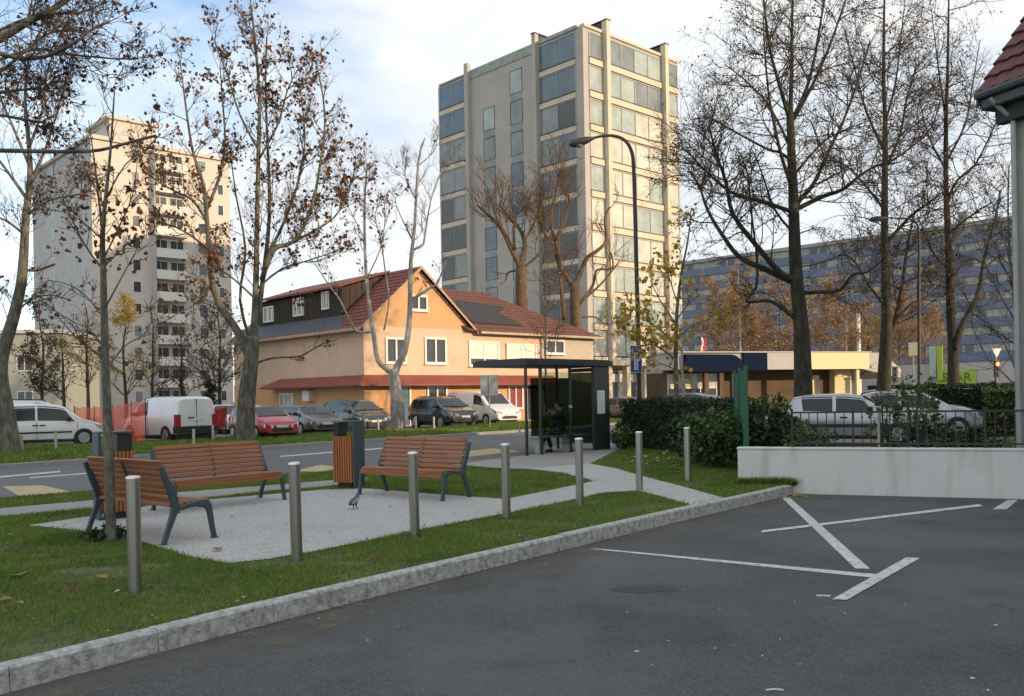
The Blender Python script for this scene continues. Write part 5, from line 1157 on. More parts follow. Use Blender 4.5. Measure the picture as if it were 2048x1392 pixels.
        mb.add([(p[0] + ox, sgn * p[1], p[2]) for p in pts + inn], [tuple(range(n)), tuple(range(2 * n - 1, n - 1, -1))] + [(i, (i + 1) % n, (i + 1) % n + n, i + n) for i in range(n)]); mb.build('headlight', M['lamp_clear'], T)
        mb = MB(); tz = min(zt(.12), interp(belt, .12) + .12) - .08; hh_ = .22 if cat != 'van' else .55
        mb.box(ox - .012, ox + .12, *(sorted((sgn * w_at(.02) * .80, sgn * (w_at(.10) + .010)))), tz - hh_, tz); mb.build('taillight', M['lamp_red'], T, bevel=.02)
        if mirror:
            mx_ = wind[1] - .42 if wind else L_ * .7
            mb = MB(); bz = zb(mx_) + .04; mb.box(ox + mx_ - .06, ox + mx_ + .08, *(sorted((sgn * (hw - .02), sgn * (hw + .17)))), bz, bz + .15); mb.build('mirror', M['plastic'], T, bevel=.03)
    s1 = zs(L_); mb = MB(); mb.box(L_ + ox - .1, L_ + ox + .018, -wf * .62, wf * .62, s1 + .04, s1 + .17)
    if grille: mb.box(L_ + ox - .1, L_ + ox + .016, -wf * .45, wf * .45, zt(L_) - .17, zt(L_) - .06)
    mb.build('grille', M['plastic'], T, bevel=.012)
    mb = MB(); mb.box(L_ + ox + .016, L_ + ox + .03, -.26, .26, s1 + .2, s1 + .31); mb.build('number_plate', M['plate'], T)
    mb = MB(); mb.box(ox - .022, ox - .006, -.26, .26, zs(0) + .42, zs(0) + .53); mb.build('number_plate', M['plate'], T)
    bc = bumper or M['plastic']
    mb = MB(); w0 = w_at(.1); mb.box(ox - .05, ox + .2, -w0 - .015, w0 + .015, zs(0) - .02, zs(0) + .22); mb.build('rear_bumper', bc, T, bevel=.03)
    mb = MB(); mb.box(ox + .25, L_ + ox - .25, -hw * .8, hw * .8, .16, zs(L_ / 2) + .05); mb.build('underbody', M['plastic'], T)
    for hx_ in handles:
        for sgn in (-1, 1):
            mb = MB(); zz = zb(hx_) - .16; mb.box(ox + hx_ - .1, ox + hx_ + .1, *(sorted((sgn * (hw - .03), sgn * (hw + .022)))), zz, zz + .045); mb.build('door_handle', M['plastic'] if cat != 'van' else M['plastic'], T, bevel=.01)
    if strip:
        for sgn in (-1, 1):
            mb = MB(); mb.box(ox + strip[0], ox + strip[1], *(sorted((sgn * (hw - .05), sgn * (hw + .022)))), strip[2], strip[2] + strip[3]); mb.build('side_strip', M['plastic'], T, bevel=.01)
    if rail:
        mb = MB()
        for sgn in (-1, 1): mb.tube([(ox + q, sgn * (hw - .30), zt(q) + (.05 if 0 < i < 3 else .0)) for i, q in enumerate((rail[0], rail[0] + .15, rail[1] - .15, rail[1]))], .022, 6)
        mb.build('roof_rail', M['plastic'], T)
    if rear_detail: rear_detail(T, ox, w_at, zt, zs)
    # door gaps
    mb = MB()
    for gx in ([wins[0][0] - .06] if wins else []) + [w_[1] + .05 for w_ in wins]:
        if gx < .5 or gx > L_ - .8: continue
        for sgn in (-1, 1):
            pp = [(gx, zs(gx) + .05), (gx, zb(gx) - .01)]
            mb.box(ox + gx - .006, ox + gx + .006, *(sorted((sgn * (hw - .05), sgn * (hw + .0025)))), pp[0][1], pp[1][1])
    if mb.n: mb.build('door_gap', M['plastic'], T)
    return T
def hd(dx, dy): return math.atan2(dy, dx)
hatch_top = [(0, .62), (.05, .98), (.35, 1.36), (.75, 1.42), (1.6, 1.45), (2.25, 1.38), (2.95, .97), (3.25, .90), (3.6, .78), (3.75, .62)]
hatch_belt = [(0, .9), (.5, .95), (2.2, .90), (3.0, .86), (3.75, .55)]
hsill = [(0, .38), (.4, .24), (3.2, .22), (3.75, .30)]
# silver hatchback behind the white wall
sv_top = [(0, .60), (.04, .98), (.32, 1.36), (.7, 1.43), (1.7, 1.45), (2.2, 1.38), (2.85, .98), (3.2, .92), (3.6, .78), (3.76, .60)]
car('parked_car', 'silver hatchback parked behind the iron railing and white wall', 'car', 1703, 800, 26.2, hd(.90, -.42), 3.76, 1.64, sv_top, hatch_belt, hsill, M['car_silver'], [(.62, 1.42, -.06, .0), (1.52, 2.62, 0, -.42)], (2.22, 2.84), (.06, .30), (.66, 3.12), .29, 'parked cars', strip=(.55, 3.0, .50, .09), handles=(1.72,), z=.06, bumper=M['car_silver'])
car('parked_car', 'pale silver hatchback behind the other silver car, nose beside the dark hedge', 'car', 1835, 800, 30.0, hd(.86, -.5), 3.9, 1.68, [(p[0] * 3.9 / 3.76, p[1] * 1.04) for p in sv_top], hatch_belt, hsill, M['car_silver'], [(.64, 1.46, -.06, 0), (1.56, 2.7, 0, -.42)], (2.3, 2.95), (.06, .3), (.7, 3.2), .3, 'parked cars', z=.06, bumper=M['car_silver'])
# cars across the road
RD = hd(.90, -.42)
r_top = [(0, .60), (.05, .95), (.45, 1.36), (.85, 1.42), (1.7, 1.43), (2.3, 1.34), (3.0, .95), (3.3, .88), (3.7, .74), (3.84, .58)]
car('parked_car', 'red hatchback parked beside the plane trunk across the road', 'car', 526, 850, 38.4, hd(.63, -.78), 3.84, 1.66, r_top, hatch_belt, hsill, M['car_red'], [(.7, 1.5, -.1, 0), (1.6, 2.75, 0, -.45)], (2.32, 2.98), (.08, .4), (.66, 3.1), .29, 'parked cars')
w_top = [(0, .62), (.06, 1.0), (.5, 1.38), (1.2, 1.46), (2.3, 1.46), (2.8, 1.38), (3.5, 1.0), (3.8, .93), (4.3, .80), (4.45, .6)]
w_belt = [(0, .94), (.6, .98), (2.6, .93), (3.5, .88), (4.45, .55)]; w_sill = [(0, .38), (.4, .24), (3.9, .22), (4.45, .30)]
car('parked_car', 'mid grey estate car parked between the red and the dark cars', 'car', 612, 845, 42.0, hd(.62, -.78), 4.4, 1.72, [(p[0] * .988, p[1] * .96) for p in w_top], [(p[0] * .988, p[1] * .96) for p in w_belt], [(p[0] * .988, p[1]) for p in w_sill], M['car_grey'], [(.45, 1.25, -.1, 0), (1.33, 2.15, 0, 0), (2.23, 3.2, 0, -.42)], (2.8, 3.44), (.08, .44), (.78, 3.42), .30, 'parked cars', bumper=M['car_grey'])
mpv_top = [(0, .65), (.06, 1.05), (.4, 1.52), (1.0, 1.60), (2.2, 1.60), (2.8, 1.48), (3.6, 1.04), (3.9, .96), (4.3, .80), (4.42, .6)]
mpv_belt = [(0, 1.0), (.6, 1.02), (2.6, .98), (3.6, .92), (4.42, .55)]
car('parked_car', 'dark people carrier with sunlit nose parked by the orange wall', 'car', 710, 840, 44.6, hd(.60, -.80), 4.42, 1.78, mpv_top, mpv_belt, w_sill, M['car_dark'], [(.4, 1.2, -.08, 0), (1.28, 2.1, 0, 0), (2.2, 3.3, 0, -.5)], (2.82, 3.56), (.08, .38), (.78, 3.42), .32, 'parked cars', bumper=M['car_dark'])
suv_top = [(0, .75), (.06, 1.15), (.45, 1.58), (1.0, 1.66), (2.3, 1.66), (2.8, 1.56), (3.5, 1.12), (3.8, 1.06), (4.35, .94), (4.5, .7)]
suv_belt = [(0, 1.05), (.6, 1.10), (2.6, 1.06), (3.5, 1.02), (4.5, .65)]; suv_sill = [(0, .46), (.4, .34), (3.9, .32), (4.5, .38)]
car('parked_car', 'dark green-grey off-road estate parked in front of the white van', 'car', 886, 840, 47.5, hd(.58, -.81), 4.5, 1.82, suv_top, suv_belt, suv_sill, M['car_navy'], [(.42, 1.05, -.08, 0), (1.13, 2.0, 0, 0), (2.1, 3.25, 0, -.45)], (2.82, 3.46), (.08, .42), (.85, 3.5), .36, 'parked cars', rail=(.6, 2.6))
v_top = [(0, 1.4), (.03, 1.86), (.25, 1.93), (2.5, 1.95), (3.1, 1.90), (3.35, 1.80), (4.05, 1.16), (4.3, 1.08), (4.75, .88), (4.9, .6)]
v_belt = [(0, 1.15), (3.0, 1.15), (4.1, 1.08), (4.9, .58)]; v_sill = [(0, .42), (.4, .32), (4.3, .28), (4.9, .34)]
car('van', 'white delivery van parked nose right before the red awning', 'van', 966, 838, 51.5, hd(.63, -.78), 4.9, 1.86, v_top, v_belt, v_sill, M['car_white'], [(2.75, 3.75, 0, -.42)], (3.38, 4.02), None, (.9, 3.95), .32, 'white vans', tumble=.10)
# white vans at the left
q_top = [(0, 1.3), (.03, 1.72), (.3, 1.82), (2.2, 1.84), (2.75, 1.76), (3.0, 1.66), (3.55, 1.16), (3.75, 1.10), (4.25, .92), (4.4, .6)]
q_belt = [(0, 1.1), (2.6, 1.06), (3.55, 1.02), (4.4, .6)]; q_sill = [(0, .36), (.4, .26), (3.9, .24), (4.4, .3)]
car('van', 'white passenger van seen from its side at the left edge, two black door handles', 'van', 84, 860, 35.0, hd(.87, .49), 4.4, 1.72, [(p[0], p[1] * .90) for p in q_top], [(p[0], p[1] * .9) for p in q_belt], q_sill, M['car_white'], [(.85, 1.95, 0, 0), (2.03, 3.35, 0, -.42)], (3.02, 3.52), None, (.85, 3.62), .31, 'white vans', tumble=.10, strip=(1.2, 3.2, .52, .06), handles=(1.95, 2.2))
car('van', 'white van with black roof bars mostly hidden behind the side-on van', 'van', 52, 858, 38.0, hd(.87, .49), 4.9, 1.86, [(p[0], p[1] * .93) for p in v_top], v_belt, v_sill, M['car_white'], [(2.75, 3.75, 0, -.42)], (3.38, 4.02), None, (.9, 3.95), .32, 'white vans', tumble=.10, rail=(.5, 3.2))
def vanrear(T, ox, w_at, zt, zs):
    mb = MB(); mb.box(ox - .012, ox + .02, -.008, .008, .5, 1.74); mb.build('door_gap', M['plastic'], T)
    mb = MB(); mb.box(ox - .03, ox - .004, .12, .36, .98, 1.03); mb.build('door_handle', M['plastic'], T)
car('van', 'white panel van seen from behind with blank rear doors and black bumper', 'van', 336, 855, 36.6, hd(-.76, .65), 4.4, 1.82, q_top, q_belt, [(0, .46), (.4, .34), (3.9, .24), (4.4, .3)], M['car_white'], [(2.2, 3.35, 0, -.42)], (3.02, 3.52), None, (.75, 3.6), .33, 'white vans', tumble=.12, rear_detail=vanrear)
car('parked_car', 'pale car half hidden behind the plane trunk near the red netting', 'car', 446, 843, 45.0, hd(.63, -.78), 3.8, 1.64, hatch_top, hatch_belt, hsill, M['car_white'], [(.62, 1.42, -.06, 0), (1.52, 2.62, 0, -.42)], (2.25, 2.94), (.06, .34), (.66, 3.1), .29, 'parked cars')
car('parked_car', 'small blue-grey car seen past the right edge of the bus shelter', 'car', 1262, 822, 56.0, hd(.6, -.8), 3.8, 1.64, hatch_top, hatch_belt, hsill, M['car_grey'], [(.62, 1.42, -.06, 0), (1.52, 2.62, 0, -.42)], (2.25, 2.94), (.06, .34), (.66, 3.1), .29, 'parked cars')
for (px, py, D, hdg, m_, lab) in [(1400, 800, 48, hd(.7, -.7), 'car_dark', 'dark car under the curved navy sign'), (1790, 770, 55, hd(.9, -.4), 'car_grey', 'grey car beyond the pale silver hatchback'), (1868, 770, 58, hd(.9, -.4), 'car_red', 'red car behind the hedge below the green sign'), (1960, 770, 56, hd(.95, -.3), 'car_white', 'white car roof just above the right hedge')]:
    car('parked_car', lab, 'car', px, py, D, hdg, 4.4, 1.78, mpv_top, mpv_belt, w_sill, M[m_], [(.4, 1.2, -.08, 0), (1.28, 2.1, 0, 0), (2.2, 3.3, 0, -.5)], (2.82, 3.56), (.08, .38), (.78, 3.42), .32, 'parked cars', z=.02)
# ------------------------------------------------------------------ bollards
def bollard(i, px, py):
    p = gnd(px, py)
    lab = ['steel bollard nearest the camera, in front of the bench seen from behind', 'steel bollard at the front corner of the gravel square', 'steel bollard in line with the bench by the left leg of its seat', 'steel bollard to the right of the far bench', 'steel bollard in the grass in front of the bus shelter', 'steel bollard beside the gravel path below the blue sign', 'steel bollard farthest away, in front of the young golden tree'][i]
    rr = random.Random(i); r = .057
    T = empty('bollard', (p.x, p.y, 0), 0, lab, 'bollard', 'steel bollards along the parking kerb')
    tilt = [(-.022, 0), (-.012, 0), (-.004, .01), (-.004, 0), (0, 0), (-.01, 0), (-.012, 0)][i]
    T.rotation_euler = (tilt[1], tilt[0], rr.uniform(0, 6))
    mb = MB(); mb.lathe([(r, -.05), (r, .962)], 24); mb.build('post', M['steel'], T, smooth=40)
    mb = MB(); mb.lathe([(r + .002, .9625), (r + .002, .972), (r * .93, .982), (r * .6, .987)], 24); mb.build('cap', M['steel_cap'], T, smooth=40)
for i, (px, py) in enumerate([(270, 1185), (594, 1122), (830, 1075), (1013, 1037), (1160, 1012), (1279, 982), (1376, 963)]): bollard(i, px, py)
# ------------------------------------------------------------------ benches: origin at front-right foot, x along the bench, y to the back
def strip2d(path, w):
    P = [Vector(p) for p in path]; Lf, Rt = [], []
    for i, p in enumerate(P):
        a = P[max(0, i - 1)]; b = P[min(len(P) - 1, i + 1)]; d = (b - a).normalized(); n = Vector((-d.y, d.x)); ww = w[i] if not np.isscalar(w) else w
        Lf.append(p + n * ww / 2); Rt.append(p - n * ww / 2)
    return Lf, Rt
def bench(loc, ang, label, Lb=1.84):
    T = empty('park_bench', (loc[0], loc[1], .01), ang, label, 'bench', 'wooden slatted park benches')
    def side(x, wdt):
        mb = MB()
        for path, w in (([(.00, 0), (.035, .16), (.055, .30), (.075, .375), (.12, .42), (.22, .425), (.34, .405), (.46, .385)], [.05, .052, .06, .075, .085, .06, .05, .06]),
                        ([(.64, 0), (.585, .15), (.525, .30), (.49, .40), (.505, .50), (.555, .62), (.61, .75), (.655, .875)], [.05, .055, .07, .095, .09, .075, .06, .045])):
            Lf, Rt = strip2d(path, w); n = len(Lf)
            vs = [(x + dx, p.x, p.y) for dx in (0, wdt) for p in Lf + Rt]
            fs = []
            for i in range(n - 1):
                fs += [(i, i + 1, n + i + 1, n + i), (2 * n + i, 3 * n + i, 3 * n + i + 1, 2 * n + i + 1), (i, 2 * n + i, 2 * n + i + 1, i + 1), (n + i, n + i + 1, 3 * n + i + 1, 3 * n + i)]
            fs += [(0, n, 3 * n, 2 * n), (n - 1, 3 * n - 1, 4 * n - 1, 2 * n - 1)]
            mb.add(vs, fs)
        mb.box(x - .01, x + wdt + .01, -.04, .04, 0, .012); mb.box(x - .01, x + wdt + .01, .60, .68, 0, .012)
        mb.build('side_frame', M['cast'], T, bevel=.008)
    side(-.055, .05); side(Lb + .005, .05)
    mb = MB()
    for i in range(6):
        t = i / 5; y = .065 + t * .41; z = .455 - .035 * t + (-.012 if i == 0 else 0)
        mb.box(0, Lb, y - .033, y + .033, z - .018, z + .018)
    mb.box(0, Lb, .012, .042, .345, .425)
    mb.build('seat', M['slat'], T, bevel=.006)
    mb = MB()
    bp = [(.475, .49), (.49, .565), (.515, .637), (.545, .707), (.575, .777), (.603, .846), (.628, .912)]
    for i, (y, z) in enumerate(bp):
        an = math.atan2(.028, .07); Mq = Matrix.Translation((0, y, z)) @ Matrix.Rotation(-an, 4, 'X'); mb.box(0, Lb, -.017, .017, -.030, .030, Mq)
    mb.build('backrest', M['slat'], T, bevel=.006)
    mb = MB(); mb.box(Lb / 2 - .02, Lb / 2 + .02, .05, .50, .40, .415); mb.tube([(Lb / 2, .50, .42), (Lb / 2, .535, .60), (Lb / 2, .65, .90)], .014, 6); mb.build('middle_bracket', M['cast'], T)
    mb = MB()
    for y, z in bp: mb.box(Lb / 2 - .012, Lb / 2 + .012, y - .024, y - .016, z - .012, z + .012)
    mb.build('bolts', M['cast'], T)
    return T
bench((-3.54, 10.57), math.atan2(1.2, -1.45), 'wooden bench seen from behind, beside the slender young tree', 1.74)
bench((-4.83, 12.98), math.atan2(1.45, 1.13), 'wooden bench facing right in the middle of the gravel square', 1.84)
bench((-2.56, 15.03), math.atan2(-1.15, 1.43), 'wooden bench standing right of the litter bin with the pigeon in front', 1.84)
# ------------------------------------------------------------------ litter bins
def bin_(px, py, xdir, label, flip=False):
    p = gnd(px, py); T = empty('litter_bin', (p.x, p.y, .01), math.atan2(xdir[1], xdir[0]), label, 'litter bin', 'wood clad litter bins')
    w, d = .40, .34; s_ = -1 if flip else 1
    # x 0..w is the slatted front, y 0..d depth; post plate stands at the far x end (or the near one when flipped)
    mb = MB(); mb.box(.02, w - .02, .02, d - .02, .13, .90); mb.build('liner', M['black'], T)
    mb = MB(); n = 8
    for i in range(n):
        a = i * w / n; mb.box(a + .007, a + w / n - .007, -.014, .014, .10, .93); mb.box(a + .007, a + w / n - .007, d - .014, d + .014, .10, .93)
    for i in range(6):
        a = .015 + i * (d - .03) / 6
        for xx in (-.012, w - .012): mb.box(xx, xx + .024, a + .003, a + (d - .03) / 6 - .004, .10, .93)
    mb.build('slats', M['slat_bin'], T, bevel=.004)
    px_ = (w + .014, w + .055) if not flip else (-.055, -.014)
    mb = MB(); mb.box(px_[0], px_[1], -.01, d + .01, 0, 1.18); mb.build('post_plate', M['cast'], T, bevel=.012)
    qx = (.0, .10) if not flip else (w - .20, w - .0)
    mb = MB(); mb.box(qx[0], qx[1], .03, d - .03, .93, 1.17); mb.build('hood_side', M['black'], T)
    mb = MB(); mb.box(min(px_[0], -.01), max(px_[1], w + .01), -.02, d + .02, 1.181, 1.205); mb.build('lid', M['cast'], T, bevel=.008)
    mb = MB(); mb.box(.06, w - .06, .06, d - .06, 0, .13); mb.build('foot', M['black'], T)
bin_(667, 977, (.93, -.37), 'litter bin with reddish slats right beside the far bench')
bin_(207, 1042, (.80, .60), 'litter bin with orange slats behind the young tree', True)
# ------------------------------------------------------------------ bus shelter
P0 = gnd(1054, 912); P1 = gnd(1217, 898.5); sx = (P1 - P0).xy; sL = sx.length; sang = math.atan2(sx.y, sx.x)
T = empty('bus_shelter', (P0.x, P0.y, .01), sang, 'black glazed bus shelter with flat overhanging roof beside the road', 'bus shelter')
SH = 2.42; SDp = 1.45
mb = MB(); mb.prism([(-.12, -.12), (sL + .12, -.12), (sL + .12, SDp + .55), (-.12, SDp + .55)], SH, SH + .15); mb.prism([(-.06, -.06), (sL + .06, -.06), (sL + .06, SDp + .49), (-.06, SDp + .49)], SH + .15, SH + .19); mb.build('roof', M['shelter_roof'], T, bevel=.01)
for x, y in ((0, 0), (.55, 0), (1.75, 0), (.0, SDp - .2), (sL - .05, SDp), (sL - .62, SDp)):
    if (x, y) == (0.0, SDp - .2): continue
    mb = MB(); mb.box(x - .03, x + .03, y - .03, y + .03, 0, SH - .003); mb.build('post', M['shelter'], T)
for a, b in ((.585, 1.71), (1.79, sL - .72)):
    mb = MB(); mb.box(a, b, -.006, .006, .22, SH - .18); mb.build('glass_pane', M['glass_clear'], T)
mb = MB(); mb.box(sL - .66, sL + .03, -.05, .05, 0, SH - .003); mb.build('info_panel', M['shelter'], T, bevel=.01)
mb = MB(); mb.box(sL - .53, sL - .20, -.062, -.052, 1.05, 1.72); pp = mb.build('timetable', M['paper'], T)
mb = MB()
for i in range(14): mb.box(sL - .50, sL - .23 - (i % 3) * .03, -.0635, -.0625, 1.10 + i * .042, 1.108 + i * .042)
mb.build('printing', mk('print_grey', (.45, .46, .5), .8), pp)
mb = MB(); mb.box(sL - .03, sL + .0, .08, SDp - .05, .25, SH - .15); mb.build('end_glass', M['glass_dark'], T)
for z_ in (.15, SH - .13): mb = MB(); mb.box(sL - .07, sL + .01, .08, SDp, z_, z_ + .11); mb.build('end_frame', M['shelter'], T)
mb = MB(); mb.box(1.62, sL - .06, SDp - .03, SDp + .0, .35, SH - .3); mb.build('advert_glass', M['glass_dark'], T)
mb = MB(); mb.box(.62, sL - .75, .16, .52, .44, .475); mb.box(.8, .85, .2, .5, 0, .44); mb.box(1.9, 1.95, .2, .5, 0, .44); mb.build('seat', M['pole_galv'], T)
mb = MB(); mb.box(1.72, 1.78, -.035, .035, 1.24, 1.32); mb.build('glass_clamp', M['steel_cap'], T)
# ------------------------------------------------------------------ person waiting on the shelter seat
def skin_mesh(name, chains, mat, parent=None, loc=None, rz=0, sub=2, smooth_=True):
    vs, es, rr = [], [], []
    idx = {}
    def vid(p, r):
        k = tuple(round(c, 4) for c in p)
        if k in idx: return idx[k]
        idx[k] = len(vs); vs.append(p); rr.append(r); return idx[k]
    for ch in chains:
        pr = None
        for p, r in ch:
            i = vid(p, r)
            if pr is not None and pr != i: es.append((pr, i))
            pr = i
    me = bpy.data.meshes.new(name); me.from_pydata(vs, es, []); me.update(); me.materials.append(mat)
    o = bpy.data.objects.new(name, me); COL.objects.link(o)
    if parent: o.parent = parent
    if loc: o.location = loc; o.rotation_euler = (0, 0, rz)
    md = o.modifiers.new('skin', 'SKIN'); md.use_smooth_shade = True
    sv = me.skin_vertices[0].data
    for i, r in enumerate(rr): sv[i].radius = (r, r) if np.isscalar(r) else r
    sv[0].use_root = True
    sb = o.modifiers.new('sub', 'SUBSURF'); sb.levels = sub; sb.render_levels = sub
    return o
pb = Vector((P0.x, P0.y, .01)) + Vector((math.cos(sang), math.sin(sang), 0)) * 1.72 + Vector((-math.sin(sang), math.cos(sang), 0)) * .36
# local: +x = the way the person faces (towards the road and a little left), z up
face = sang + R(140)
pel = (0, 0, .54); ch_ = (-.02, 0, 1.0); nk = (.02, 0, 1.16); hdp = (.06, 0, 1.27)
hips = [(( 0, .09, .53), .085), ((0, -.09, .53), .085)]
body_ch = [[(pel, .09), ((-.02, 0, .72), .09), ((-.02, 0, .90), .10), (ch_, .09), (nk, .06), (hdp, .085), ((.07, 0, 1.36), .09), ((.065, 0, 1.42), .06)],
           [(hdp, .085), ((.15, 0, 1.29), .03)]]
for sg, kn, ft, el, ha in ((1, (.40, .15, .52), (.30, .18, .07), (.30, .32, .98), (.36, .12, 1.10)), (-1, (.42, -.12, .50), (.56, -.16, .07), (.10, -.30, .80), (.33, -.20, .62))):
    body_ch.append([(pel, .09), ((.10, sg * .10, .53), .06), (kn, .05), ((( kn[0] + ft[0]) / 2, (kn[1] + ft[1]) / 2, .30), .045), (ft, .035)])
    body_ch.append([(ch_, .09), ((-.01, sg * .17, 1.04), .05), (el, .045), (ha, .03), ((ha[0] + .07, ha[1], ha[2] + .01), .03)])
person = skin_mesh('person', body_ch, M['skin'], None, pb, face)
tag(person, 'person in dark clothes sitting in the bus shelter with one arm raised', 'person')
jk = [[(pel, .15), ((-.02, 0, .72), .15), ((-.02, 0, .90), .165), (ch_, .145), ((.01, 0, 1.13), .095), ((.02, 0, 1.19), .075)]]
for sg, el, ha in ((1, (.30, .32, .98), (.36, .12, 1.10)), (-1, (.10, -.30, .80), (.33, -.20, .62))):
    jk.append([(ch_, .145), ((-.01, sg * .18, 1.04), .09), (el, .07), (((ha[0] * .9 + el[0] * .1), (ha[1] * .9 + el[1] * .1), ha[2] * .9 + el[2] * .1), .05)])
skin_mesh('jacket', jk, M['cloth_black'], person)
tr_ = []
for sg, kn, ft in ((1, (.40, .15, .52), (.30, .18, .07)), (-1, (.42, -.12, .50), (.56, -.16, .07))):
    tr_.append([((0, 0, .55), .13), ((.10, sg * .10, .53), .10), (kn, .08), (((kn[0] + ft[0]) / 2, (kn[1] + ft[1]) / 2, .30), .068), ((ft[0], ft[1], .12), .058)])
skin_mesh('trousers', tr_, M['cloth_dark'], person)
for ft in ((.30, .18, .05), (.56, -.16, .05)):
    skin_mesh('shoe', [[((ft[0] - .05, ft[1], .05), .05), ((ft[0] + .06, ft[1], .05), .048), ((ft[0] + .17, ft[1], .04), .035)]], M['cloth_black'], person)
hm = MB(); bm_ = bmesh.new(); bmesh.ops.create_uvsphere(bm_, u_segments=16, v_segments=10, radius=.118)
for v in list(bm_.verts):
    if v.co.z < -.02 and v.co.x > .0: v.co.x *= .35
me = bpy.data.meshes.new('hair'); bm_.to_mesh(me); bm_.free(); me.materials.append(M['hair'])
ho = bpy.data.objects.new('hair', me); COL.objects.link(ho); ho.parent = person; ho.location = (.03, 0, 1.365); ho.scale = (1.05, .98, 1.0)
# carrier bag by the feet
bgp = gnd(1079, 903); bm_ = MB(); bm_.lathe([(.10, 0), (.14, .05), (.13, .22), (.06, .30), (.02, .42)], 10); o = bm_.build('shopping_bag', M['cloth_black'], None, smooth=60); o.location = (bgp.x, bgp.y, .01); tag(o, 'black bag standing on the pavement beside the left shelter post', 'bag')
# ------------------------------------------------------------------ pigeon
pg = gnd(711, 1019)
pe = skin_mesh('pigeon', [[((-.06, 0, .125), .052), ((-.13, 0, .105), .034), ((-.20, 0, .085), .016)], [((-.06, 0, .125), .052), ((0, 0, .15), .058), ((.045, 0, .172), .046), ((.066, 0, .208), .032), ((.078, 0, .232), .028), ((.106, 0, .230), .012), ((.126, 0, .222), .004)],
    [((-.06, 0, .125), .052), ((-.02, .03, .07), .012), ((-.015, .03, .01), .006), ((.03, .035, .005), .005)], [((-.06, 0, .125), .052), ((-.02, -.03, .07), .012), ((-.015, -.03, .01), .006), ((.03, -.035, .005), .005)]], M['pigeon_dark'], None, (pg.x, pg.y, .012), R(68))
pe.scale = (.85, .85, .85)
tag(pe, 'grey pigeon walking on the pale gravel before the litter bin', 'pigeon')
for sg in (-1, 1): skin_mesh('wing', [[((.03, sg * .045, .16), (.018, .040)), ((-.06, sg * .055, .14), (.016, .042)), ((-.16, sg * .035, .105), (.008, .018))]], M['pigeon_wing'], pe)
# ------------------------------------------------------------------ lamps, signs, posts
def lamp_post(px, py, D, pixtop, label, pts, r0, r1, headpix, fat=1.0):
    b = at(px, py, D); T = empty('street_lamp', (b.x, b.y, 0), 0, label, 'street lamp', None)
    P = [Vector((0, 0, 0))] + [at(x, y, D) - Vector((b.x, b.y, 0)) for x, y in pts]
    k = len(P); mb = MB(); P2, R2 = smooth_line(P, [r0 + (r1 - r0) * min(1, i / (k - 1)) for i in range(k)], 4); mb.tube(P2, R2, 12); mb.build('pole', M['pole_dark'], T, smooth=60)
    a = at(headpix[0], headpix[1], D) - Vector((b.x, b.y, 0)); c = at(headpix[2], headpix[3], D) - Vector((b.x, b.y, 0)); d = (c - a)
    mb = MB(); M4 = Matrix.Translation(a) @ d.to_track_quat('Z', 'Y').to_matrix().to_4x4(); Lh = d.length
    mb.lathe([(.04 * fat, -.1), (.07 * fat, 0), (.13 * fat, Lh * .25), (.16 * fat, Lh * .55), (.13 * fat, Lh * .85), (.04 * fat, Lh)], 12, M4); h = mb.build('lamp_head', M['pole_dark'], T, smooth=60)
    mb = MB(); M5 = Matrix.Translation(a + d * .55 + Vector((0, 0, -.13 * fat))); mb.lathe([(.13 * fat, .02), (.11 * fat, -.03), (.05 * fat, -.06)], 12, M5); mb.build('lens', M['pane_grey'], h)
lamp_post(1278, 800, 28.0, 0, 'tall dark street lamp with curved arm and blue lane sign', [(1277, 700), (1273, 540), (1270, 420), (1267, 330), (1262, 300), (1250, 281), (1230, 272), (1205, 272), (1180, 278)], .075, .04, (1184, 277, 1138, 290), .9)
lamp_post(1838, 800, 33.0, 0, 'black street lamp standing between the two forked plane trunks', [(1838, 700), (1838, 560), (1838, 470), (1832, 446), (1815, 438), (1785, 436), (1770, 436)], .06, .022, (1772, 436, 1738, 440), .7)
p = at(1272, 718, 27.85); T = empty('lane_sign', (p.x, p.y, p.z), 0, 'blue sign with white lane arrows fixed to the dark lamp post', 'sign')
T.rotation_euler = (0, 0, R(8))
mb = MB(); mb.box(-.19, .19, -.012, .012, -.42, .42); mb.build('panel', M['sign_blue'], T, bevel=.006)
mb = MB(); mb.box(-.19, -.175, -.016, -.0125, -.42, .42); mb.box(.175, .19, -.016, -.0125, -.42, .42); mb.box(-.175, .175, -.016, -.0125, -.42, -.405); mb.box(-.175, .175, -.016, -.0125, .405, .42)
mb.mi = 0
def barq(x0, z0, x1, z1, w):
    d = Vector((x1 - x0, z1 - z0)).normalized(); n = Vector((-d.y, d.x)) * w / 2
    mb.add([(x0 + n.x, -.015, z0 + n.y), (x0 - n.x, -.015, z0 - n.y), (x1 - n.x, -.015, z1 - n.y), (x1 + n.x, -.015, z1 + n.y)], [(0, 1, 2, 3)])
barq(-.04, -.34, -.04, .12, .04); barq(-.04, .12, -.12, .22, .04); barq(-.12, .22, -.12, .30, .04); barq(.035, -.34, .035, .20, .04); barq(.035, -.10, .13, .02, .035); barq(.13, .02, .13, .10, .035)
mb.build('arrows', M['white_flat'], T)
mb = MB(); mb.box(-.09, .09, -.0165, -.0155, .28, .38); mb.build('red_symbol', mk('sign_red', (.42, .10, .08), .5), T)
p = gnd(981, 856); D = 46.0; p = at(980, 856, 44.0); T = empty('road_sign', (p.x, p.y, 0.05), R(6), 'grey rectangular back of a road sign on a thin pole by the white delivery van', 'sign')
mb = MB(); mb.cyl(0, 0, 0, 2.58, .03, 10); mb.build('pole', M['pole_galv'], T, smooth=60)
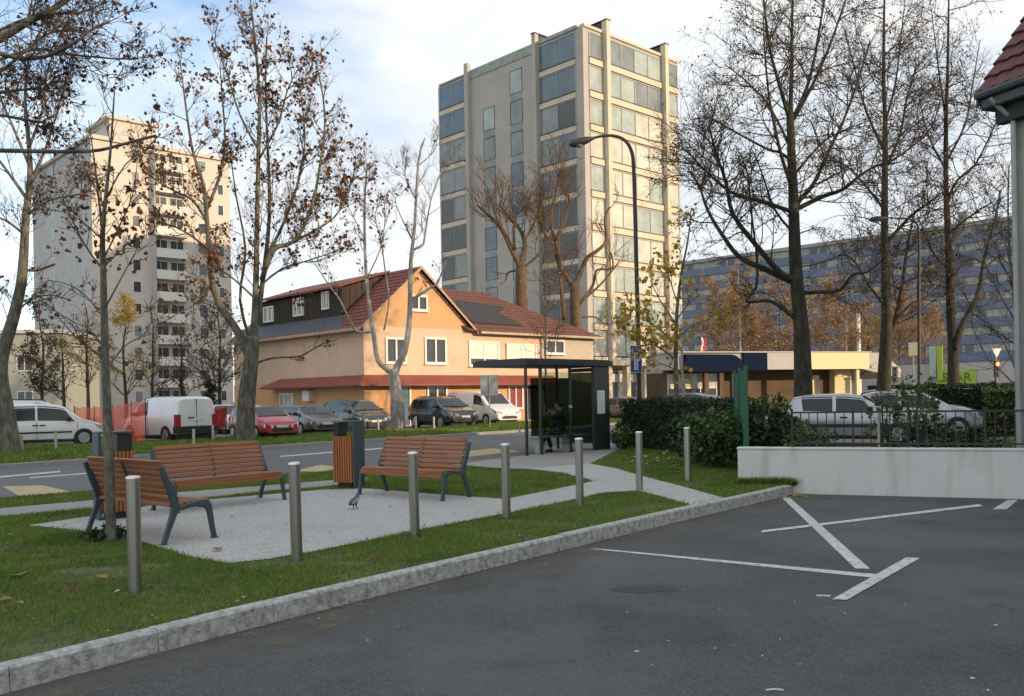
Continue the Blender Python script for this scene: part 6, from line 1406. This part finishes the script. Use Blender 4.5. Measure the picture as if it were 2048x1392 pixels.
mb = MB(); mb.box(-.43, .43, .032, .05, 1.62, 2.62); mb.box(-.43, .43, -.0, .032, 1.8, 1.84); mb.box(-.43, .43, -.0, .032, 2.4, 2.44); mb.build('panel', M['sign_grey'], T)
n = 0
for px, py, hgt in [(832, 861, .62), (868, 862, .62), (904, 858, .62), (940, 856, .60), (1008, 848, .6), (388, 897, .6), (426, 886, .62), (112, 905, .6), (44, 908, .55), (757, 866, .6), (1030, 846, .6)]:
    p = gnd(px, py); D = p.y
    o_ = MB(); o_.lathe([(.045, -.05), (.045, hgt - .06), (.052, hgt - .055), (.052, hgt - .01), (.03, hgt)], 12)
    nm = ['before the rear wheel of the dark off-road estate', 'before the front door of the dark off-road estate', 'before the bonnet of the dark off-road estate', 'before the bumper of the dark off-road estate', 'before the front wheel of the delivery van', 'behind the panel van bumper', 'between the panel van and the red car', 'before the sill of the side-on white van', 'beside the foot of the curving plane tree', 'beside the sunlit nose of the people carrier', 'before the bumper of the delivery van'][n]
    o = o_.build('marker_post', M['post_small'], None, smooth=40); o.location = (p.x, p.y, .07); tag(o, 'short pale marker post ' + nm, 'post', 'marker posts along the verge'); n += 1
# traffic lights, give-way sign, flag, flagpole, panel sign, chimney mast
def traffic_light(px, pyt, D, label, lit):
    p = at(px, pyt, D); T = empty('traffic_light', (p.x, p.y, 0), R(10), label, 'traffic light'); z = p.z
    mb = MB(); mb.cyl(0, 0, 0, z + .3, .05, 10); mb.build('pole', M['pole_dark'], T)
    mb = MB(); mb.box(-.16, .16, -.2, -.04, z - .55, z + .5)
    for k in range(3): mb.box(-.13, .13, -.36, -.2, z + .40 - k * .33, z + .42 - k * .33)
    mb.build('housing', M['black'], T, bevel=.02)
    for k in range(3):
        mb = MB(); Mx = Matrix.Translation((0, -.2, z + .27 - k * .33)) @ Matrix.Rotation(R(90), 4, 'X'); mb.lathe([(.12, .0), (.10, .03), (.03, .045)], 14, Mx); mb.build('lens', M['red_lamp'] if (k == 0 and lit) else M['black'], T, smooth=60)
traffic_light(1991, 737, 55, 'traffic light glowing red above the right hedge', True)
traffic_light(1788, 748, 60, 'unlit traffic light beside the trunk of the low forked plane', False)
p = at(1993, 706, 55.4); T = empty('give_way_sign', (p.x, p.y, p.z), R(10), 'pale triangular give-way sign above the red traffic light', 'sign')
mb = MB(); mb.add([(-.34, -.02, .28), (.34, -.02, .28), (0, -.02, -.30), (-.34, .0, .28), (.34, 0, .28), (0, 0, -.30)], [(0, 2, 1), (3, 4, 5), (0, 1, 4, 3), (1, 2, 5, 4), (2, 0, 3, 5)]); mb.build('panel', M['sign_grey'], T)
mb = MB(); mb.cyl(0, .04, -p.z, .3, .035, 8); mb.build('pole', M['pole_galv'], T)
p = at(1826, 698, 62); T = empty('panel_sign', (p.x, p.y, p.z), R(-30), 'blank pale rectangular sign on a post beside the black street lamp', 'sign')
mb = MB(); mb.box(-.28, .28, -.03, .03, -.45, .45); mb.build('panel', M['sunlit_fascia'], T); mb = MB(); mb.cyl(0, .06, -p.z, .4, .04, 8); mb.build('pole', M['pole_galv'], T)
p = at(1717, 660, 75); b = MB(); b.cyl(0, 0, 0, at(1717, 628, 75).z, .16, 12); b.cyl(0, 0, at(1717, 628, 75).z, at(1717, 628, 75).z + .1, .2, 12); o = b.build('chimney_pipe', M['white_flat'], None, smooth=40); o.location = (p.x, p.y, 0); tag(o, 'thin white chimney pipe rising behind the sunlit fascia', 'chimney pipe')
p = at(1412, 720, 58); T = empty('flag', (p.x, p.y, 0), 0, 'small red and white flag hanging over the curved navy sign', 'flag')
mb = MB(); q0 = Vector((0, 0, 4.0)); mb.tube([(0, 0, 3.6), (-.35, -.3, 5.2)], .02, 6); mb.build('pole', M['white_flat'], T)
mb = MB(); vs = []; 
for i in range(6):
    for j in range(4): vs.append((-.33 + j * .09 + .05 * math.sin(i * 1.1), -.28 + .05 * math.sin(i * 1.3 + j), 5.15 - i * .17 - j * .02))
mb.add(vs, [(i * 4 + j, i * 4 + j + 1, (i + 1) * 4 + j + 1, (i + 1) * 4 + j) for i in range(5) for j in range(3)]); mb.m = [1 if k % 3 == 0 else 0 for k in range(len(mb.f))]; mb.build('cloth', [M['red_flat'], M['white_flat']], T)
# wooden stake of the young tree
p = gnd(1366, 892); b = MB(); b.tube([(0, 0, 0), (-.02, 0, 2.9)], .035, 8); o = b.build('tree_stake', M['pole_galv'], None, smooth=60); o.location = (p.x, p.y - .2, 0); tag(o, 'grey stake standing beside the golden young tree', 'stake')
# orange netting
def netting(pix, hgt, D0, D1, label, mat):
    n = len(pix); mb = MB(); rg_ = random.Random(5); vs = []; k = 40; rows = 6
    for i in range(k + 1):
        f = i / k * (n - 1); j = min(n - 2, int(f)); t = f - j; x = pix[j][0] + (pix[j + 1][0] - pix[j][0]) * t; y0 = pix[j][1] + (pix[j + 1][1] - pix[j][1]) * t; y1 = pix[j][2] + (pix[j + 1][2] - pix[j][2]) * t
        D_ = D0 + (D1 - D0) * i / k
        for r in range(rows + 1):
            q = at(x, y0 + (y1 - y0) * r / rows, D_); q.y += .05 * math.sin(i * .5 + r * .9); q.z += .03 * math.sin(i * 1.7); vs.append(q)
    T = empty('safety_netting', vs[0] - Vector((0, 0, vs[0].z)), 0, label, 'netting'); o0 = T.location.copy()
    mb.add([v - o0 for v in vs], [(i * (rows + 1) + r, (i + 1) * (rows + 1) + r, (i + 1) * (rows + 1) + r + 1, i * (rows + 1) + r + 1) for i in range(k) for r in range(rows)]); mb.build('mesh', mat, T, smooth=180)
    for j in range(n):
        b0 = at(pix[j][0], pix[j][1] - 3, D0 + (D1 - D0) * j / (n - 1)) - o0; mb = MB(); mb.cyl(b0.x, b0.y + .02, 0, b0.z, .02, 6); mb.build('stake', M['black'], T)
netting([(148, 815, 872), (188, 815, 878), (225, 814, 887), (262, 806, 893), (290, 800, 890)], 1, 38.2, 34.2, 'orange safety netting strung before the nose of the panel van', M['net'])
M['net_dark'] = mk('red_net', (0.40, 0.03, 0.025), .8, var=.3, scale=2)
netting([(408, 812, 858), (430, 818, 858), (452, 815, 856)], 1, 41.0, 41.5, 'dark red netting between the panel van and the red car', M['net_dark'])
# ------------------------------------------------------------------ white wall, railing, green fence
w0 = Vector((W0.x, W0.y)); T0 = math.atan2(wdir.y, wdir.x)
o = MB(); o.box(0, 4.75, 0, .22, -.3, .60); o.box(-.012, 4.75, -.012, .235, .601, .640)
o = o.build('low_wall', M['wall_white'], None, bevel=.012); o.location = (w0.x, w0.y, 0); o.rotation_euler = (0, 0, T0); tag(o, 'low white rendered wall at the end of the parking lot', 'wall')
T = empty('iron_railing', (w0.x, w0.y, .64), T0, 'dark iron railing with thin bars along the white wall', 'railing')
r0_ = along((w0.x, w0.y), (wdir.x, wdir.y), 1583, .7); r1_ = 4.72; RH = .60; yb = .14
mb = MB(); mb.box(r0_, r1_, yb - .012, yb + .012, RH - .02, RH + .01); mb.box(r0_, r1_, yb - .012, yb + .012, .05, .08); mb.build('rail', M['fence_dark'], T)
nb = 27
for i in range(nb + 1):
    x = r0_ + (r1_ - r0_) * i / nb; thick = .018 if i % 7 == 0 else .008
    mb = MB(); mb.box(x - thick, x + thick, yb - thick, yb + thick, 0.0, RH - .021 if i % 7 else RH + .06); mb.build('bar' if i % 7 else 'post', M['fence_dark'], T)
p = at(1742, 880, 15.6); b = MB(); b.box(-.02, .02, -.02, .02, -.0, .62); o = b.build('marker_stake', M['post_small'], None); o.location = (p.x, 15.25, .62); tag(o, 'pale short stake behind the iron railing near the front wheel', 'stake')
g0 = at(1494, 880, 16.6); g1 = at(1471, 880, 20.6)
T = empty('mesh_fence', (g0.x, g0.y, 0), math.atan2(g1.y - g0.y, g1.x - g0.x), 'green wire mesh fence seen edge-on at the end of the white wall', 'fence'); gl = (g1 - g0).xy.length
mb = MB()
for i in range(int(gl / .055)): x = i * .055; mb.tube([(x, 0, .05), (x, 0, 2.02)], .005, 4)
for k in range(11): mb.box(0, gl, -.006, .006, .1 + k * .19, .112 + k * .19)
mb.build('mesh_panel', M['fence_green'], T)
for i in range(3):
    mb = MB(); x = gl * i / 2; mb.box(x - .03, x + .03, -.03, .03, 0, 2.1); mb.build('post', M['fence_green'], T)
# ------------------------------------------------------------------ hedges and shrubs
def hedge(name, pts_fn, n, size, mat, label, core, seed, cat='hedge', shape=LEAF4):
    T = empty(name, core[0], core[1], label, cat); mb = MB(); hx_, hy_, hz_ = core[2]; mb.box(-hx_ * .88, hx_ * .88, -hy_ * .8, hy_ * .8, 0, hz_ * .92); mb.build('branches', M['hedge_core'], T)  # solid near-black box as core, darkening the gaps between leaves
    rs_ = np.random.RandomState(seed); q = rs_.rand(n, 3) * 2 - 1; ax = rs_.randint(0, 5, n); 
    q[ax == 0, 0] = 1; q[ax == 1, 0] = -1; q[ax == 2, 1] = -1; q[ax == 3, 1] = 1; q[ax == 4, 2] = 1
    q *= (1 - .12 * rs_.rand(n, 1)); P = np.stack([q[:, 0] * hx_, q[:, 1] * hy_, (q[:, 2] + 1) / 2 * hz_], 1)
    P += .04 * np.sin(P[:, ::-1] * 7)
    leaves('foliage', P, size, mat, T, seed, shape, droop=-.2)
    return T
def shrub(px, py, D, rx_, rz_, n, size, mat, label, seed, z=0.0, name='shrub', stems=6, flat=1.0, group=None):
    b = at(px, py, D); T = empty(name, (b.x, b.y, z), 0, label, 'shrub', group); rg_ = random.Random(seed); mb = MB(); lp = []
    for i in range(stems):
        a = rg_.uniform(0, 6.28); rr_ = rx_ * rg_.uniform(.3, 1); top = Vector((math.cos(a) * rr_, math.sin(a) * rr_ * .8, rz_ * rg_.uniform(.65, 1.05)))
        P = [Vector((math.cos(a) * .06, math.sin(a) * .06, 0)), top * .5 + Vector((0, 0, rz_ * .08)), top]; P, Rr = smooth_line(P, [.016, .01, .004], 3); mb.tube(P, Rr, 5)
    for i in range(n):
        d = rvec(rg_); r_ = rg_.random() ** .45; lp.append((d.x * rx_ * r_, d.y * rx_ * r_ * flat, rz_ * (.52 + .5 * d.z * r_)))
    # clumps
    cl = [(rvec(rg_) , rg_.uniform(.15, .3)) for _ in range(10)]
    for c, s_ in cl:
        for _ in range(n // 14):
            v = rvec(rg_) * s_ * rx_ * rg_.random() ** .5; lp.append((c.x * rx_ * .85 + v.x, c.y * rx_ * .7 + v.y, max(.02, rz_ * (.55 + .42 * c.z) + v.z)))
    mb.build('branches', M['twig'], T); leaves('foliage', lp, size, mat, T, seed, LEAF4, droop=-.1)
h0 = gnd(1258, 892); h1 = Vector((5.3, 21.6, 0)); mid = (h0 + h1) / 2; hv = h1 - h0
hedge('clipped_hedge', None, 9000, .085, M['leaf_dark'], 'dark clipped hedge between the bus shelter and the golden tree', ((mid.x + .2, mid.y + .3, 0), math.atan2(hv.y, hv.x), (hv.xy.length / 2, .55, 1.42)), 5)
shrub(1245, 885, 26.2, .38, .75, 420, .09, M['leaf_bush'], 'low shrub at the shelter end of the clipped hedge', 6, group='shrubs by the hedge')
shrub(1440, 895, 19.2, .85, 1.28, 1500, .11, M['leaf_bush'], 'bright bush just left of the green mesh fence', 7, group='shrubs by the hedge')
shrub(1400, 895, 20.2, .7, 1.15, 1100, .10, M['leaf_dark'], 'dark bush between the golden tree and the green fence', 17, group='shrubs by the hedge')
shrub(1530, 895, 18.0, .75, 1.32, 1300, .10, M['leaf_dark'], 'dark bush right of the green mesh fence', 8, group='shrubs by the hedge')
shrub(1545, 895, 19.5, .5, 1.55, 500, .10, M['leaf_bush'], 'tall pale leaved bush behind the dark one beside the silver car tail', 18, group='shrubs by the hedge')
shrub(1620, 900, 16.6, .50, .85, 480, .085, M['leaf_bush'], 'loose green shrub behind the railing in front of the silver door', 9, z=.2, group='shrubs behind the railing')
shrub(1585, 900, 17.2, .42, .9, 420, .085, M['leaf_dark'], 'dark shrub behind the left end of the railing', 19, z=.15, group='shrubs behind the railing')
shrub(1768, 900, 17.2, .36, 1.42, 190, .085, M['leaf_bush'], 'tall thin shrub before the windscreen of the nearest silver car', 10, z=.2, stems=9, group='shrubs behind the railing')
shrub(1835, 900, 17.0, .42, 1.70, 380, .085, M['leaf_bush'], 'tallest shrub behind the railing before the second silver car', 11, z=.2, stems=10, group='shrubs behind the railing')
shrub(1866, 900, 16.4, .50, .85, 420, .08, M['leaf_dark'], 'tangled dark shrub below the nose of the second silver car', 12, z=.15, stems=14, group='shrubs behind the railing')
shrub(1940, 900, 18.0, .7, .75, 700, .085, M['leaf_dark'], 'low dark shrub at the right end of the railing', 13, z=.1, group='shrubs behind the railing')
hp = at(1965, 820, 31.0); hedge('clipped_hedge', None, 9000, .10, M['leaf_dark'], 'long dark hedge below the red traffic light', ((hp.x, hp.y, 0), R(-20), (2.6, .7, 1.72)), 14)
hp2 = at(2080, 830, 29); hedge('clipped_hedge', None, 3000, .10, M['leaf_bush'], 'greener hedge end beside the grey corner house', ((hp2.x, hp2.y, 0), R(-20), (1.6, .6, 1.6)), 15)
sheet('back_lawn', [(9.5, 19.5), (18, 17.5), (20, 25), (12.8, 26.0)], 0.055, M['soil'])
bl = [(9.5, 19.5), (18, 17.5), (20, 25), (12.8, 26.0)]
tag(grass('lawn_grass', bl, 16000, [], .08, .010, .055), 'patch of lawn grass behind the iron railing', 'grass', None, 'stuff')
shrub(206, 1074, 10.6, .27, .13, 200, .055, M['leaf_dark'], 'low dark ivy clump around the foot of the slender young tree', 16, name='ivy_clump')
shrub(660, 868, 43.5, .5, .55, 160, .14, M['leaf_gold'], 'low yellowing weeds in front of the grey estate car', 26, z=.05, name='weed_clump')
# taller grass at the wall foot
def tuft(poly, n, h, wdt, z, label, nm='wall_grass'): return tag(grass(nm, poly, n, [], h, wdt, z), label, 'grass', None, 'stuff')
tuft([(3.9, 15.6), (4.62, 15.30), (4.85, 15.36), (4.3, 15.70), (3.9, 15.85)], 1700, .10, .006, 0, 'taller grass growing at the foot of the white wall')
# dusty strip in the gutter
md_, td_, bd_ = base_mat('gutter_dust'); bd_.inputs['Base Color'].default_value = (.15, .135, .11, 1); bd_.inputs['Roughness'].default_value = .95
_tc = N('ShaderNodeTexCoord', td_); _n = N('ShaderNodeTexNoise', td_); _n.inputs['Scale'].default_value = 3.5; _n.inputs['Detail'].default_value = 8; _n.inputs['Roughness'].default_value = .7
_r = N('ShaderNodeMapRange', td_); _r.inputs[1].default_value = .40; _r.inputs[2].default_value = .72; _r.inputs[4].default_value = .85
_tr = N('ShaderNodeBsdfTransparent', td_); _ms = N('ShaderNodeMixShader', td_)
td_.links.new(_tc.outputs['Object'], _n.inputs['Vector']); td_.links.new(_n.outputs[0], _r.inputs[0]); td_.links.new(_r.outputs[0], _ms.inputs[0]); td_.links.new(_tr.outputs[0], _ms.inputs[1]); td_.links.new(bd_.outputs[0], _ms.inputs[2]); td_.links.new(_ms.outputs[0], td_.nodes['Material Output'].inputs[0])
ka = resample(KT[1:], .4); rgk = random.Random(2)
kin = offset(ka, .13); kout = [p + (q - p).normalized() * rgk.uniform(.25, .75) for p, q in zip(kin, offset(ka, .5))]
sheet('gutter_dust', [tuple(p) for p in kin] + [tuple(p) for p in kout[::-1]], LOTZ + .003, md_)
# ------------------------------------------------------------------ fallen leaves and litter
def scatter(name, polys, n, size, mat, z, seed, label, holes=(), flat=.25):
    rs_ = np.random.RandomState(seed); P = np.array(polys); lo, hi_ = P.min(0), P.max(0); out = []
    while len(out) < n:
        q = lo + rs_.rand(4000, 2) * (hi_ - lo); k = inpoly(q, polys); 
        for h in holes: k &= ~inpoly(q, h)
        out += q[k].tolist()
    q = np.array(out[:n]); a = rs_.rand(n) * 6.28; sz = size * (.5 + rs_.rand(n)); sh = LEAF9; k = len(sh)
    V = np.zeros((n, k, 3)); ca_, sa_ = np.cos(a), np.sin(a)
    V[:, :, 0] = q[:, 0:1] + sz[:, None] * (sh[None, :, 0] * ca_[:, None] - sh[None, :, 1] * sa_[:, None]); V[:, :, 1] = q[:, 1:2] + sz[:, None] * (sh[None, :, 0] * sa_[:, None] + sh[None, :, 1] * ca_[:, None])
    tl = (rs_.rand(n) - .5) * flat * 2; V[:, :, 2] = z + sz[:, None] * (np.abs(sh[None, :, 0]) * .5 + .5 * flat + (sh[None, :, 1] - .5) * tl[:, None])
    return tag(npmesh(name, V.reshape(-1, 3), np.arange(n * k).reshape(-1, k), mat, k=k), label, 'leaves', None, 'stuff')
near = [(-6.5, 11.5), (-3.3, 5.7), (-.2, 9.7), (2.4, 12.9), (4.6, 15.4), (3.9, 17), (-1, 20), (-6, 16)]
scatter('fallen_leaves', near, 55, .05, M['leaf_fallen'], .02, 1, 'dry leaves scattered over the lawn', [plaza])
scatter('fallen_leaves', [tuple(p) for p in G([(1250, 925), (1290, 905), (1460, 905), (1470, 930), (1330, 945)])], 70, .12, M['leaf_fallen'], .03, 2, 'pale fallen leaves under the golden tree')
kl = offset(resample(KT[1:], .5), -.30); ko2 = offset(resample(KT[1:], .5), .55)
scatter('fallen_leaves', [tuple(p) for p in kl] + [tuple(p) for p in offset(resample(KT[1:], .5), -.02)[::-1]], 60, .035, M['leaf_fallen'], .018, 6, 'small dry leaves caught in the grass along the kerb')
scatter('fallen_leaves', [tuple(p) for p in offset(resample(KT[1:], .5), .15)] + [tuple(p) for p in offset(resample(KT[1:], .5), .40)[::-1]], 34, .028, M['leaf_fallen'], LOTZ + .004, 7, 'small dry leaves lying in the gutter below the kerb')
scatter('fallen_leaves', plaza, 26, .05, M['leaf_fallen'], .014, 3, 'few dry leaves on the pale gravel square')
scatter('fallen_leaves', vergep, 110, .13, M['leaf_fallen'], .10, 4, 'brown leaves lying on the far verge')
def leafobj(px, py, size, label, seed, z=.02):
    p = gnd(px, py); T = MB(); rr = random.Random(seed); a = rr.uniform(0, 6); vs = []; 
    for r, (x, y) in enumerate(LEAF9): vs.append((size * x, size * (y - .5), size * (.35 * abs(x) + .25 * (y - .5) ** 2 + .05)))
    b = MB(); b.add([(0, -.02 * size, .02 * size)] + vs, [(0, 1 + i, 1 + (i + 1) % len(vs)) for i in range(len(vs))]); o = b.build('dry_leaf', M['leaf_fallen'], None); o.location = (p.x, p.y, z); o.rotation_euler = (rr.uniform(-.2, .2), rr.uniform(-.2, .2), a); tag(o, label, 'leaf', 'large dry leaves')
leafobj(435, 1104, .13, 'large curled dry leaf on the gravel near the square corner', 3)
leafobj(38, 1158, .19, 'large tan dry leaf in the grass at the far left', 5); leafobj(205, 1160, .12, 'tan dry leaf in the grass left of the nearest bollard', 8); leafobj(12, 1205, .11, 'dry leaf at the left edge above the kerb', 9)
rgp = random.Random(9)
spots = [(1520, 1022), (1640, 1030), (1440, 1220), (1560, 1280), (1337, 1283), (1274, 1304), (1305, 1331), (1945, 1358), (1976, 1382), (1784, 1207), (1811, 1210), (1752, 1256), (1992, 1252), (1985, 1293), (1525, 1313), (1740, 1345), (735, 1282), (1060, 1118), (1092, 1130), (1100, 1180), (1690, 1228), (1880, 1390), (1430, 1298), (1660, 1382), (1590, 1205), (1350, 1240), (1600, 1330), (1850, 1300), (1255, 1225), (1400, 1350), (1710, 1050), (1830, 1090)]
mb = MB()
for (px, py) in spots[::2] + spots[1:8:2]:
    p = gnd(px, py, LOTZ); a = rgp.uniform(0, 6); s_ = rgp.uniform(.006, .017); M4 = Matrix.Translation((p.x, p.y, LOTZ + .004)) @ Matrix.Rotation(a, 4, 'Z') @ Matrix.Rotation(rgp.uniform(-.2, .2), 4, 'X')
    mb.prism([(-s_, -s_ * .5), (s_ * .8, -s_ * .6), (s_, s_ * .3), (-.2 * s_, s_ * .7)], 0, .004, M4)
tag(mb.build('litter', M['litter'], None), 'small pale crumbs of litter scattered on the asphalt', 'litter', None, 'stuff')
p = gnd(1549, 1382, LOTZ); b = MB(); b.tube([(-.05, 0, 0), (.0, .004, .004), (.05, -.004, 0)], .006, 6); o = b.build('stick', M['litter'], None); o.location = (p.x, p.y, LOTZ + .006); tag(o, 'thin pale stick lying on the asphalt at the bottom edge', 'stick')
mb = MB()
for i in range(40):
    t = rgp.random(); q = gnd(1570 + t * 45, 990 + rgp.uniform(-2, 6), LOTZ); s_ = rgp.uniform(.015, .05); M4 = Matrix.Translation((q.x, q.y, LOTZ + .004)) @ Matrix.Rotation(rgp.uniform(0, 6), 4, 'Z') @ Matrix.Rotation(rgp.uniform(-.4, .4), 4, 'X')
    mb.prism([(-s_, -s_ * .4), (s_ * .8, -s_ * .5), (s_, s_ * .3), (-.2 * s_, s_ * .6)], 0, .008, M4)
tag(mb.build('debris', M['leaf_fallen'], None), 'swept leaves and rubbish in the corner between kerb and white wall', 'debris', None, 'stuff')
